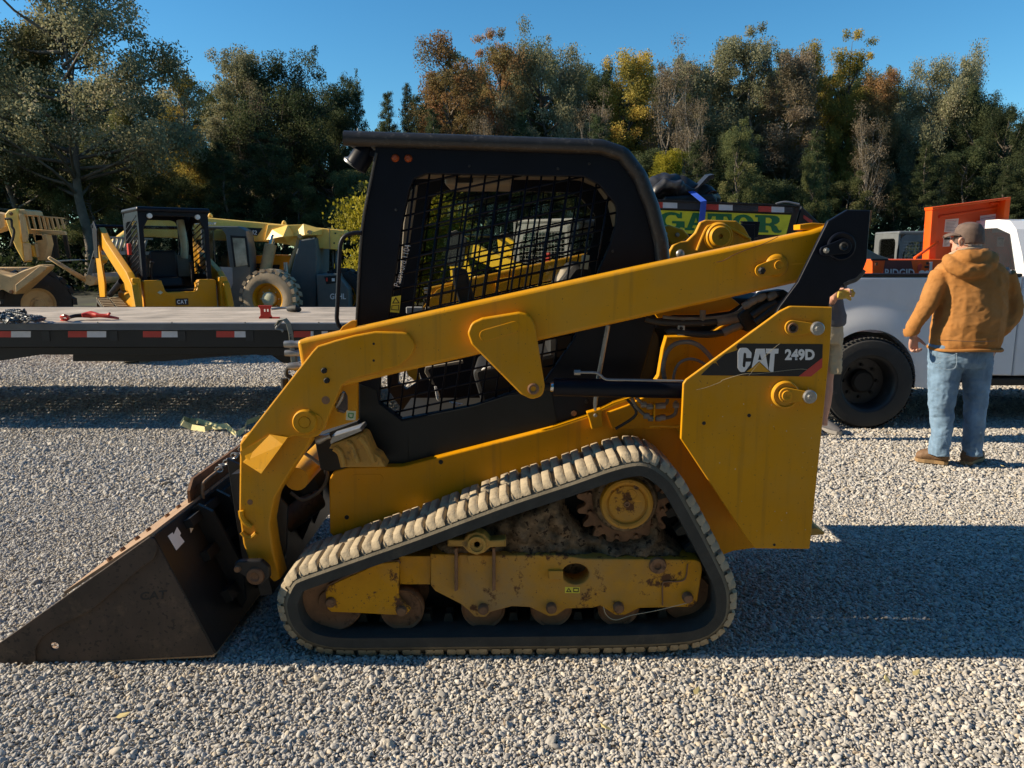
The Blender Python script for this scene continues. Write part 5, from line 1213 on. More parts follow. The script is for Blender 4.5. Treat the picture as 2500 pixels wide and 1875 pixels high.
pl('carriage_rail', Zs([(340,430),(865,465),(880,515),(345,500)]), Y9+.4, .08, M_gtan, OT, .01)
pl('carriage_plate', Zs([(430,500),(620,510),(650,640),(600,860),(500,860),(470,600)]), Y9+.3, .2, M_gtan, OT, .02, [Zs([(490,520),(545,515),(560,570),(500,580)])])
pl('carriage_post', Zs([(305,625),(375,630),(400,860),(330,880)]), Y9+.0, .1, M_gtan, OT, .01)
pl('carriage_post', Zs([(430,620),(475,640),(500,815),(460,818)]), Y9+.2, .1, M_gtan, OT, .01)
pl('tilt_link', Zs([(375,640),(430,660),(465,810),(400,812)]), Y9+.1, .08, M_yelT, OT, .01)
for u0, u1 in ((640,690), (700,745), (840,900)):
    pl('lower_bars', Zs([(u0,520),(u0+50,520),(u1+50,830),(u1,830)]), Y9+.7, .05, M_drk, OT, .004)
pl('fork_tine', Zs([(610,870),(1000,845),(1120,858),(980,868),(620,886)]), Y9+.2, .12, M_stl, OT, .004)
pl('outrigger_arm', Zs([(-300,950),(0,1035),(140,1075),(300,1000),(530,918,10),(600,925,20),(570,985),(205,1320,20),(130,1310,20),(40,1260),(-300,1265)]), Y9-.5, .35, M_gtan, OT, .02)
pl('outrigger_arm', Zs([(205,1190),(540,930),(640,945),(620,985),(210,1300)]), Y9-.56, .1, M_gtan, OT, .01)
disc('outrigger_pin', q1(16,158,1285), Y9-.5, [(0,-.03),(4,-.03),(5,.01)], M_rust, OT, 14)
wc = W(*q1(16,230,1330), Y9-.2)
wheel(OT, (wc.x, Y9+.3, .62), .62, .45, .3, M_tyre, M_gtan, face=(.75,-.65,0), lugs=18, lugd=.06)
MB().box((W(-100,700,Y9).x-2.5, Y9-.1, .5), (W(-10,700,Y9).x, Y9+1.6, 1.3), .05).build('old_chassis', M_gtan, OT)
wheel(OT, (wc.x-3, Y9-.2, .62), .62, .45, .3, M_tyre, M_gtan, lugs=18, lugd=.06)

# ================================================================ dump trailer with sign
DT = thing('dump_trailer', 'black dump trailer with a yellow and green lettered side panel', 'dump trailer', (W(1750,560,10).x, 11, 0))
Yd = 10.0; Zd = lambda pts: q(17, pts)
pl('dump_body', Zd([(-60,322),(150,330),(1495,378,6),(1445,560),(1385,800),(-60,760)]), Yd, 2.0, M_trl, DT, .01)
pl('top_rail', Zd([(-60,318),(1430,388),(1424,440),(-60,395)]), Yd-.04, .05, mat('charcoal_rail', (.03,.034,.042), .5), DT, .005)
pl('rail_cap', Zd([(-60,308),(1495,372),(1495,384),(-60,326)]), Yd-.06, 2.1, M_trl, DT, .004)
pl('slanted_gate', Zd([(1500,380),(1660,530),(1640,800),(1390,800),(1450,560)]), Yd+.15, 1.6, M_trl, DT, .01)
pl('gate_tape', Zd([(1520,460),(1600,510),(1595,545),(1518,490)]), Yd+.145, .004, M_red, DT, 0)
pl('sign_panel', Zd([(-60,408),(180,415),(1408,460),(1360,640),(-60,620)]), Yd-.012, .01, M_gyl, DT, .001)
for a, m, b, y in ((150,252,382,342),(635,755,880,362),(1112,1230,1345,380),(-60,20,100,336)):
    pl('red_tape', Zd([(a,y),(m,y+4),(m,y+55),(a,y+51)]), Yd-.043, .002, M_red, DT, 0)
    pl('white_tape', Zd([(m,y+4),(b,y+9),(b,y+58),(m,y+55)]), Yd-.043, .002, M_tape, DT, 0)
LET = {'T': ([(0,1),(1,1),(1,.62),(.88,.62),(.80,.84),(.66,.84),(.66,.14),(.8,.14),(.8,0),(.2,0),(.2,.14),(.34,.14),(.34,.84),(.2,.84),(.12,.62),(0,.62)], []),
 'A': ([(0,0),(0,.14),(.1,.14),(.36,1),(.64,1),(.9,.14),(1,.14),(1,0),(.58,0),(.58,.14),(.68,.14),(.63,.3),(.37,.3),(.32,.14),(.42,.14),(.42,0)], [[(.42,.44),(.58,.44),(.5,.74)]]),
 'O': ([(.5+.5*math.cos(t*PI/14), .5+.5*math.sin(t*PI/14)) for t in range(28)], [[(.5+.20*math.cos(t*PI/10), .5+.34*math.sin(t*PI/10)) for t in range(20)]]),
 'R': ([(0,0),(0,.14),(.1,.14),(.1,.86),(0,.86),(0,1),(.66,1),(.84,.96),(.93,.84),(.93,.66),(.84,.53),(.72,.47),(.82,.38),(.88,.2),(.94,.14),(1,.2),(1,.05),(.9,0),(.74,0),(.64,.1),(.60,.34),(.52,.4),(.4,.4),(.4,.14),(.5,.14),(.5,0)], [[(.4,.86),(.55,.86),(.63,.78),(.63,.62),(.55,.54),(.4,.54)]]),
 'G': ([(.5+.5*math.cos(math.radians(a)), .5+.5*math.sin(math.radians(a))) for a in range(50, 330, 14)]+[(1,.12),(1,.5),(.52,.5),(.52,.36),(.68,.36),(.68,.22),(.55,.14),(.42,.16)]+[(.5+.24*math.cos(math.radians(a)), .5+.34*math.sin(math.radians(a))) for a in range(240, 60, -14)]+[(.66,.84),(.74,.66),(.9,.66),(.9,1),(.84,1)], [])}
def letter(ch, c4, Y, mt, par):
    "c4: px corners ll, lr, ul, ur"
    f = lambda u, v: Vector(c4[0])*(1-u)*(1-v)+Vector(c4[1])*u*(1-v)+Vector(c4[2])*(1-u)*v+Vector(c4[3])*u*v
    o, h = LET[ch]
    return MB().plate([tuple(f(*p)) for p in o], Y, .003, 0, [[tuple(f(*p)) for p in hh] for hh in h]).build('sign_letter', mt, par)
for ch, x0, x1 in (('G',212,448),('A',450,650),('T',655,872),('O',880,1075),('R',1083,1320)):
    yt0, yt1 = 430+(x0-212)*.034, 430+(x1-212)*.034; yb0, yb1 = 590+(x0-212)*.03, 590+(x1-212)*.03
    letter(ch, Zd([(x0,yb0),(x1,yb1),(x0,yt0),(x1,yt1)]), Yd-.016, M_ggn, DT)
MB().tube([W(*q1(17,u,v), Yd+.6) for u, v in ((1270,360),(1330,345),(1380,345),(1480,365))], .015, 6).build('tarp_bow', M_stl, DT)
for wx in (-.3, -1.3): wheel(DT, (W(1750,560,10).x+wx, 10.1, .4), .4, .25, .22, M_tyre, M_ggry)
MB().box((W(1560,600,10).x, 10.2, .5), (W(1900,600,10).x, 11.8, .95), .02).build('trailer_frame', M_trl, DT)
# tarp and blue strap lying on it
tp_ = thing('rolled_tarp', 'crumpled black tarp bundled on top of the dump trailer', 'tarp', W(1650,480,10.6))
def tarp(P, r, n=22, seed=1, fl=.5):
    mb = MB(); mb.tube([W(*q1(17,u,v), Yd+d) for u, v, d in P], r, n, 8)
    for v in mb.bm.verts:
        p = v.co*6; v.co += Vector((noise.noise(p+Vector((seed,0,0))), noise.noise(p+Vector((0,seed,0))), noise.noise(p+Vector((0,0,seed)))))*.05+Vector((0,0,1))*noise.noise(v.co*14)*.025
    return mb
tarp([(60,250,.5),(180,230,.5),(280,215,.5),(400,240,.5),(520,270,.5),(650,290,.5),(745,300,.6)], [.10,.16,.19,.17,.15,.12,.05]).build('tarp_roll', M_tarp, tp_)
tarp([(130,300,.35),(250,200,.3),(320,195,.3),(380,225,.3),(450,250,.35),(560,280,.35)], [.05,.08,.09,.09,.08,.05], seed=4).build('tarp_fold', M_tarp, tp_)
for k in range(4):
    MB().strip([W(*q1(17,u,v), Yd+.4) for u, v in ((500+12*k,255+5*k),(560,205),(610+4*k,150+6*k),(650+5*k,108+8*k),(695,98+10*k))], Vector((.02,.30,.04)), .01).build('tarp_flap', M_tarp, tp_)
for k in range(5):
    MB().strip([W(*q1(17,u,v), Yd+.4+.03*k) for u, v in ((600,300-8*k),(640,262-6*k),(690,235+3*k),(715,240+6*k))], Vector((.0,.25,.05)), .012).build('tarp_flap', M_tarp, tp_)
MB().plate(Zd([(260,335),(270,290,20),(700,270,30),(742,310),(744,350)]), Yd+.25, .6, .03, seg=3).build('tarp_base', M_tarp, tp_)
P = [W(*q1(17,u,v), Yd+d) for u, v, d in ((470,222,.4),(540,275,.15),(618,338,-.075),(612,420,-.075),(603,500,-.075),(598,640,-.075))]
tag(MB().strip(P, Vector((.075,.0,.012)), .004).build('blue_strap', M_blu), 'blue ratchet strap running down over the lettered trailer side', 'strap')

# ================================================================ white pickup truck with dual rear wheels
Yk = 6.95; Zk = lambda pts: q(14, pts)
TR = thing('pickup_truck', 'white crew pickup truck with dual rear wheels, its bed behind the man', 'pickup truck', (W(2400,900,Yk).x, 7.9, 0))
wcp = W(*q1(14,244,1078), Yk); Rw = .415
cx, cz = wcp.x, Rw-.01
s4 = S(850, Yk)*.4521
RA = 262*s4
arch = [(cx+RA*math.cos(a), cz+.02+RA*1.06*math.sin(a)) for a in [PI-PI*k/24 for k in range(25)]]
zt = W(2300, 676, Yk).z; zbot = W(2300, 918, Yk).z; XB = W(1850,700,Yk).x; XS = W(*q1(14,1082,700), Yk).x
bodyp = [Vector((XB, zbot+.1)), Vector((XB, zt)), Vector((XS-.006, zt)), Vector((XS-.006, zbot))]+[Vector(p) for p in reversed(arch) if p[1] > zbot]
MB().plate2(bodyp, [], lambda x, z, d: Vector((x, Yk+d, z)), .06, .02, 4).build('truck_bed_side', M_wht_t, TR)
# flare
mb = MB(); rings = []
for k in range(33):
    a = PI+.12-(PI+.24)*k/32; r_ = []
    for i in range(9):
        t = i/8; rr = RA+.26*t; bul = .04*(math.cos(t*PI)*.5+.5)
        x = cx+rr*math.cos(a)*(1+.12*t); z = cz+.02+min(rr*1.06*math.sin(a), zt-cz-.06-(1-t)*.14)
        r_.append(mb.bm.verts.new((x, Yk-bul-.001, z)))
    r_.insert(0, mb.bm.verts.new((cx+RA*math.cos(a)*1.0, Yk+.1, cz+.02+RA*1.06*math.sin(a))))
    rings.append(r_)
for a, b in zip(rings, rings[1:]):
    for i in range(9): f = mb.bm.faces.new((a[i], b[i], b[i+1], a[i+1])); f.smooth = True
mb.build('fender_flare', M_wht_t, TR, 50)
MB().box((XB, Yk-.004, zt), (XS-.01, Yk+.12, zt+.03), .01).build('bed_rail_cap', M_trl, TR)
MB().box((XB, Yk+.1, .75), (XS, 8.85, .85)).build('bed_floor', M_trl, TR)
MB().box((XB, 8.85, .7), (XS, 8.93, zt), .02).build('truck_bed_far_side', M_wht_t, TR)
MB().box((XS-.05, Yk+.1, .8), (XS, 8.8, zt-.02), .01).build('bed_bulkhead', M_wht_t, TR)
MB().box((XB+.3, Yk+.3, .35), (XS+3, 8.6, .72), .02).build('truck_chassis', M_drk, TR)
MB().lathe((cx, Yk+.55, cz+.02), [(0,0),(RA*.99,0),(RA*.99,-.45),(RA*.97,-.45),(RA*.97,-.02)], 'Y', 40).build('wheel_well', M_drk, TR)
MB().box((XB+.1, Yk-.006, zt-.30), (XS-.02, Yk+.01, zt-.293)).build('body_crease', M_wht_t, TR)
MB().lathe((cx+.75, Yk, zt-.26), [(.075,-.001),(.08,-.004),(.083,.001)], 'Y', 24).build('fuel_door_gap', M_trl, TR)
cb = [(XS+.006,zt+.0),(XS+.006,zbot),(XS+3.2,zbot),(XS+3.2,zt)]
MB().plate2([Vector(p) for p in cb], [], lambda x, z, d: Vector((x, Yk+.01+d, z)), .06, .015, 3).build('cab_door', M_wht_t, TR)
MB().box((XS+.02, Yk+.09, zbot+.05), (XS+3.2, 8.85, zt-.02)).build('cab_body', M_wht_t, TR)
zroof = W(2460, 536, 7.5).z
mb = MB(); sect = [(Yk+.02,zt),(Yk+.10,zt+.2),(Yk+.22,zroof-.10),(Yk+.32,zroof-.02),(Yk+.5,zroof),(8.4,zroof),(8.62,zroof-.1),(8.82,zt)]
mb.extr([Vector((XS+.03, y, z)) for y, z in sect], (3.0,0,0)).build('truck_cab', M_wht_t, TR)
sct2 = [(Yk+.17,zt+.06),(Yk+.30,zroof-.14),(Yk+.5,zroof-.08),(8.35,zroof-.08),(8.5,zroof-.14),(8.66,zt+.06)]
MB().extr([Vector((XS+.022, y, z)) for y, z in sct2], (.008,0,0)).build('rear_cab_window', M_glass, TR)
MB().plate2([Vector(p) for p in fillet([(XS+.35,zt+.06,.03),(XS+.42,zroof-.14,.06),(XS+2.5,zroof-.14,.06),(XS+2.6,zt+.06,.03)])], [], lambda x, z, d: Vector((x, Yk+.02+(z-zt)*.42+d*.3, z)), .02, 0).build('side_window', M_glass, TR)
M_rimd = mat('dark_wheel_steel', (.035,.035,.037), .45, metal=.3, dirt=((.10,.09,.08), .58, 9))
def dually(y0, sgn):
    c = (cx, y0, cz)
    wheel(TR, c, Rw, .22, .25, M_tyre, M_rimd, face=(0,sgn,0), lugs=0, dish=.13, hub=.42, hubout=.02, bolts=8, mt_h=M_drk)
dually(Yk+.02, -1); dually(Yk+.34, -1); dually(8.55, 1); dually(8.85, 1)
tr_ = MB()
for k in range(64):
    a = 2*PI*k/64
    for yy in (-.07, .0, .07):
        u = Vector((math.cos(a+(.03 if yy else 0)), 0, math.sin(a+(.03 if yy else 0)))); t_v = Vector((-u.z, 0, u.x)); c = Vector((cx, Yk+.02+yy, cz)); P = []
        for rr in (Rw-.004, Rw+.007):
            for (dy_, dt) in ((-.028,-.012),(.028,-.012),(.028,.012),(-.028,.012)): P.append(c+u*rr+t_v*dt+Vector((0,dy_,0)))
        tr_.hexa(P)
tr_.build('tyre_tread', M_tyre, TR)
wheel(TR, (XS+3.0, Yk+.2, cz), Rw, .24, .25, M_tyre, M_ggry)
MB().box((XS+2.6, Yk+.05, .5), (XS+5.0, 8.85, 1.25), .08).build('truck_front', M_wht_t, TR)
MB().box((XS-.35, Yk+.05, zbot-.1), (XS+3, Yk+.2, zbot-.02), .02).build('running_board', M_trl, TR)
# orange job box with open lid
OB = thing('tool_chest', 'orange jobsite tool chest with open lid in the white truck bed', 'tool chest', W(2300,660,7.5))
Yo = 7.25
pl('chest_body', Zk([(285,405,4),(790,405),(790,640),(285,640)]), Yo, .62, M_oran, OB, .008)
pl('chest_rim', Zk([(283,402),(372,402),(375,412),(283,412)]), Yo-.015, .02, M_drk, OB, .002)
pl('dark_band', Zk([(358,412),(498,412),(512,500),(360,500),(340,500)]), Yo-.004, .004, mat('maroon_band', (.10,.025,.03), .5), OB, 0)
text_fit('RIDGID', (2000+.4521*355, 450+.4521*456, 2000+.4521*515, 450+.4521*500), Yo-.008, M_tape, OB, 'chest_lettering', bold=.02)
pl('latch_plate', Zk([(303,422),(318,422),(316,438),(303,438)]), Yo-.006, .006, M_rust, OB, .001)
pl('round_sticker', Zk(circ(556,482,18,16)), Yo-.004, .003, M_wht, OB, 0)
pl('round_sticker', Zk(circ(585,480,14,16)), Yo-.005, .003, M_wht, OB, 0)
pl('oval_sticker', Zk([(530,455),(535,435),(550,427),(556,440),(548,462),(535,470)]), Yo-.004, .003, M_red, OB, 0)
pl('white_sticker', Zk([(598,418),(612,418),(610,470),(595,470)]), Yo-.004, .003, M_wht, OB, 0)
pl('small_sticker', Zk([(570,440),(592,440),(592,452),(570,452)]), Yo-.004, .003, M_mark, OB, 0)
pl('small_sticker', Zk([(578,420),(592,420),(592,434),(578,434)]), Yo-.004, .003, M_mark, OB, 0)
Yl = Yo+.55
lid = pl('lid', Zk([(622,128,4),(1035,70,4),(1012,240),(965,600),(600,600)]), Yl, .02, M_oran, OB, .004)
pl('lid_flange', Zk([(610,140),(645,135),(628,420),(590,420)]), Yl-.13, .13, M_oran, lid, .006)
pl('lid_flange', Zk([(1008,74),(1036,72),(1005,410),(965,402)]), Yl-.13, .13, M_oran, lid, .006)
pl('lid_flange', Zk([(610,122),(1036,68),(1036,80),(612,138)]), Yl-.15, .15, M_oran, lid, .006)
pl('lid_rib', Zk([(650,170),(990,118),(990,128),(650,182)]), Yl-.02, .02, M_oran, lid, .004)
pl('lid_hook', Zk([(925,100),(975,95),(985,105),(930,110)]), Yl-.03, .02, M_oran, lid, .003)
for P, nm in (([(682,190),(754,184),(745,262),(675,258)],'paper_notice'), ([(870,170),(960,158),(945,298),(865,300)],'paper_notice'), ([(672,285),(712,283),(705,335),(667,337)],'paper_notice')):
    pp = pl(nm, Zk(P), Yl-.004, .003, M_paper, lid, 0)
    (x0,y0),(x1,y1),(x2,y2),(x3,y3) = P
    for k in range(1, 9):
        t = k/9.5
        a = (x0+(x3-x0)*t+6, y0+(y3-y0)*t); b = (x1+(x2-x1)*t-6-(k*37 % 17), y1+(y2-y1)*t)
        pl('notice_line', Zk([a, b, (b[0], b[1]+1.6), (a[0], a[1]+1.6)]), Yl-.006, .001, M_gry if k > 1 else M_red, pp, 0)
pl('notice_head', Zk([(676,288),(708,287),(706,298),(675,299)]), Yl-.007, .002, M_mark, lid, 0)
MB().tube([W(*q1(14,515,398), Yo+.2), W(*q1(14,640,312), Yl-.1)], .014, 8, 1).build('lid_stay', M_oran, OB)
tag(MB().box(W(*q1(14,258,420), 8.2), W(*q1(14,290,480), 8.2)+Vector((0,.3,0)), .02).build('yellow_case', M_brtyl), 'small bright yellow case in the truck bed left of the orange chest', 'case')
# ================================================================ trees
def leaf_mat(name, c1, c2, c3=None):
    m = bpy.data.materials.new(name); m.use_nodes = True; nt = m.node_tree; N = nt.nodes; K = nt.links; b = N['Principled BSDF']
    at = N.new('ShaderNodeAttribute'); at.attribute_name = 'tint'; oi = N.new('ShaderNodeObjectInfo')
    cr = N.new('ShaderNodeValToRGB'); e = cr.color_ramp.elements; e[0].color = (*c1,1); e[1].color = (*c2,1); e[0].position = .15; e[1].position = .8
    if c3: x = e.new(.93); x.color = (*c3,1)
    K.new(at.outputs['Fac'], cr.inputs[0])
    hs = N.new('ShaderNodeHueSaturation'); K.new(cr.outputs[0], hs.inputs['Color'])
    mr = N.new('ShaderNodeMapRange'); mr.inputs[3].default_value = .8; mr.inputs[4].default_value = 1.2; K.new(oi.outputs['Random'], mr.inputs[0]); K.new(mr.outputs[0], hs.inputs['Value'])
    K.new(hs.outputs[0], b.inputs['Base Color']); b.inputs['Roughness'].default_value = .75; b.inputs['Specular IOR Level'].default_value = .25
    tl = N.new('ShaderNodeBsdfTranslucent'); K.new(hs.outputs[0], tl.inputs[0]); mx = N.new('ShaderNodeMixShader'); mx.inputs[0].default_value = .42
    K.new(b.outputs[0], mx.inputs[1]); K.new(tl.outputs[0], mx.inputs[2]); K.new(mx.outputs[0], N['Material Output'].inputs[0])
    return m
M_bark = mat('grey_bark', (.12,.10,.08), .9, var=.35, vs=4, bump=.4, bs=12)
M_barkp = mat('pale_bark', (.22,.195,.16), .9, var=.3, vs=4, bump=.3, bs=12)
LM = {'green': leaf_mat('dull_green_leaves', (.07,.09,.035), (.17,.185,.07), (.30,.25,.11)),
      'greygreen': leaf_mat('grey_green_leaves', (.15,.155,.085), (.30,.29,.17), (.42,.36,.24)),
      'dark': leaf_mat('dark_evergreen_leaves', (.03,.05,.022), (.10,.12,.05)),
      'pine': leaf_mat('pine_needles', (.03,.055,.026), (.10,.13,.06)),
      'gold': leaf_mat('golden_leaves', (.22,.20,.05), (.45,.34,.07), (.52,.30,.08)),
      'red': leaf_mat('red_orange_leaves', (.20,.17,.065), (.38,.21,.095), (.46,.19,.12)),
      'bare': leaf_mat('sparse_brown_leaves', (.14,.12,.07), (.28,.22,.15)),
      'bright': leaf_mat('sunny_yellow_green_leaves', (.19,.20,.02), (.44,.37,.03)),
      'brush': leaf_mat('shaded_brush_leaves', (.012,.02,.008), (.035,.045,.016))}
def crown_mesh(name, clumps, per, leaf, rng, aniso=1.0):
    "clumps: (center, radius); returns a mesh of small leaf faces"
    C_, R_ = np.array([c for c, r in clumps]), np.array([r for c, r in clumps])
    w = R_**2/np.sum(R_**2); idx = rng.choice(len(R_), per, p=w)
    d = rng.normal(size=(per, 3)); d /= np.linalg.norm(d, axis=1)[:, None]
    g3 = np.clip(rng.normal(size=(per, 3)), -1.9, 1.9)*.56; ax_ = rng.uniform(.6, 1.35, (len(R_), 3))[idx]
    P = C_[idx]+g3*R_[idx][:, None]*ax_*np.array([1, 1, .8])
    nrm_ = d+rng.normal(size=(per, 3))*.7+np.array([0, 0, .25]); nrm_ /= np.linalg.norm(nrm_, axis=1)[:, None]
    a = np.cross(nrm_, rng.normal(size=(per, 3))); a /= np.linalg.norm(a, axis=1)[:, None]; b = np.cross(nrm_, a)
    s = leaf*rng.uniform(.5, 1.35, per)[:, None]
    V = np.stack([P-a*s, P-b*s*.55*aniso+a*s*.1, P+a*s, P+b*s*.6*aniso], 1).reshape(-1, 3)
    me = bpy.data.meshes.new(name); me.vertices.add(per*4); me.vertices.foreach_set('co', V.astype(np.float32).ravel())
    me.loops.add(per*4); me.loops.foreach_set('vertex_index', np.arange(per*4, dtype=np.int32)); me.polygons.add(per)
    me.polygons.foreach_set('loop_start', np.arange(0, per*4, 4, dtype=np.int32))
    me.update(calc_edges=True)
    ct = rng.uniform(0, 1, len(R_)); tint = np.clip(ct[idx]*.65+rng.uniform(0, 1, per)*.35, 0, 1)
    at = me.attributes.new('tint', 'FLOAT', 'FACE'); at.data.foreach_set('value', tint.astype(np.float32))
    return me
def limbs(mb, rng, h, r0, lean, clumps, tips, pine=False):
    top = Vector((lean[0], lean[1], h)); P = [Vector((0,0,-.1))]
    for k in range(1, 7): t = k/6; P.append(Vector((lean[0]*t**1.5+rng.normal()*.12, lean[1]*t**1.5+rng.normal()*.12, h*t*.93)))
    mb.tube(P, [r0*(1-.85*k/6) for k in range(7)], 7, 3)
    return P
def tree_mesh(kind, seed):
    rng = np.random.default_rng(seed); mb = MB(); cl = []
    h = 10.0
    if kind == 'broad':
        P = limbs(mb, rng, h*.8, .17, rng.normal(size=2)*.4, None, None)
        n = 38
        for k in range(n):
            t = rng.uniform(.32, .95); b = P[0].lerp(P[-1], t); b = Vector(b)
            an = rng.uniform(0, 2*PI); L_ = (1.2+2.3*math.sin(PI*min(1, (t-.1)/.9)**.8))*rng.uniform(.55, 1.1)
            e = b+Vector((math.cos(an)*L_, math.sin(an)*L_, rng.uniform(.5, 1.7)))
            m = b.lerp(e, .5)+Vector((rng.normal()*.15, rng.normal()*.15, -.15))
            mb.tube([b, m, e], [.055, .035, .012], 5, 3)
            for j in range(3): 
                c = m.lerp(e, rng.uniform(.3, 1.15))+Vector(rng.normal(size=3)*.3); cl.append((tuple(c), rng.uniform(.28, .62)))
                if j < 2: mb.tube([m.lerp(e, .5), c], [.014,.004], 4, 1)
        for j in range(7): c = P[-1]+Vector([float(v) for v in rng.normal(size=3)*np.array((.5,.5,.4))])+Vector((0,0,.4)); cl.append((tuple(c), rng.uniform(.4,.75)))
        for j in range(90): b = Vector(cl[rng.integers(len(cl))][0]); cl.append((tuple(b+Vector(rng.normal(size=3)*.28)), rng.uniform(.16,.36)))
        me = crown_mesh('crown', cl, 75000, .043, rng)
    elif kind == 'tall':
        P = limbs(mb, rng, h*.92, .15, rng.normal(size=2)*.3, None, None)
        for k in range(40):
            t = rng.uniform(.26, 1.0); b = Vector(P[0].lerp(P[-1], t)); an = rng.uniform(0, 2*PI)
            L_ = (.5+1.3*(1-t)**.5)*rng.uniform(.6, 1.25); e = b+Vector((math.cos(an)*L_, math.sin(an)*L_, rng.uniform(.6, 1.5)))
            mb.tube([b, b.lerp(e, .5)+Vector((0,0,-.1)), e], [.04, .028, .01], 5, 3)
            c = e+Vector(rng.normal(size=3)*.2); cl.append((tuple(c), rng.uniform(.25, .55)))
            cl.append((tuple(b.lerp(e, .6)), rng.uniform(.2, .42)))
            cl.append((tuple(e+Vector(rng.normal(size=3)*.22)), rng.uniform(.16, .34)))
        me = crown_mesh('crown', cl, 52000, .042, rng)
    elif kind == 'pine':
        P = limbs(mb, rng, h, .13, rng.normal(size=2)*.15, None, None)
        for k in range(60):
            t = .22+.78*k/60; b = Vector(P[0].lerp(P[-1], t)); an = k*2.4+rng.uniform(-.3,.3); L_ = (1.9*(1-t)+.18)*rng.uniform(.7, 1.15)
            e = b+Vector((math.cos(an)*L_, math.sin(an)*L_, .25*L_+.1)); mb.tube([b, b.lerp(e,.5)+Vector((0,0,-.05)), e], [.025,.018,.006], 4, 2)
            for s in (.5, .8, 1.0): cl.append((tuple(b.lerp(e, s)), .16+.24*(1-t)))
        me = crown_mesh('crown', cl, 40000, .055, rng, .4)
    elif kind == 'bare':
        P = limbs(mb, rng, h*.8, .13, rng.normal(size=2)*.2, None, None)
        for k in range(34):
            t = rng.uniform(.3, 1.0); b = Vector(P[0].lerp(P[-1], t)); an = rng.uniform(0, 2*PI); L_ = rng.uniform(.5, 1.3)
            e = b+Vector((math.cos(an)*L_, math.sin(an)*L_, rng.uniform(1.3, 2.6))); m = b.lerp(e, .5)+Vector((math.cos(an)*.2, math.sin(an)*.2, -.2))
            mb.tube([b, m, e], [.035, .022, .006], 5, 3)
            for j in range(5):
                s = m.lerp(e, rng.uniform(-.3, .8)); f = s+Vector(rng.normal(size=3)*.35)+Vector((0,0,.7)); mb.tube([s, f], [.010, .003], 4, 1)
            cl.append((tuple(e), rng.uniform(.3, .6)))
        me = crown_mesh('crown', cl, 9000, .04, rng)
    elif kind == 'bush':
        for k in range(26):
            an = rng.uniform(0, 2*PI); L_ = rng.uniform(0, 1.5); z = rng.uniform(.3, 2.6)*(1-.3*L_/1.5); e = Vector((math.cos(an)*L_, math.sin(an)*L_, z))
            mb.tube([(0,0,0), e*.5+Vector((0,0,.1)), e], [.04,.025,.008], 4, 2); cl.append((tuple(e), rng.uniform(.35, .7)))
        me = crown_mesh('crown', cl, 14000, .055, rng)
    bm_tmp = mb.build('trunk', M_bark, None, recalc=False); tm = bm_tmp.data; bpy.data.objects.remove(bm_tmp)
    return tm, me
TMPL = {(k, s): tree_mesh(k, s+hash_) for k, ss, hash_ in (('broad', (1,2,3,4), 10), ('tall', (1,2,3), 40), ('pine', (1,2), 70), ('bare', (1,), 90), ('bush', (1,2), 120)) for s in ss}
CM = {}
def tree(kind, var, leaf, px, ytop, Y, wid=1.0, label='', group='trees along the back of the lot', name='tree', bark=None, base=0, cat='tree'):
    tm, me = TMPL[(kind, var)]
    key = (kind, var, leaf)
    if key not in CM:
        c = me.copy(); c.materials.clear(); c.materials.append(LM[leaf]); CM[key] = c
    kb = ('t', kind, var, bark.name if bark else '')
    if kb not in CM:
        c = tm.copy(); c.materials.clear(); c.materials.append(bark or M_bark); CM[kb] = c
    p = W(px, ytop, Y); hgt = p.z-base
    nat = {'broad':9.0, 'tall':10.0, 'pine':9.9, 'bare':10.2, 'bush':3.1}[kind]
    s = hgt/nat
    o = thing(name, label, cat, (p.x, Y, base), group); o.scale = (s*wid, s*wid, s); o.rotation_euler = (0,0,random.uniform(0, 6.28))
    for nm, m in (('trunk', CM[kb]), ('crown', CM[key])):
        x = bpy.data.objects.new(nm, m); COL.objects.link(x); x.parent = o
    return o
random.seed(21)
def place(lst):
    for (kind, v, leaf, px, yt, Y, wd_, lab) in lst:
        if px > 1050 and kind in ('broad','tall'): wd_ *= .82
        nm = {'pine':'pine_tree', 'bare':'bare_tree', 'bush':'bush'}.get(kind, 'leafy_tree')
        tree(kind, v, leaf, px, yt, Y, wd_, lab, name=nm, bark=M_barkp if leaf in ('bare','greygreen') and kind != 'broad' else None, cat='bush' if kind == 'bush' else 'tree')
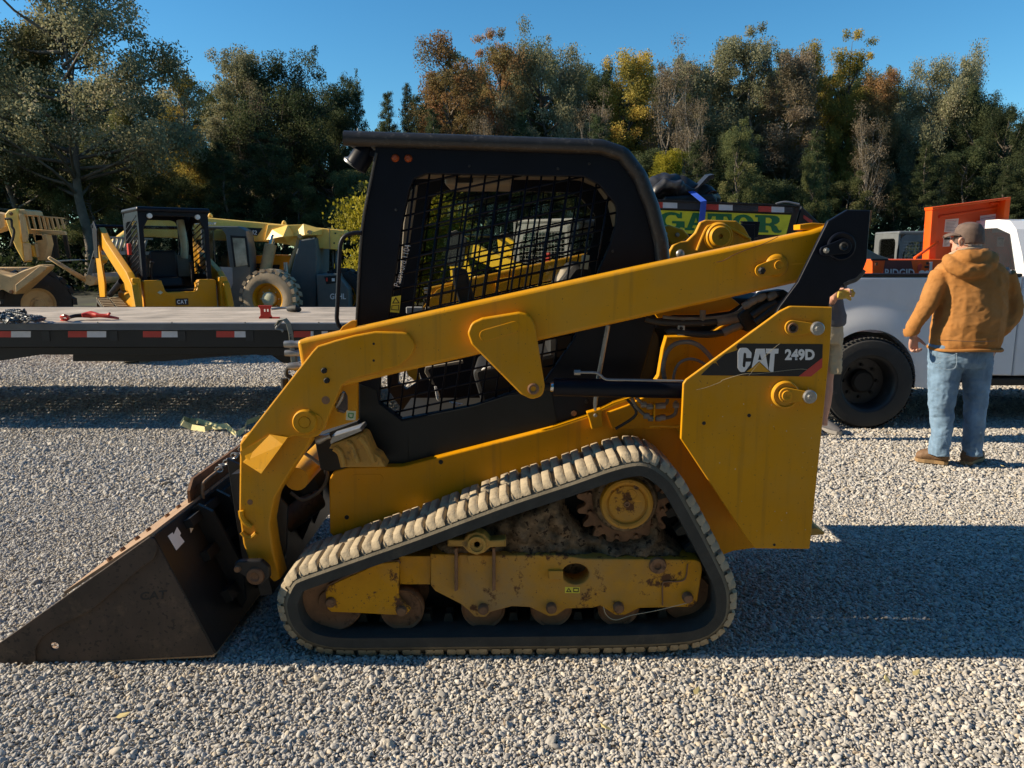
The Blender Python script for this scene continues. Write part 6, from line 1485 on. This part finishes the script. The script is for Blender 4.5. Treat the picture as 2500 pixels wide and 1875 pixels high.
place([
 ('broad',1,'greygreen',140,-150,34,.95,'tallest spreading grey-green tree at the upper left, top cut by the frame'),
 ('broad',3,'green',20,10,36,.9,'dark tree at the extreme left beside the tallest one'),
 ('broad',2,'green',300,250,40,.7,'short green tree right of the tallest left tree'),
 ('tall',1,'gold',432,160,44,.8,'narrow golden tree left of the sky gap in the left half'),
 ('tall',2,'greygreen',560,88,42,.95,'pointed grey-green tree rising above the left tree group'),
 ('broad',4,'dark',690,130,42,.85,'broad rounded dark green tree left of the pines'),
 ('broad',2,'dark',800,190,46,.6,'smaller dark tree on the right shoulder of the rounded one'),
 ('pine',1,'pine',868,196,42,.8,'pine above the front corner of the near cab roof'),
 ('pine',2,'pine',940,200,44,.8,'middle pine of the three over the cab roof'),
 ('pine',1,'pine',996,178,44,.62,'slimmest and tallest pine over the cab roof'),
 ('tall',3,'red',1095,66,42,1.2,'tall red and orange tree left of centre'),
 ('tall',1,'red',1215,84,44,.95,'second red-tipped tree just right of the tall orange one'),
 ('broad',3,'greygreen',1372,78,44,.85,'wide rounded grey-green tree at the centre'),
 ('tall',2,'gold',1530,98,44,1.1,'golden-topped tree right of the centre tree'),
 ('bare',1,'bare',1632,82,42,.8,'thin half-bare pale tree against the sky'),
 ('tall',3,'greygreen',1750,80,44,1.25,'tall grey-green tree right of the half-bare one'),
 ('tall',1,'greygreen',1842,74,44,1.0,'highest grey-green treetop in the right half'),
 ('tall',2,'bare',1925,100,43,1.1,'brownish grey tree behind the black rear links'),
 ('tall',3,'gold',1995,84,45,.8,'yellowish narrow tree in the right half'),
 ('tall',1,'gold',2082,94,45,.9,'second yellowish tree beside the narrow one on the right'),
 ('tall',2,'red',2155,150,44,.8,'small orange-crowned tree on the right'),
 ('broad',1,'greygreen',2285,134,44,.72,'rounded grey-green tree above the orange chest'),
 ('broad',4,'greygreen',2360,142,46,.6,'grey-green treetop just right of the rounded one'),
 ('broad',2,'dark',2420,212,42,.7,'dark tree sloping down toward the right edge'),
 ('broad',3,'dark',2500,240,40,.7,'dark tree at the extreme right edge'),
 ('pine',2,'pine',1062,245,40,1.0,'low pine below the red tree'),
 ('pine',1,'pine',1460,255,40,1.1,'low dark pine below the golden tree'),
 ('pine',2,'pine',1275,250,41,.9,'low pine below the centre tree'),
 ('pine',1,'pine',540,330,36,1.3,'sunlit young pine in front of the left trees'),
 ('tall',2,'bright',1640,350,34,1.0,'yellow-green sapling left of the tarp bundle'),
 ('tall',1,'green',1810,300,36,.9,'vine-covered green trunk above the sign'),
 ('tall',3,'green',1990,360,36,.8,'second vine-covered green trunk right of the sign')])
mp_ = tree('bush',1,'bright',948,372,24,1.0,'bright yellow-green maple glowing beside the cab front post', name='young_maple', group=None)
mp_.scale = (mp_.scale[2]*.66, mp_.scale[2]*.66, mp_.scale[2])
m2_ = tree('bush',2,'bright',1040,395,26,1.0,'second bright maple seen through the cab window mesh', name='young_maple', group=None)
m2_.scale = (m2_.scale[2]*1.0,)*3
place([('bare',1,'bare',px,yt,40.5,.7,lab) for px, yt, lab in (
 (1700,190,'pale slender stem right of the half-bare tree'), (2130,240,'pale slender stem below the orange-crowned tree'),
 (1180,230,'pale slender stem between the two red trees'), (1450,200,'pale slender stem left of the golden treetop'), (590,190,'pale slender stem below the pointed tree at left'))])
# second row and undergrowth
rnd = random.Random(77); back = []
def skyline(px):
    pts = [(-300,60),(0,90),(260,170),(330,290),(390,240),(560,180),(700,190),(820,260),(1000,290),(1080,150),(1300,125),(1600,135),(1900,120),(2150,160),(2300,190),(2450,290),(2900,320)]
    for (a, ya), (b, yb) in zip(pts, pts[1:]):
        if a <= px <= b: return ya+(yb-ya)*(px-a)/(b-a)
    return 280
def label_for(px, what):
    return what
x = -420; i = 0
while x < 2980:
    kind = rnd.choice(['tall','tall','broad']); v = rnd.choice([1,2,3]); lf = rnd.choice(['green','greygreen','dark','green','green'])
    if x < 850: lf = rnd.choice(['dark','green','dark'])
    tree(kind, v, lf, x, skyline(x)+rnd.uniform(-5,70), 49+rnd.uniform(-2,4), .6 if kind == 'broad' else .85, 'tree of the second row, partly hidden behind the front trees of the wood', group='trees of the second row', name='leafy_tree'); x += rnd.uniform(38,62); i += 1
x = -420
while x < 2980:
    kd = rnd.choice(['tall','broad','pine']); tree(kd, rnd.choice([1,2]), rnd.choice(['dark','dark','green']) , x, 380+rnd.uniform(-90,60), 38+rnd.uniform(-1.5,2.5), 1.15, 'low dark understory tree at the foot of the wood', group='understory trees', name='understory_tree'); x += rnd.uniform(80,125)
# brush: one uncountable mass along the foot of the wood
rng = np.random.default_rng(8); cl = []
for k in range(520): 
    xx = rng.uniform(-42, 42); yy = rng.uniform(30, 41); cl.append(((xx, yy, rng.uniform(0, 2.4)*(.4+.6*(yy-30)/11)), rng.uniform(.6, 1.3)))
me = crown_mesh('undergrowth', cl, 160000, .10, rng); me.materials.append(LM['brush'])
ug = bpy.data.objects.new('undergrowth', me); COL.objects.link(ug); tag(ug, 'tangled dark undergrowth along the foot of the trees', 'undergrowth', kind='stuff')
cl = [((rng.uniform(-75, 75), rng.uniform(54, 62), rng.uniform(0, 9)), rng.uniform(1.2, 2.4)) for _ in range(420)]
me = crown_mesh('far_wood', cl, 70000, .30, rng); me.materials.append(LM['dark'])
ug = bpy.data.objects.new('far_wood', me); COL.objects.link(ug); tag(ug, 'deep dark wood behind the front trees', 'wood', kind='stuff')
for k, (px, yb, yt) in enumerate(((125,765,690), (250,560,480))):
    if k == 0: tag(MB().tube([W(px,yb,22), W(px,yt,22)], .07, 8, 1).build('fence_post', M_bark), 'grey wooden post in the shade behind the old telehandler', 'post')

cl = [((rng.uniform(-34, 34), rng.uniform(-20, -13), rng.uniform(0, 20)), rng.uniform(1.5, 2.6)) for _ in range(420)]  # unseen leaf mass added behind the camera to cut sky light on near faces
me = crown_mesh('added_shade_wood', cl, 26000, .42, rng); me.materials.append(LM['dark'])
ug = bpy.data.objects.new('added_shade_wood', me); COL.objects.link(ug); tag(ug, 'added unseen leaf mass behind the camera, blocking sky light', 'wood', kind='stuff')
# ================================================================ people
def ring_loft(mb, rings, n=18):
    "rings: (center Vector, rx, ry, axis u, axis v)"
    R_ = []
    for c, rx, ry, u, v in rings: R_.append([mb.bm.verts.new(Vector(c)+Vector(u)*(rx*math.cos(2*PI*k/n))+Vector(v)*(ry*math.sin(2*PI*k/n))) for k in range(n)])
    for a, b in zip(R_, R_[1:]):
        for k in range(n): mb.bm.faces.new((a[k], a[(k+1) % n], b[(k+1) % n], b[k]))
    mb.bm.faces.new(list(reversed(R_[0]))); mb.bm.faces.new(R_[-1])
def hrings(mb, Y0, rows, z=14):
    "rows: (x left, x right, y, depth radius, y offset) in zoom units"
    out = []
    for (x0, x1, y, d, *o) in rows:
        a, b = W(*q1(z,x0,y), Y0), W(*q1(z,x1,y), Y0); c = (a+b)/2+Vector((0, o[0] if o else 0, 0)); out.append((c, (b-a).length/2, d, (1,0,0), (0,1,0)))
    ring_loft(mb, out)
def remesh(mb, vox, name, mt, parent, smooth=2, wr=None):
    for f in mb.bm.faces: f.smooth = True
    bmesh.ops.recalc_face_normals(mb.bm, faces=mb.bm.faces)
    me = bpy.data.meshes.new('tmp'); mb.bm.to_mesh(me); mb.bm.free()
    o = bpy.data.objects.new('tmp', me); COL.objects.link(o)
    md = o.modifiers.new('r', 'REMESH'); md.mode = 'VOXEL'; md.voxel_size = vox; md.use_smooth_shade = True
    s = o.modifiers.new('s', 'SMOOTH'); s.iterations = smooth; s.factor = .5
    r = bpy.data.meshes.new_from_object(o.evaluated_get(bpy.context.evaluated_depsgraph_get())); bpy.data.objects.remove(o)
    if wr:
        bm = bmesh.new(); bm.from_mesh(r); bm.normal_update()
        for v in bm.verts: v.co += v.normal*wr(v.co)
        bm.to_mesh(r); bm.free()
    for p in r.polygons: p.use_smooth = True
    r.name = name; r.materials.clear()
    return link(name, r, mt, parent)
def wrinkle(amp, sc, stretch=(1,1,1), off=0):
    def f(p):
        a = Vector((p.x*stretch[0], p.y*stretch[1], p.z*stretch[2]))*sc+Vector((off,0,0))
        n_ = noise.noise(a+noise.noise_vector(a*.7)*.8)
        return amp*(1-abs(n_)*2.6)*.6+amp*.35*noise.noise(a*2.7)-amp*.75
    return f
M_skin = mat('weathered_skin', (.50,.26,.18), .55, var=.08, vs=20, bump=.05)
M_jack = mat('brown_duck_canvas', (.36,.155,.040), .88, spec=.2, var=.16, vs=7, bump=.3, bs=350, dust=(.42,.21,.075), streak=(.28,.115,.03))
M_jean = mat('faded_denim', (.16,.25,.36), .9, spec=.2, var=.35, vs=6, streak=(.20,.29,.40), bump=.25, bs=400, dirt=((.30,.38,.46), .55, 4, .3))
M_boot = mat('worn_tan_boot', (.16,.09,.045), .7, var=.25, vs=14, bump=.2)
M_sole = mat('tan_boot_sole', (.30,.19,.09), .8)
M_cap = mat('dark_brown_cap', (.13,.09,.072), .85, var=.2, vs=30, bump=.3, bs=300)
M_hair = mat('grey_hair', (.30,.28,.27), .8, var=.3, vs=60)
M_fleece = mat('cream_fleece', (.55,.42,.28), .95, bump=.8, bs=200)
M_short = mat('khaki_cloth', (.42,.34,.22), .9, var=.1, vs=8, bump=.2, bs=300)
M_shirt = mat('dark_grey_shirt', (.085,.085,.095), .9, bump=.2, bs=300)
M_glove = mat('yellow_leather_glove', (.50,.36,.06), .7, var=.2, vs=20)
M_sock = mat('shoe_grey', (.22,.21,.20), .8)
def limb(mb, pts, n=14):
    "pts: (Vector, r)"
    V = [p for p, r in pts]; R_ = [r for p, r in pts]; mb.tube(V, R_, n, 5)
def hand(mb, wrist, d, side, palmn, s=1.0, curl=.9, spread=.12):
    "five separate fingers bending toward palmn; side = thumb direction"
    d = Vector(d).normalized(); side = Vector(side); side = (side-d*side.dot(d)).normalized(); pn = Vector(palmn); pn = (pn-d*pn.dot(d)-side*pn.dot(side)).normalized()
    w = Vector(wrist); L_ = .095*s
    ring_loft(mb, [(w+d*(L_*t), rx*s, ry*s, side, pn) for t, rx, ry in ((-.1,.026,.02),(.15,.032,.019),(.5,.041,.017),(.85,.043,.015),(1.0,.040,.012))], 14)
    for k, (o, ln, r) in enumerate(((.030,.072,.0092),(.010,.080,.0096),(-.011,.074,.0092),(-.031,.058,.0082))):
        p = w+d*(L_*.92)+side*(o*s); a = 0; P = [p-d*.012, p]
        dd = d+side*(spread*(1.5-k))
        for j, f in enumerate((.45,.32,.23)):
            a += curl*(.5,.95,.7)[j]; q_ = P[-1]+(dd.normalized()*math.cos(a)+pn*math.sin(a))*(ln*f*s); P.append(q_)
        mb.tube(P, [r*s, r*s, r*.95*s, r*.88*s, r*.72*s], 10, 3)
    p = w+d*(L_*.25)+side*(.03*s); P = [p-side*.012, p]
    t1 = (side*.75+d*.6+pn*.35).normalized(); P.append(P[-1]+t1*.034*s); t2 = (side*.25+d*.85+pn*(.5+.3*curl)).normalized(); P.append(P[-1]+t2*.028*s); P.append(P[-1]+(t2+pn*.3).normalized()*.02*s)
    mb.tube(P, [.013*s,.0135*s,.0115*s,.0105*s,.008*s], 10, 3)

# ---- man in the brown jacket
Ym = 5.62
MAN = thing('person', 'man seen from behind in brown hooded work jacket, faded jeans and cap', 'person', G(2330,1128))
P4 = lambda u, v, y=0: W(*q1(14,u,v), Ym+y)
b = MB()
# head
hc = P4(800, 290)
for v in ():
    pass
ring_loft(b, [(P4(800,395), .060, .066, (1,0,0), (0,1,0)), (P4(800,365), .060, .066, (1,0,0), (0,1,0)), (P4(800,345), .068, .072, (1,0,0), (0,1,0)), (P4(804,310), .084, .076, (1,0,0), (0,1,0)), (P4(808,275), .086, .078, (1,0,0), (0,1,0)), (P4(812,245), .080, .074, (1,0,0), (0,1,0)), (P4(814,222), .055, .05, (1,0,0), (0,1,0)), (P4(815,214), .02, .02, (1,0,0), (0,1,0))])
# face turned to the left and away: jaw, nose, brow, ear
limb(b, [(P4(760,350,.02), .045), (P4(738,352,.05), .036), (P4(724,350,.07), .022)])
limb(b, [(P4(745,300,.05), .03), (P4(722,306,.08), .018), (P4(710,318,.09), .013)])
limb(b, [(P4(745,330,.05), .04), (P4(724,332,.07), .024)])
limb(b, [(P4(742,276,.06), .03), (P4(728,280,.07), .02)])
# torso, legs, arms under the clothes
hrings(b, Ym, [(745,840,390,.06),(700,930,425,.09),(640,990,460,.12),(650,990,560,.14),(640,985,680,.15),(630,960,800,.15),(615,940,900,.14),(620,930,950,.13)])
for rows in ([(620,770,930,.085),(605,750,1050,.075),(605,720,1180,.06),(612,700,1250,.055),(615,695,1350,.052),(618,685,1450,.04),(628,675,1468,.035)],
             [(765,915,930,.085),(790,905,1050,.075),(795,890,1180,.06),(795,880,1250,.055),(790,875,1350,.052),(792,855,1450,.04),(797,848,1468,.035)]): hrings(b, Ym, rows)
limb(b, [(P4(680,470), .06), (P4(615,560,-.02), .05), (P4(585,655,-.03), .042), (P4(530,750,-.02), .034), (P4(508,815,-.01), .027)])
limb(b, [(P4(980,470), .06), (P4(1035,580,.0), .05), (P4(1050,670,.0), .042), (P4(1010,745,-.03), .036), (P4(955,800,-.06), .03)])
hand(b, P4(508,818,-.01), (.12,.05,-1), (1,.3,0), (.6,-.2,0) , 1.0, curl=1.35, spread=.02)
hand(b, P4(955,800,-.06), (-.6,.1,-.8), (-.6,0,.6), (0,1,0), 1.0, curl=.5)
body = remesh(b, .0065, 'body', M_skin, MAN, 2)
# ear, hair, cap, glasses
e_ = MB(); e_.tube([P4(762,332,-.075), P4(758,305,-.085), P4(768,292,-.088), P4(780,300,-.085), P4(778,318,-.082), P4(766,334,-.078)], [.007,.010,.010,.009,.008,.006], 8, 4)
e_.build('ear', M_skin, body)
hr = MB(); hrings(hr, Ym, [(752,866,345,.070),(744,872,330,.078),(742,877,310,.083),(744,879,290,.084),(750,878,270,.082)])
hair = remesh(hr, .008, 'hair', M_hair, MAN, 1, lambda p: .003*noise.noise(p*60))
cp2 = MB(); hrings(cp2, Ym, [(738,884,322,.088),(735,886,300,.092),(735,884,270,.094),(742,880,240,.090),(760,868,217,.072),(790,845,206,.045),(800,825,203,.02)])
cap = remesh(cp2, .008, 'cap', M_cap, MAN, 2, lambda p: .0015*noise.noise(p*25))
br_ = MB(); rr = []
for t in range(7):
    a = t/6; pts = []
    c0_ = P4(748-76*a, 262+13*a-8*math.sin(a*PI), .03+.05*a); wdt = .085*(1-.55*a**2)
    rr.append([br_.bm.verts.new(c0_+Vector((.35*s_*wdt, s_*wdt, -.018*s_*s_))) for s_ in (-1,-.6,-.2,.2,.6,1)])
for a_, b_ in zip(rr, rr[1:]):
    for k in range(5): br_.bm.faces.new((a_[k], a_[k+1], b_[k+1], b_[k]))
brim = br_.build('cap_brim', M_cap, cap, 80)
sol = brim.modifiers.new('thick', 'SOLIDIFY'); sol.thickness = .006
MB().tube([P4(700,300,.0), P4(716,290,-.055), P4(750,292,-.083)], .003, 6, 3).build('glasses_arm', M_mark, MAN)
# jacket
j = MB()
hrings(j, Ym, [(730,860,372,.09),(690,930,398,.115),(645,985,430,.145),(618,1015,470,.165),(625,1015,540,.185),(628,1010,620,.195),(622,1005,700,.20),(608,990,780,.20),(600,978,850,.195),(600,968,884,.185)])
for P_, side in (([(660,485,0,.080),(618,570,-.03,.078),(590,640,-.04,.072),(550,705,-.03,.066),(508,770,-.02,.058),(499,800,-.02,.052)], 0),
           ([(1000,485,0,.080),(1033,570,0,.076),(1050,650,-.01,.072),(1038,710,-.02,.070),(1000,765,-.04,.068),(975,790,-.05,.06)], 1)):
    limb(j, [(P4(u, v, y), r) for u, v, y, r in P_], 18)
# hood lying on the shoulders
limb(j, [(P4(700,400,-.05), .05), (P4(720,440,-.13), .055), (P4(790,470,-.17), .06), (P4(870,455,-.16), .06), (P4(930,415,-.10), .055), (P4(930,380,-.03), .045)], 18)
limb(j, [(P4(735,385,-.08), .05), (P4(800,400,-.14), .07), (P4(870,390,-.13), .06), (P4(905,370,-.05), .045)], 18)
ring_loft(j, [(P4(820,360,-.07), .075,.05,(1,0,0),(0,1,0)), (P4(820,420,-.13), .11,.07,(1,0,0),(0,1,0)), (P4(815,475,-.17), .07,.035,(1,0,0),(0,1,0)), (P4(812,492,-.17), .03,.02,(1,0,0),(0,1,0))])
wf = wrinkle(.010, 4.2, (1,1,1.2)); wf2 = wrinkle(.0045, 13, (1,1,1.7), 5)
jk = remesh(j, .0085, 'jacket', M_jack, MAN, 2, lambda p: (wf(p)+wf2(p)))
cuff = MB(); cuff.tube([P4(500,785,-.02), P4(498,800,-.02), P4(500,812,-.02)], [.058,.056,.050], 18, 3); cuff.build('cuff', M_jack, jk)
hem = MB(); 
hem.tube([P4(785,884)+Vector((math.cos(a)*184*.4521*S(850,Ym), math.sin(a)*.19, .006*math.sin(3*a))) for a in [k*PI/12 for k in range(24)]], .012, 8, 1, closed=True)
hem.build('waist_hem', M_jack, jk)
MB().tube([P4(x, y, d) for x, y, d in ((681,402,-.03),(700,385,-.07),(735,368,-.085),(790,352,-.09),(850,346,-.08),(885,352,-.04),(890,362,.03),(760,385,.09),(700,398,.04),(681,402,-.03))], .014, 10).build('fleece_collar', M_fleece, jk)
MB().tube([P4(u, v, y) for u, v, y in ((640,840,-.195),(740,845,-.21),(850,850,-.215),(950,845,-.19))], .002, 5).build('hem_stitch', M_cap, jk)
# jeans
jn = MB()
hrings(jn, Ym, [(598,938,860,.16),(592,934,900,.165),(590,932,950,.16),(596,930,985,.14)])
for rows in ([(592,768,950,.125),(590,765,1010,.118),(590,752,1080,.11),(590,738,1150,.10),(592,728,1200,.095),(600,728,1260,.092),(603,718,1330,.09),(598,706,1400,.088),(588,702,1464,.092)],
             [(758,932,950,.125),(768,926,1010,.118),(778,914,1080,.11),(784,906,1150,.10),(786,902,1200,.095),(784,896,1260,.092),(778,890,1330,.09),(774,884,1400,.088),(770,884,1466,.092)]): hrings(jn, Ym, rows)
wj = wrinkle(.014, 7, (1,1,1.1), 2); wj2 = wrinkle(.005, 15, (1,1,1.6), 9)
jeans = remesh(jn, .008, 'jeans', M_jean, MAN, 2, lambda p: wj(p)*min(1, max(.25, (1.0-p.z)))+wj2(p))
for P_ in (((600,905),(640,935),(700,930),(745,912)), ((742,912),(738,985),(690,1000),(628,985)), ((605,960),(640,968),(655,960))):
    MB().tube([P4(u, v, -.172+abs(u-770)*.00030) for u, v in P_], .0018, 5).build('pocket_seam', mat('light_stitch', (.30,.38,.45), .8) if 'light_stitch' not in MATS else MATS['light_stitch'], jeans)
MB().tube([P4(962,820,-.05), P4(958,870,-.05), P4(938,925,-.03)], [.012,.016,.008], 8).build('belt_holster', M_mark, MAN)
# boots
def boot(toe, heel, Yb, top, nm='boot', mirror=1):
    bt = MB(); zt_ = 0
    T0, H0 = G(*q1(14,*toe)), G(*q1(14,*heel)); d = (T0-H0); L_ = d.length; d.normalize(); n_ = Vector((-d.y, d.x, 0))
    ring_loft(bt, [(H0+d*(L_*t)+Vector((0,0,z)), w, hh, tuple(n_), (0,0,1)) for t, z, w, hh in ((.0,.055,.034,.045),(.06,.065,.044,.055),(.3,.07,.050,.062),(.55,.062,.054,.052),(.8,.052,.056,.042),(.95,.045,.045,.032),(1.0,.04,.025,.02))])
    tp = P4(*top); ring_loft(bt, [(H0+d*(L_*.2)+Vector((0,0,.04)), .055,.065,(1,0,0),(0,1,0)), (Vector((tp.x, tp.y, tp.z)), .062,.065,(1,0,0),(0,1,0)), (Vector((tp.x, tp.y, tp.z+.10)), .052,.052,(1,0,0),(0,1,0))])
    o = remesh(bt, .007, nm, M_boot, MAN, 2, lambda p: .002*noise.noise(p*40))
    so_ = MB(); out_ = [H0+d*(L_*t)+n_*w for t, w in ((-.03,0),(-.01,.03),(.1,.042),(.4,.042),(.7,.055),(.9,.05),(1.0,.03),(1.03,0),(1.0,-.03),(.9,-.05),(.7,-.055),(.4,-.042),(.1,-.042),(-.01,-.03))]
    so_.extr([Vector((p.x, p.y, .002)) for p in out_], (0,0,.026)).build('boot_sole', M_sole, o)
boot((520,1490), (692,1512), Ym, (648,1440)); boot((862,1478), (785,1515), Ym, (825,1445))

# ---- second person, mostly hidden behind the rear plate
Yq = 6.45
P2 = thing('person', 'person in khaki shorts and dark shirt behind the loader rear plate, holding work gloves', 'person', G(2015,1055))
q3 = lambda u, v, y=0: W(*q1(3,u,v), Yq+y)
H3 = lambda mb, rows: hrings(mb, Yq, rows, 3)
b = MB()
H3(b, [(1022,1098,475,.07),(1030,1092,440,.065),(1026,1094,410,.08),(1014,1106,370,.095),(1012,1106,330,.10),(1020,1098,295,.085),(1040,1080,272,.04)])
H3(b, [(1040,1080,430,.06),(1000,1120,470,.09),(970,1150,520,.11),(985,1150,640,.12),(990,1150,760,.12),(985,1155,850,.12)])
for rows in ([(1085,1165,850,.085),(1080,1155,960,.075),(1078,1130,1070,.058),(1072,1124,1110,.056),(1070,1122,1170,.06),(1064,1112,1250,.05),(1060,1096,1320,.035),(1060,1094,1370,.032)],
             [(985,1070,850,.085),(985,1060,960,.075),(985,1040,1070,.058),(980,1035,1170,.06),(980,1025,1250,.05),(980,1015,1320,.035),(980,1015,1370,.032)]): H3(b, rows)
limb(b, [(q3(1130,500,-.03), .05), (q3(1150,590,-.05), .042), (q3(1120,660,-.12), .036), (q3(1135,640,-.2), .030), (q3(1150,625,-.22), .026)])
limb(b, [(q3(985,500,-.03), .05), (q3(960,600,-.05), .042), (q3(1000,680,-.15), .034), (q3(1080,650,-.22), .028)])
hand(b, q3(1130,640,-.22), (.75,0,.25), (0,-.3,1), (.2,-1,-.3), 1.0, curl=1.0)
body2 = remesh(b, .0075, 'body', M_skin, P2, 2)
s = MB(); H3(s, [(1030,1095,455,.08),(985,1140,480,.12),(960,1165,520,.14),(975,1170,600,.15),(980,1180,680,.15),(980,1198,740,.155),(980,1198,785,.155),(985,1185,805,.15)])
limb(s, [(q3(1135,500,-.02), .07), (q3(1160,570,-.04), .065), (q3(1160,620,-.06), .06)])
remesh(s, .012, 'shirt', M_shirt, P2, 2, wrinkle(.006, 9))
s = MB(); H3(s, [(985,1178,790,.15),(985,1180,850,.155),(985,1176,900,.15)])
H3(s, [(1075,1178,880,.12),(1078,1174,960,.115),(1082,1172,1040,.11),(1086,1168,1074,.11)]); H3(s, [(980,1070,880,.12),(980,1062,960,.115),(980,1060,1070,.11)])
remesh(s, .011, 'shorts', M_short, P2, 2, wrinkle(.009, 10, (1,1,1.8)))
hr = MB(); H3(hr, [(1006,1112,345,.108),(1006,1112,320,.11),(1014,1104,288,.095),(1034,1086,264,.05)]); limb(hr, [(q3(1010,345,-.05), .03), (q3(975,352,-.09), .022)]); remesh(hr, .01, 'cap', M_cap, P2, 1)
s = MB()
for k, (dx, dz, ln) in enumerate(((.07,.035,.9),(.085,.012,1.0),(.08,-.012,.95),(.06,-.045,.85))):
    a = q3(1185,625,-.24); s.tube([a, a+Vector((.03,0,dz*.5)), a+Vector((dx*1.1,0,dz))], [.016,.014,.011], 10, 4)
ring_loft(s, [(q3(1150,625,-.24), .02,.03,(0,1,0),(0,0,1)), (q3(1175,625,-.24), .018,.042,(0,1,0),(0,0,1)), (q3(1200,625,-.24), .014,.036,(0,1,0),(0,0,1))])
gv = tag(remesh(s, .006, 'work_glove', M_glove, None, 1), 'yellow leather work glove held out beside the black rear link', 'glove')
def shoe(toe, heel, par, back=0):
    bt = MB(); T0, H0 = G(*q1(3,*toe)), G(*q1(3,*heel)); d = (T0-H0); L_ = d.length; d.normalize(); n_ = Vector((-d.y, d.x, 0)); H0 = H0+Vector((back,0,0))
    ring_loft(bt, [(H0+d*(L_*t)+Vector((0,0,z)), w, hh, tuple(n_), (0,0,1)) for t, z, w, hh in ((.0,.05,.028,.04),(.08,.055,.036,.05),(.3,.055,.040,.05),(.6,.045,.045,.038),(.85,.035,.04,.028),(1.0,.03,.02,.015))])
    o = remesh(bt, .007, 'shoe', M_shirt, par, 2)
    so_ = MB(); out_ = [H0+d*(L_*t)+n_*w for t, w in ((-.03,0),(.0,.035),(.4,.04),(.75,.05),(.95,.035),(1.03,0),(.95,-.035),(.75,-.05),(.4,-.04),(.0,-.035))]
    so_.extr([Vector((p.x, p.y, .002)) for p in out_], (0,0,.03)).build('shoe_sole', M_sock, o)
shoe((1170,1425), (1050,1390), P2); shoe((1170,1425), (1050,1390), P2, -.22)
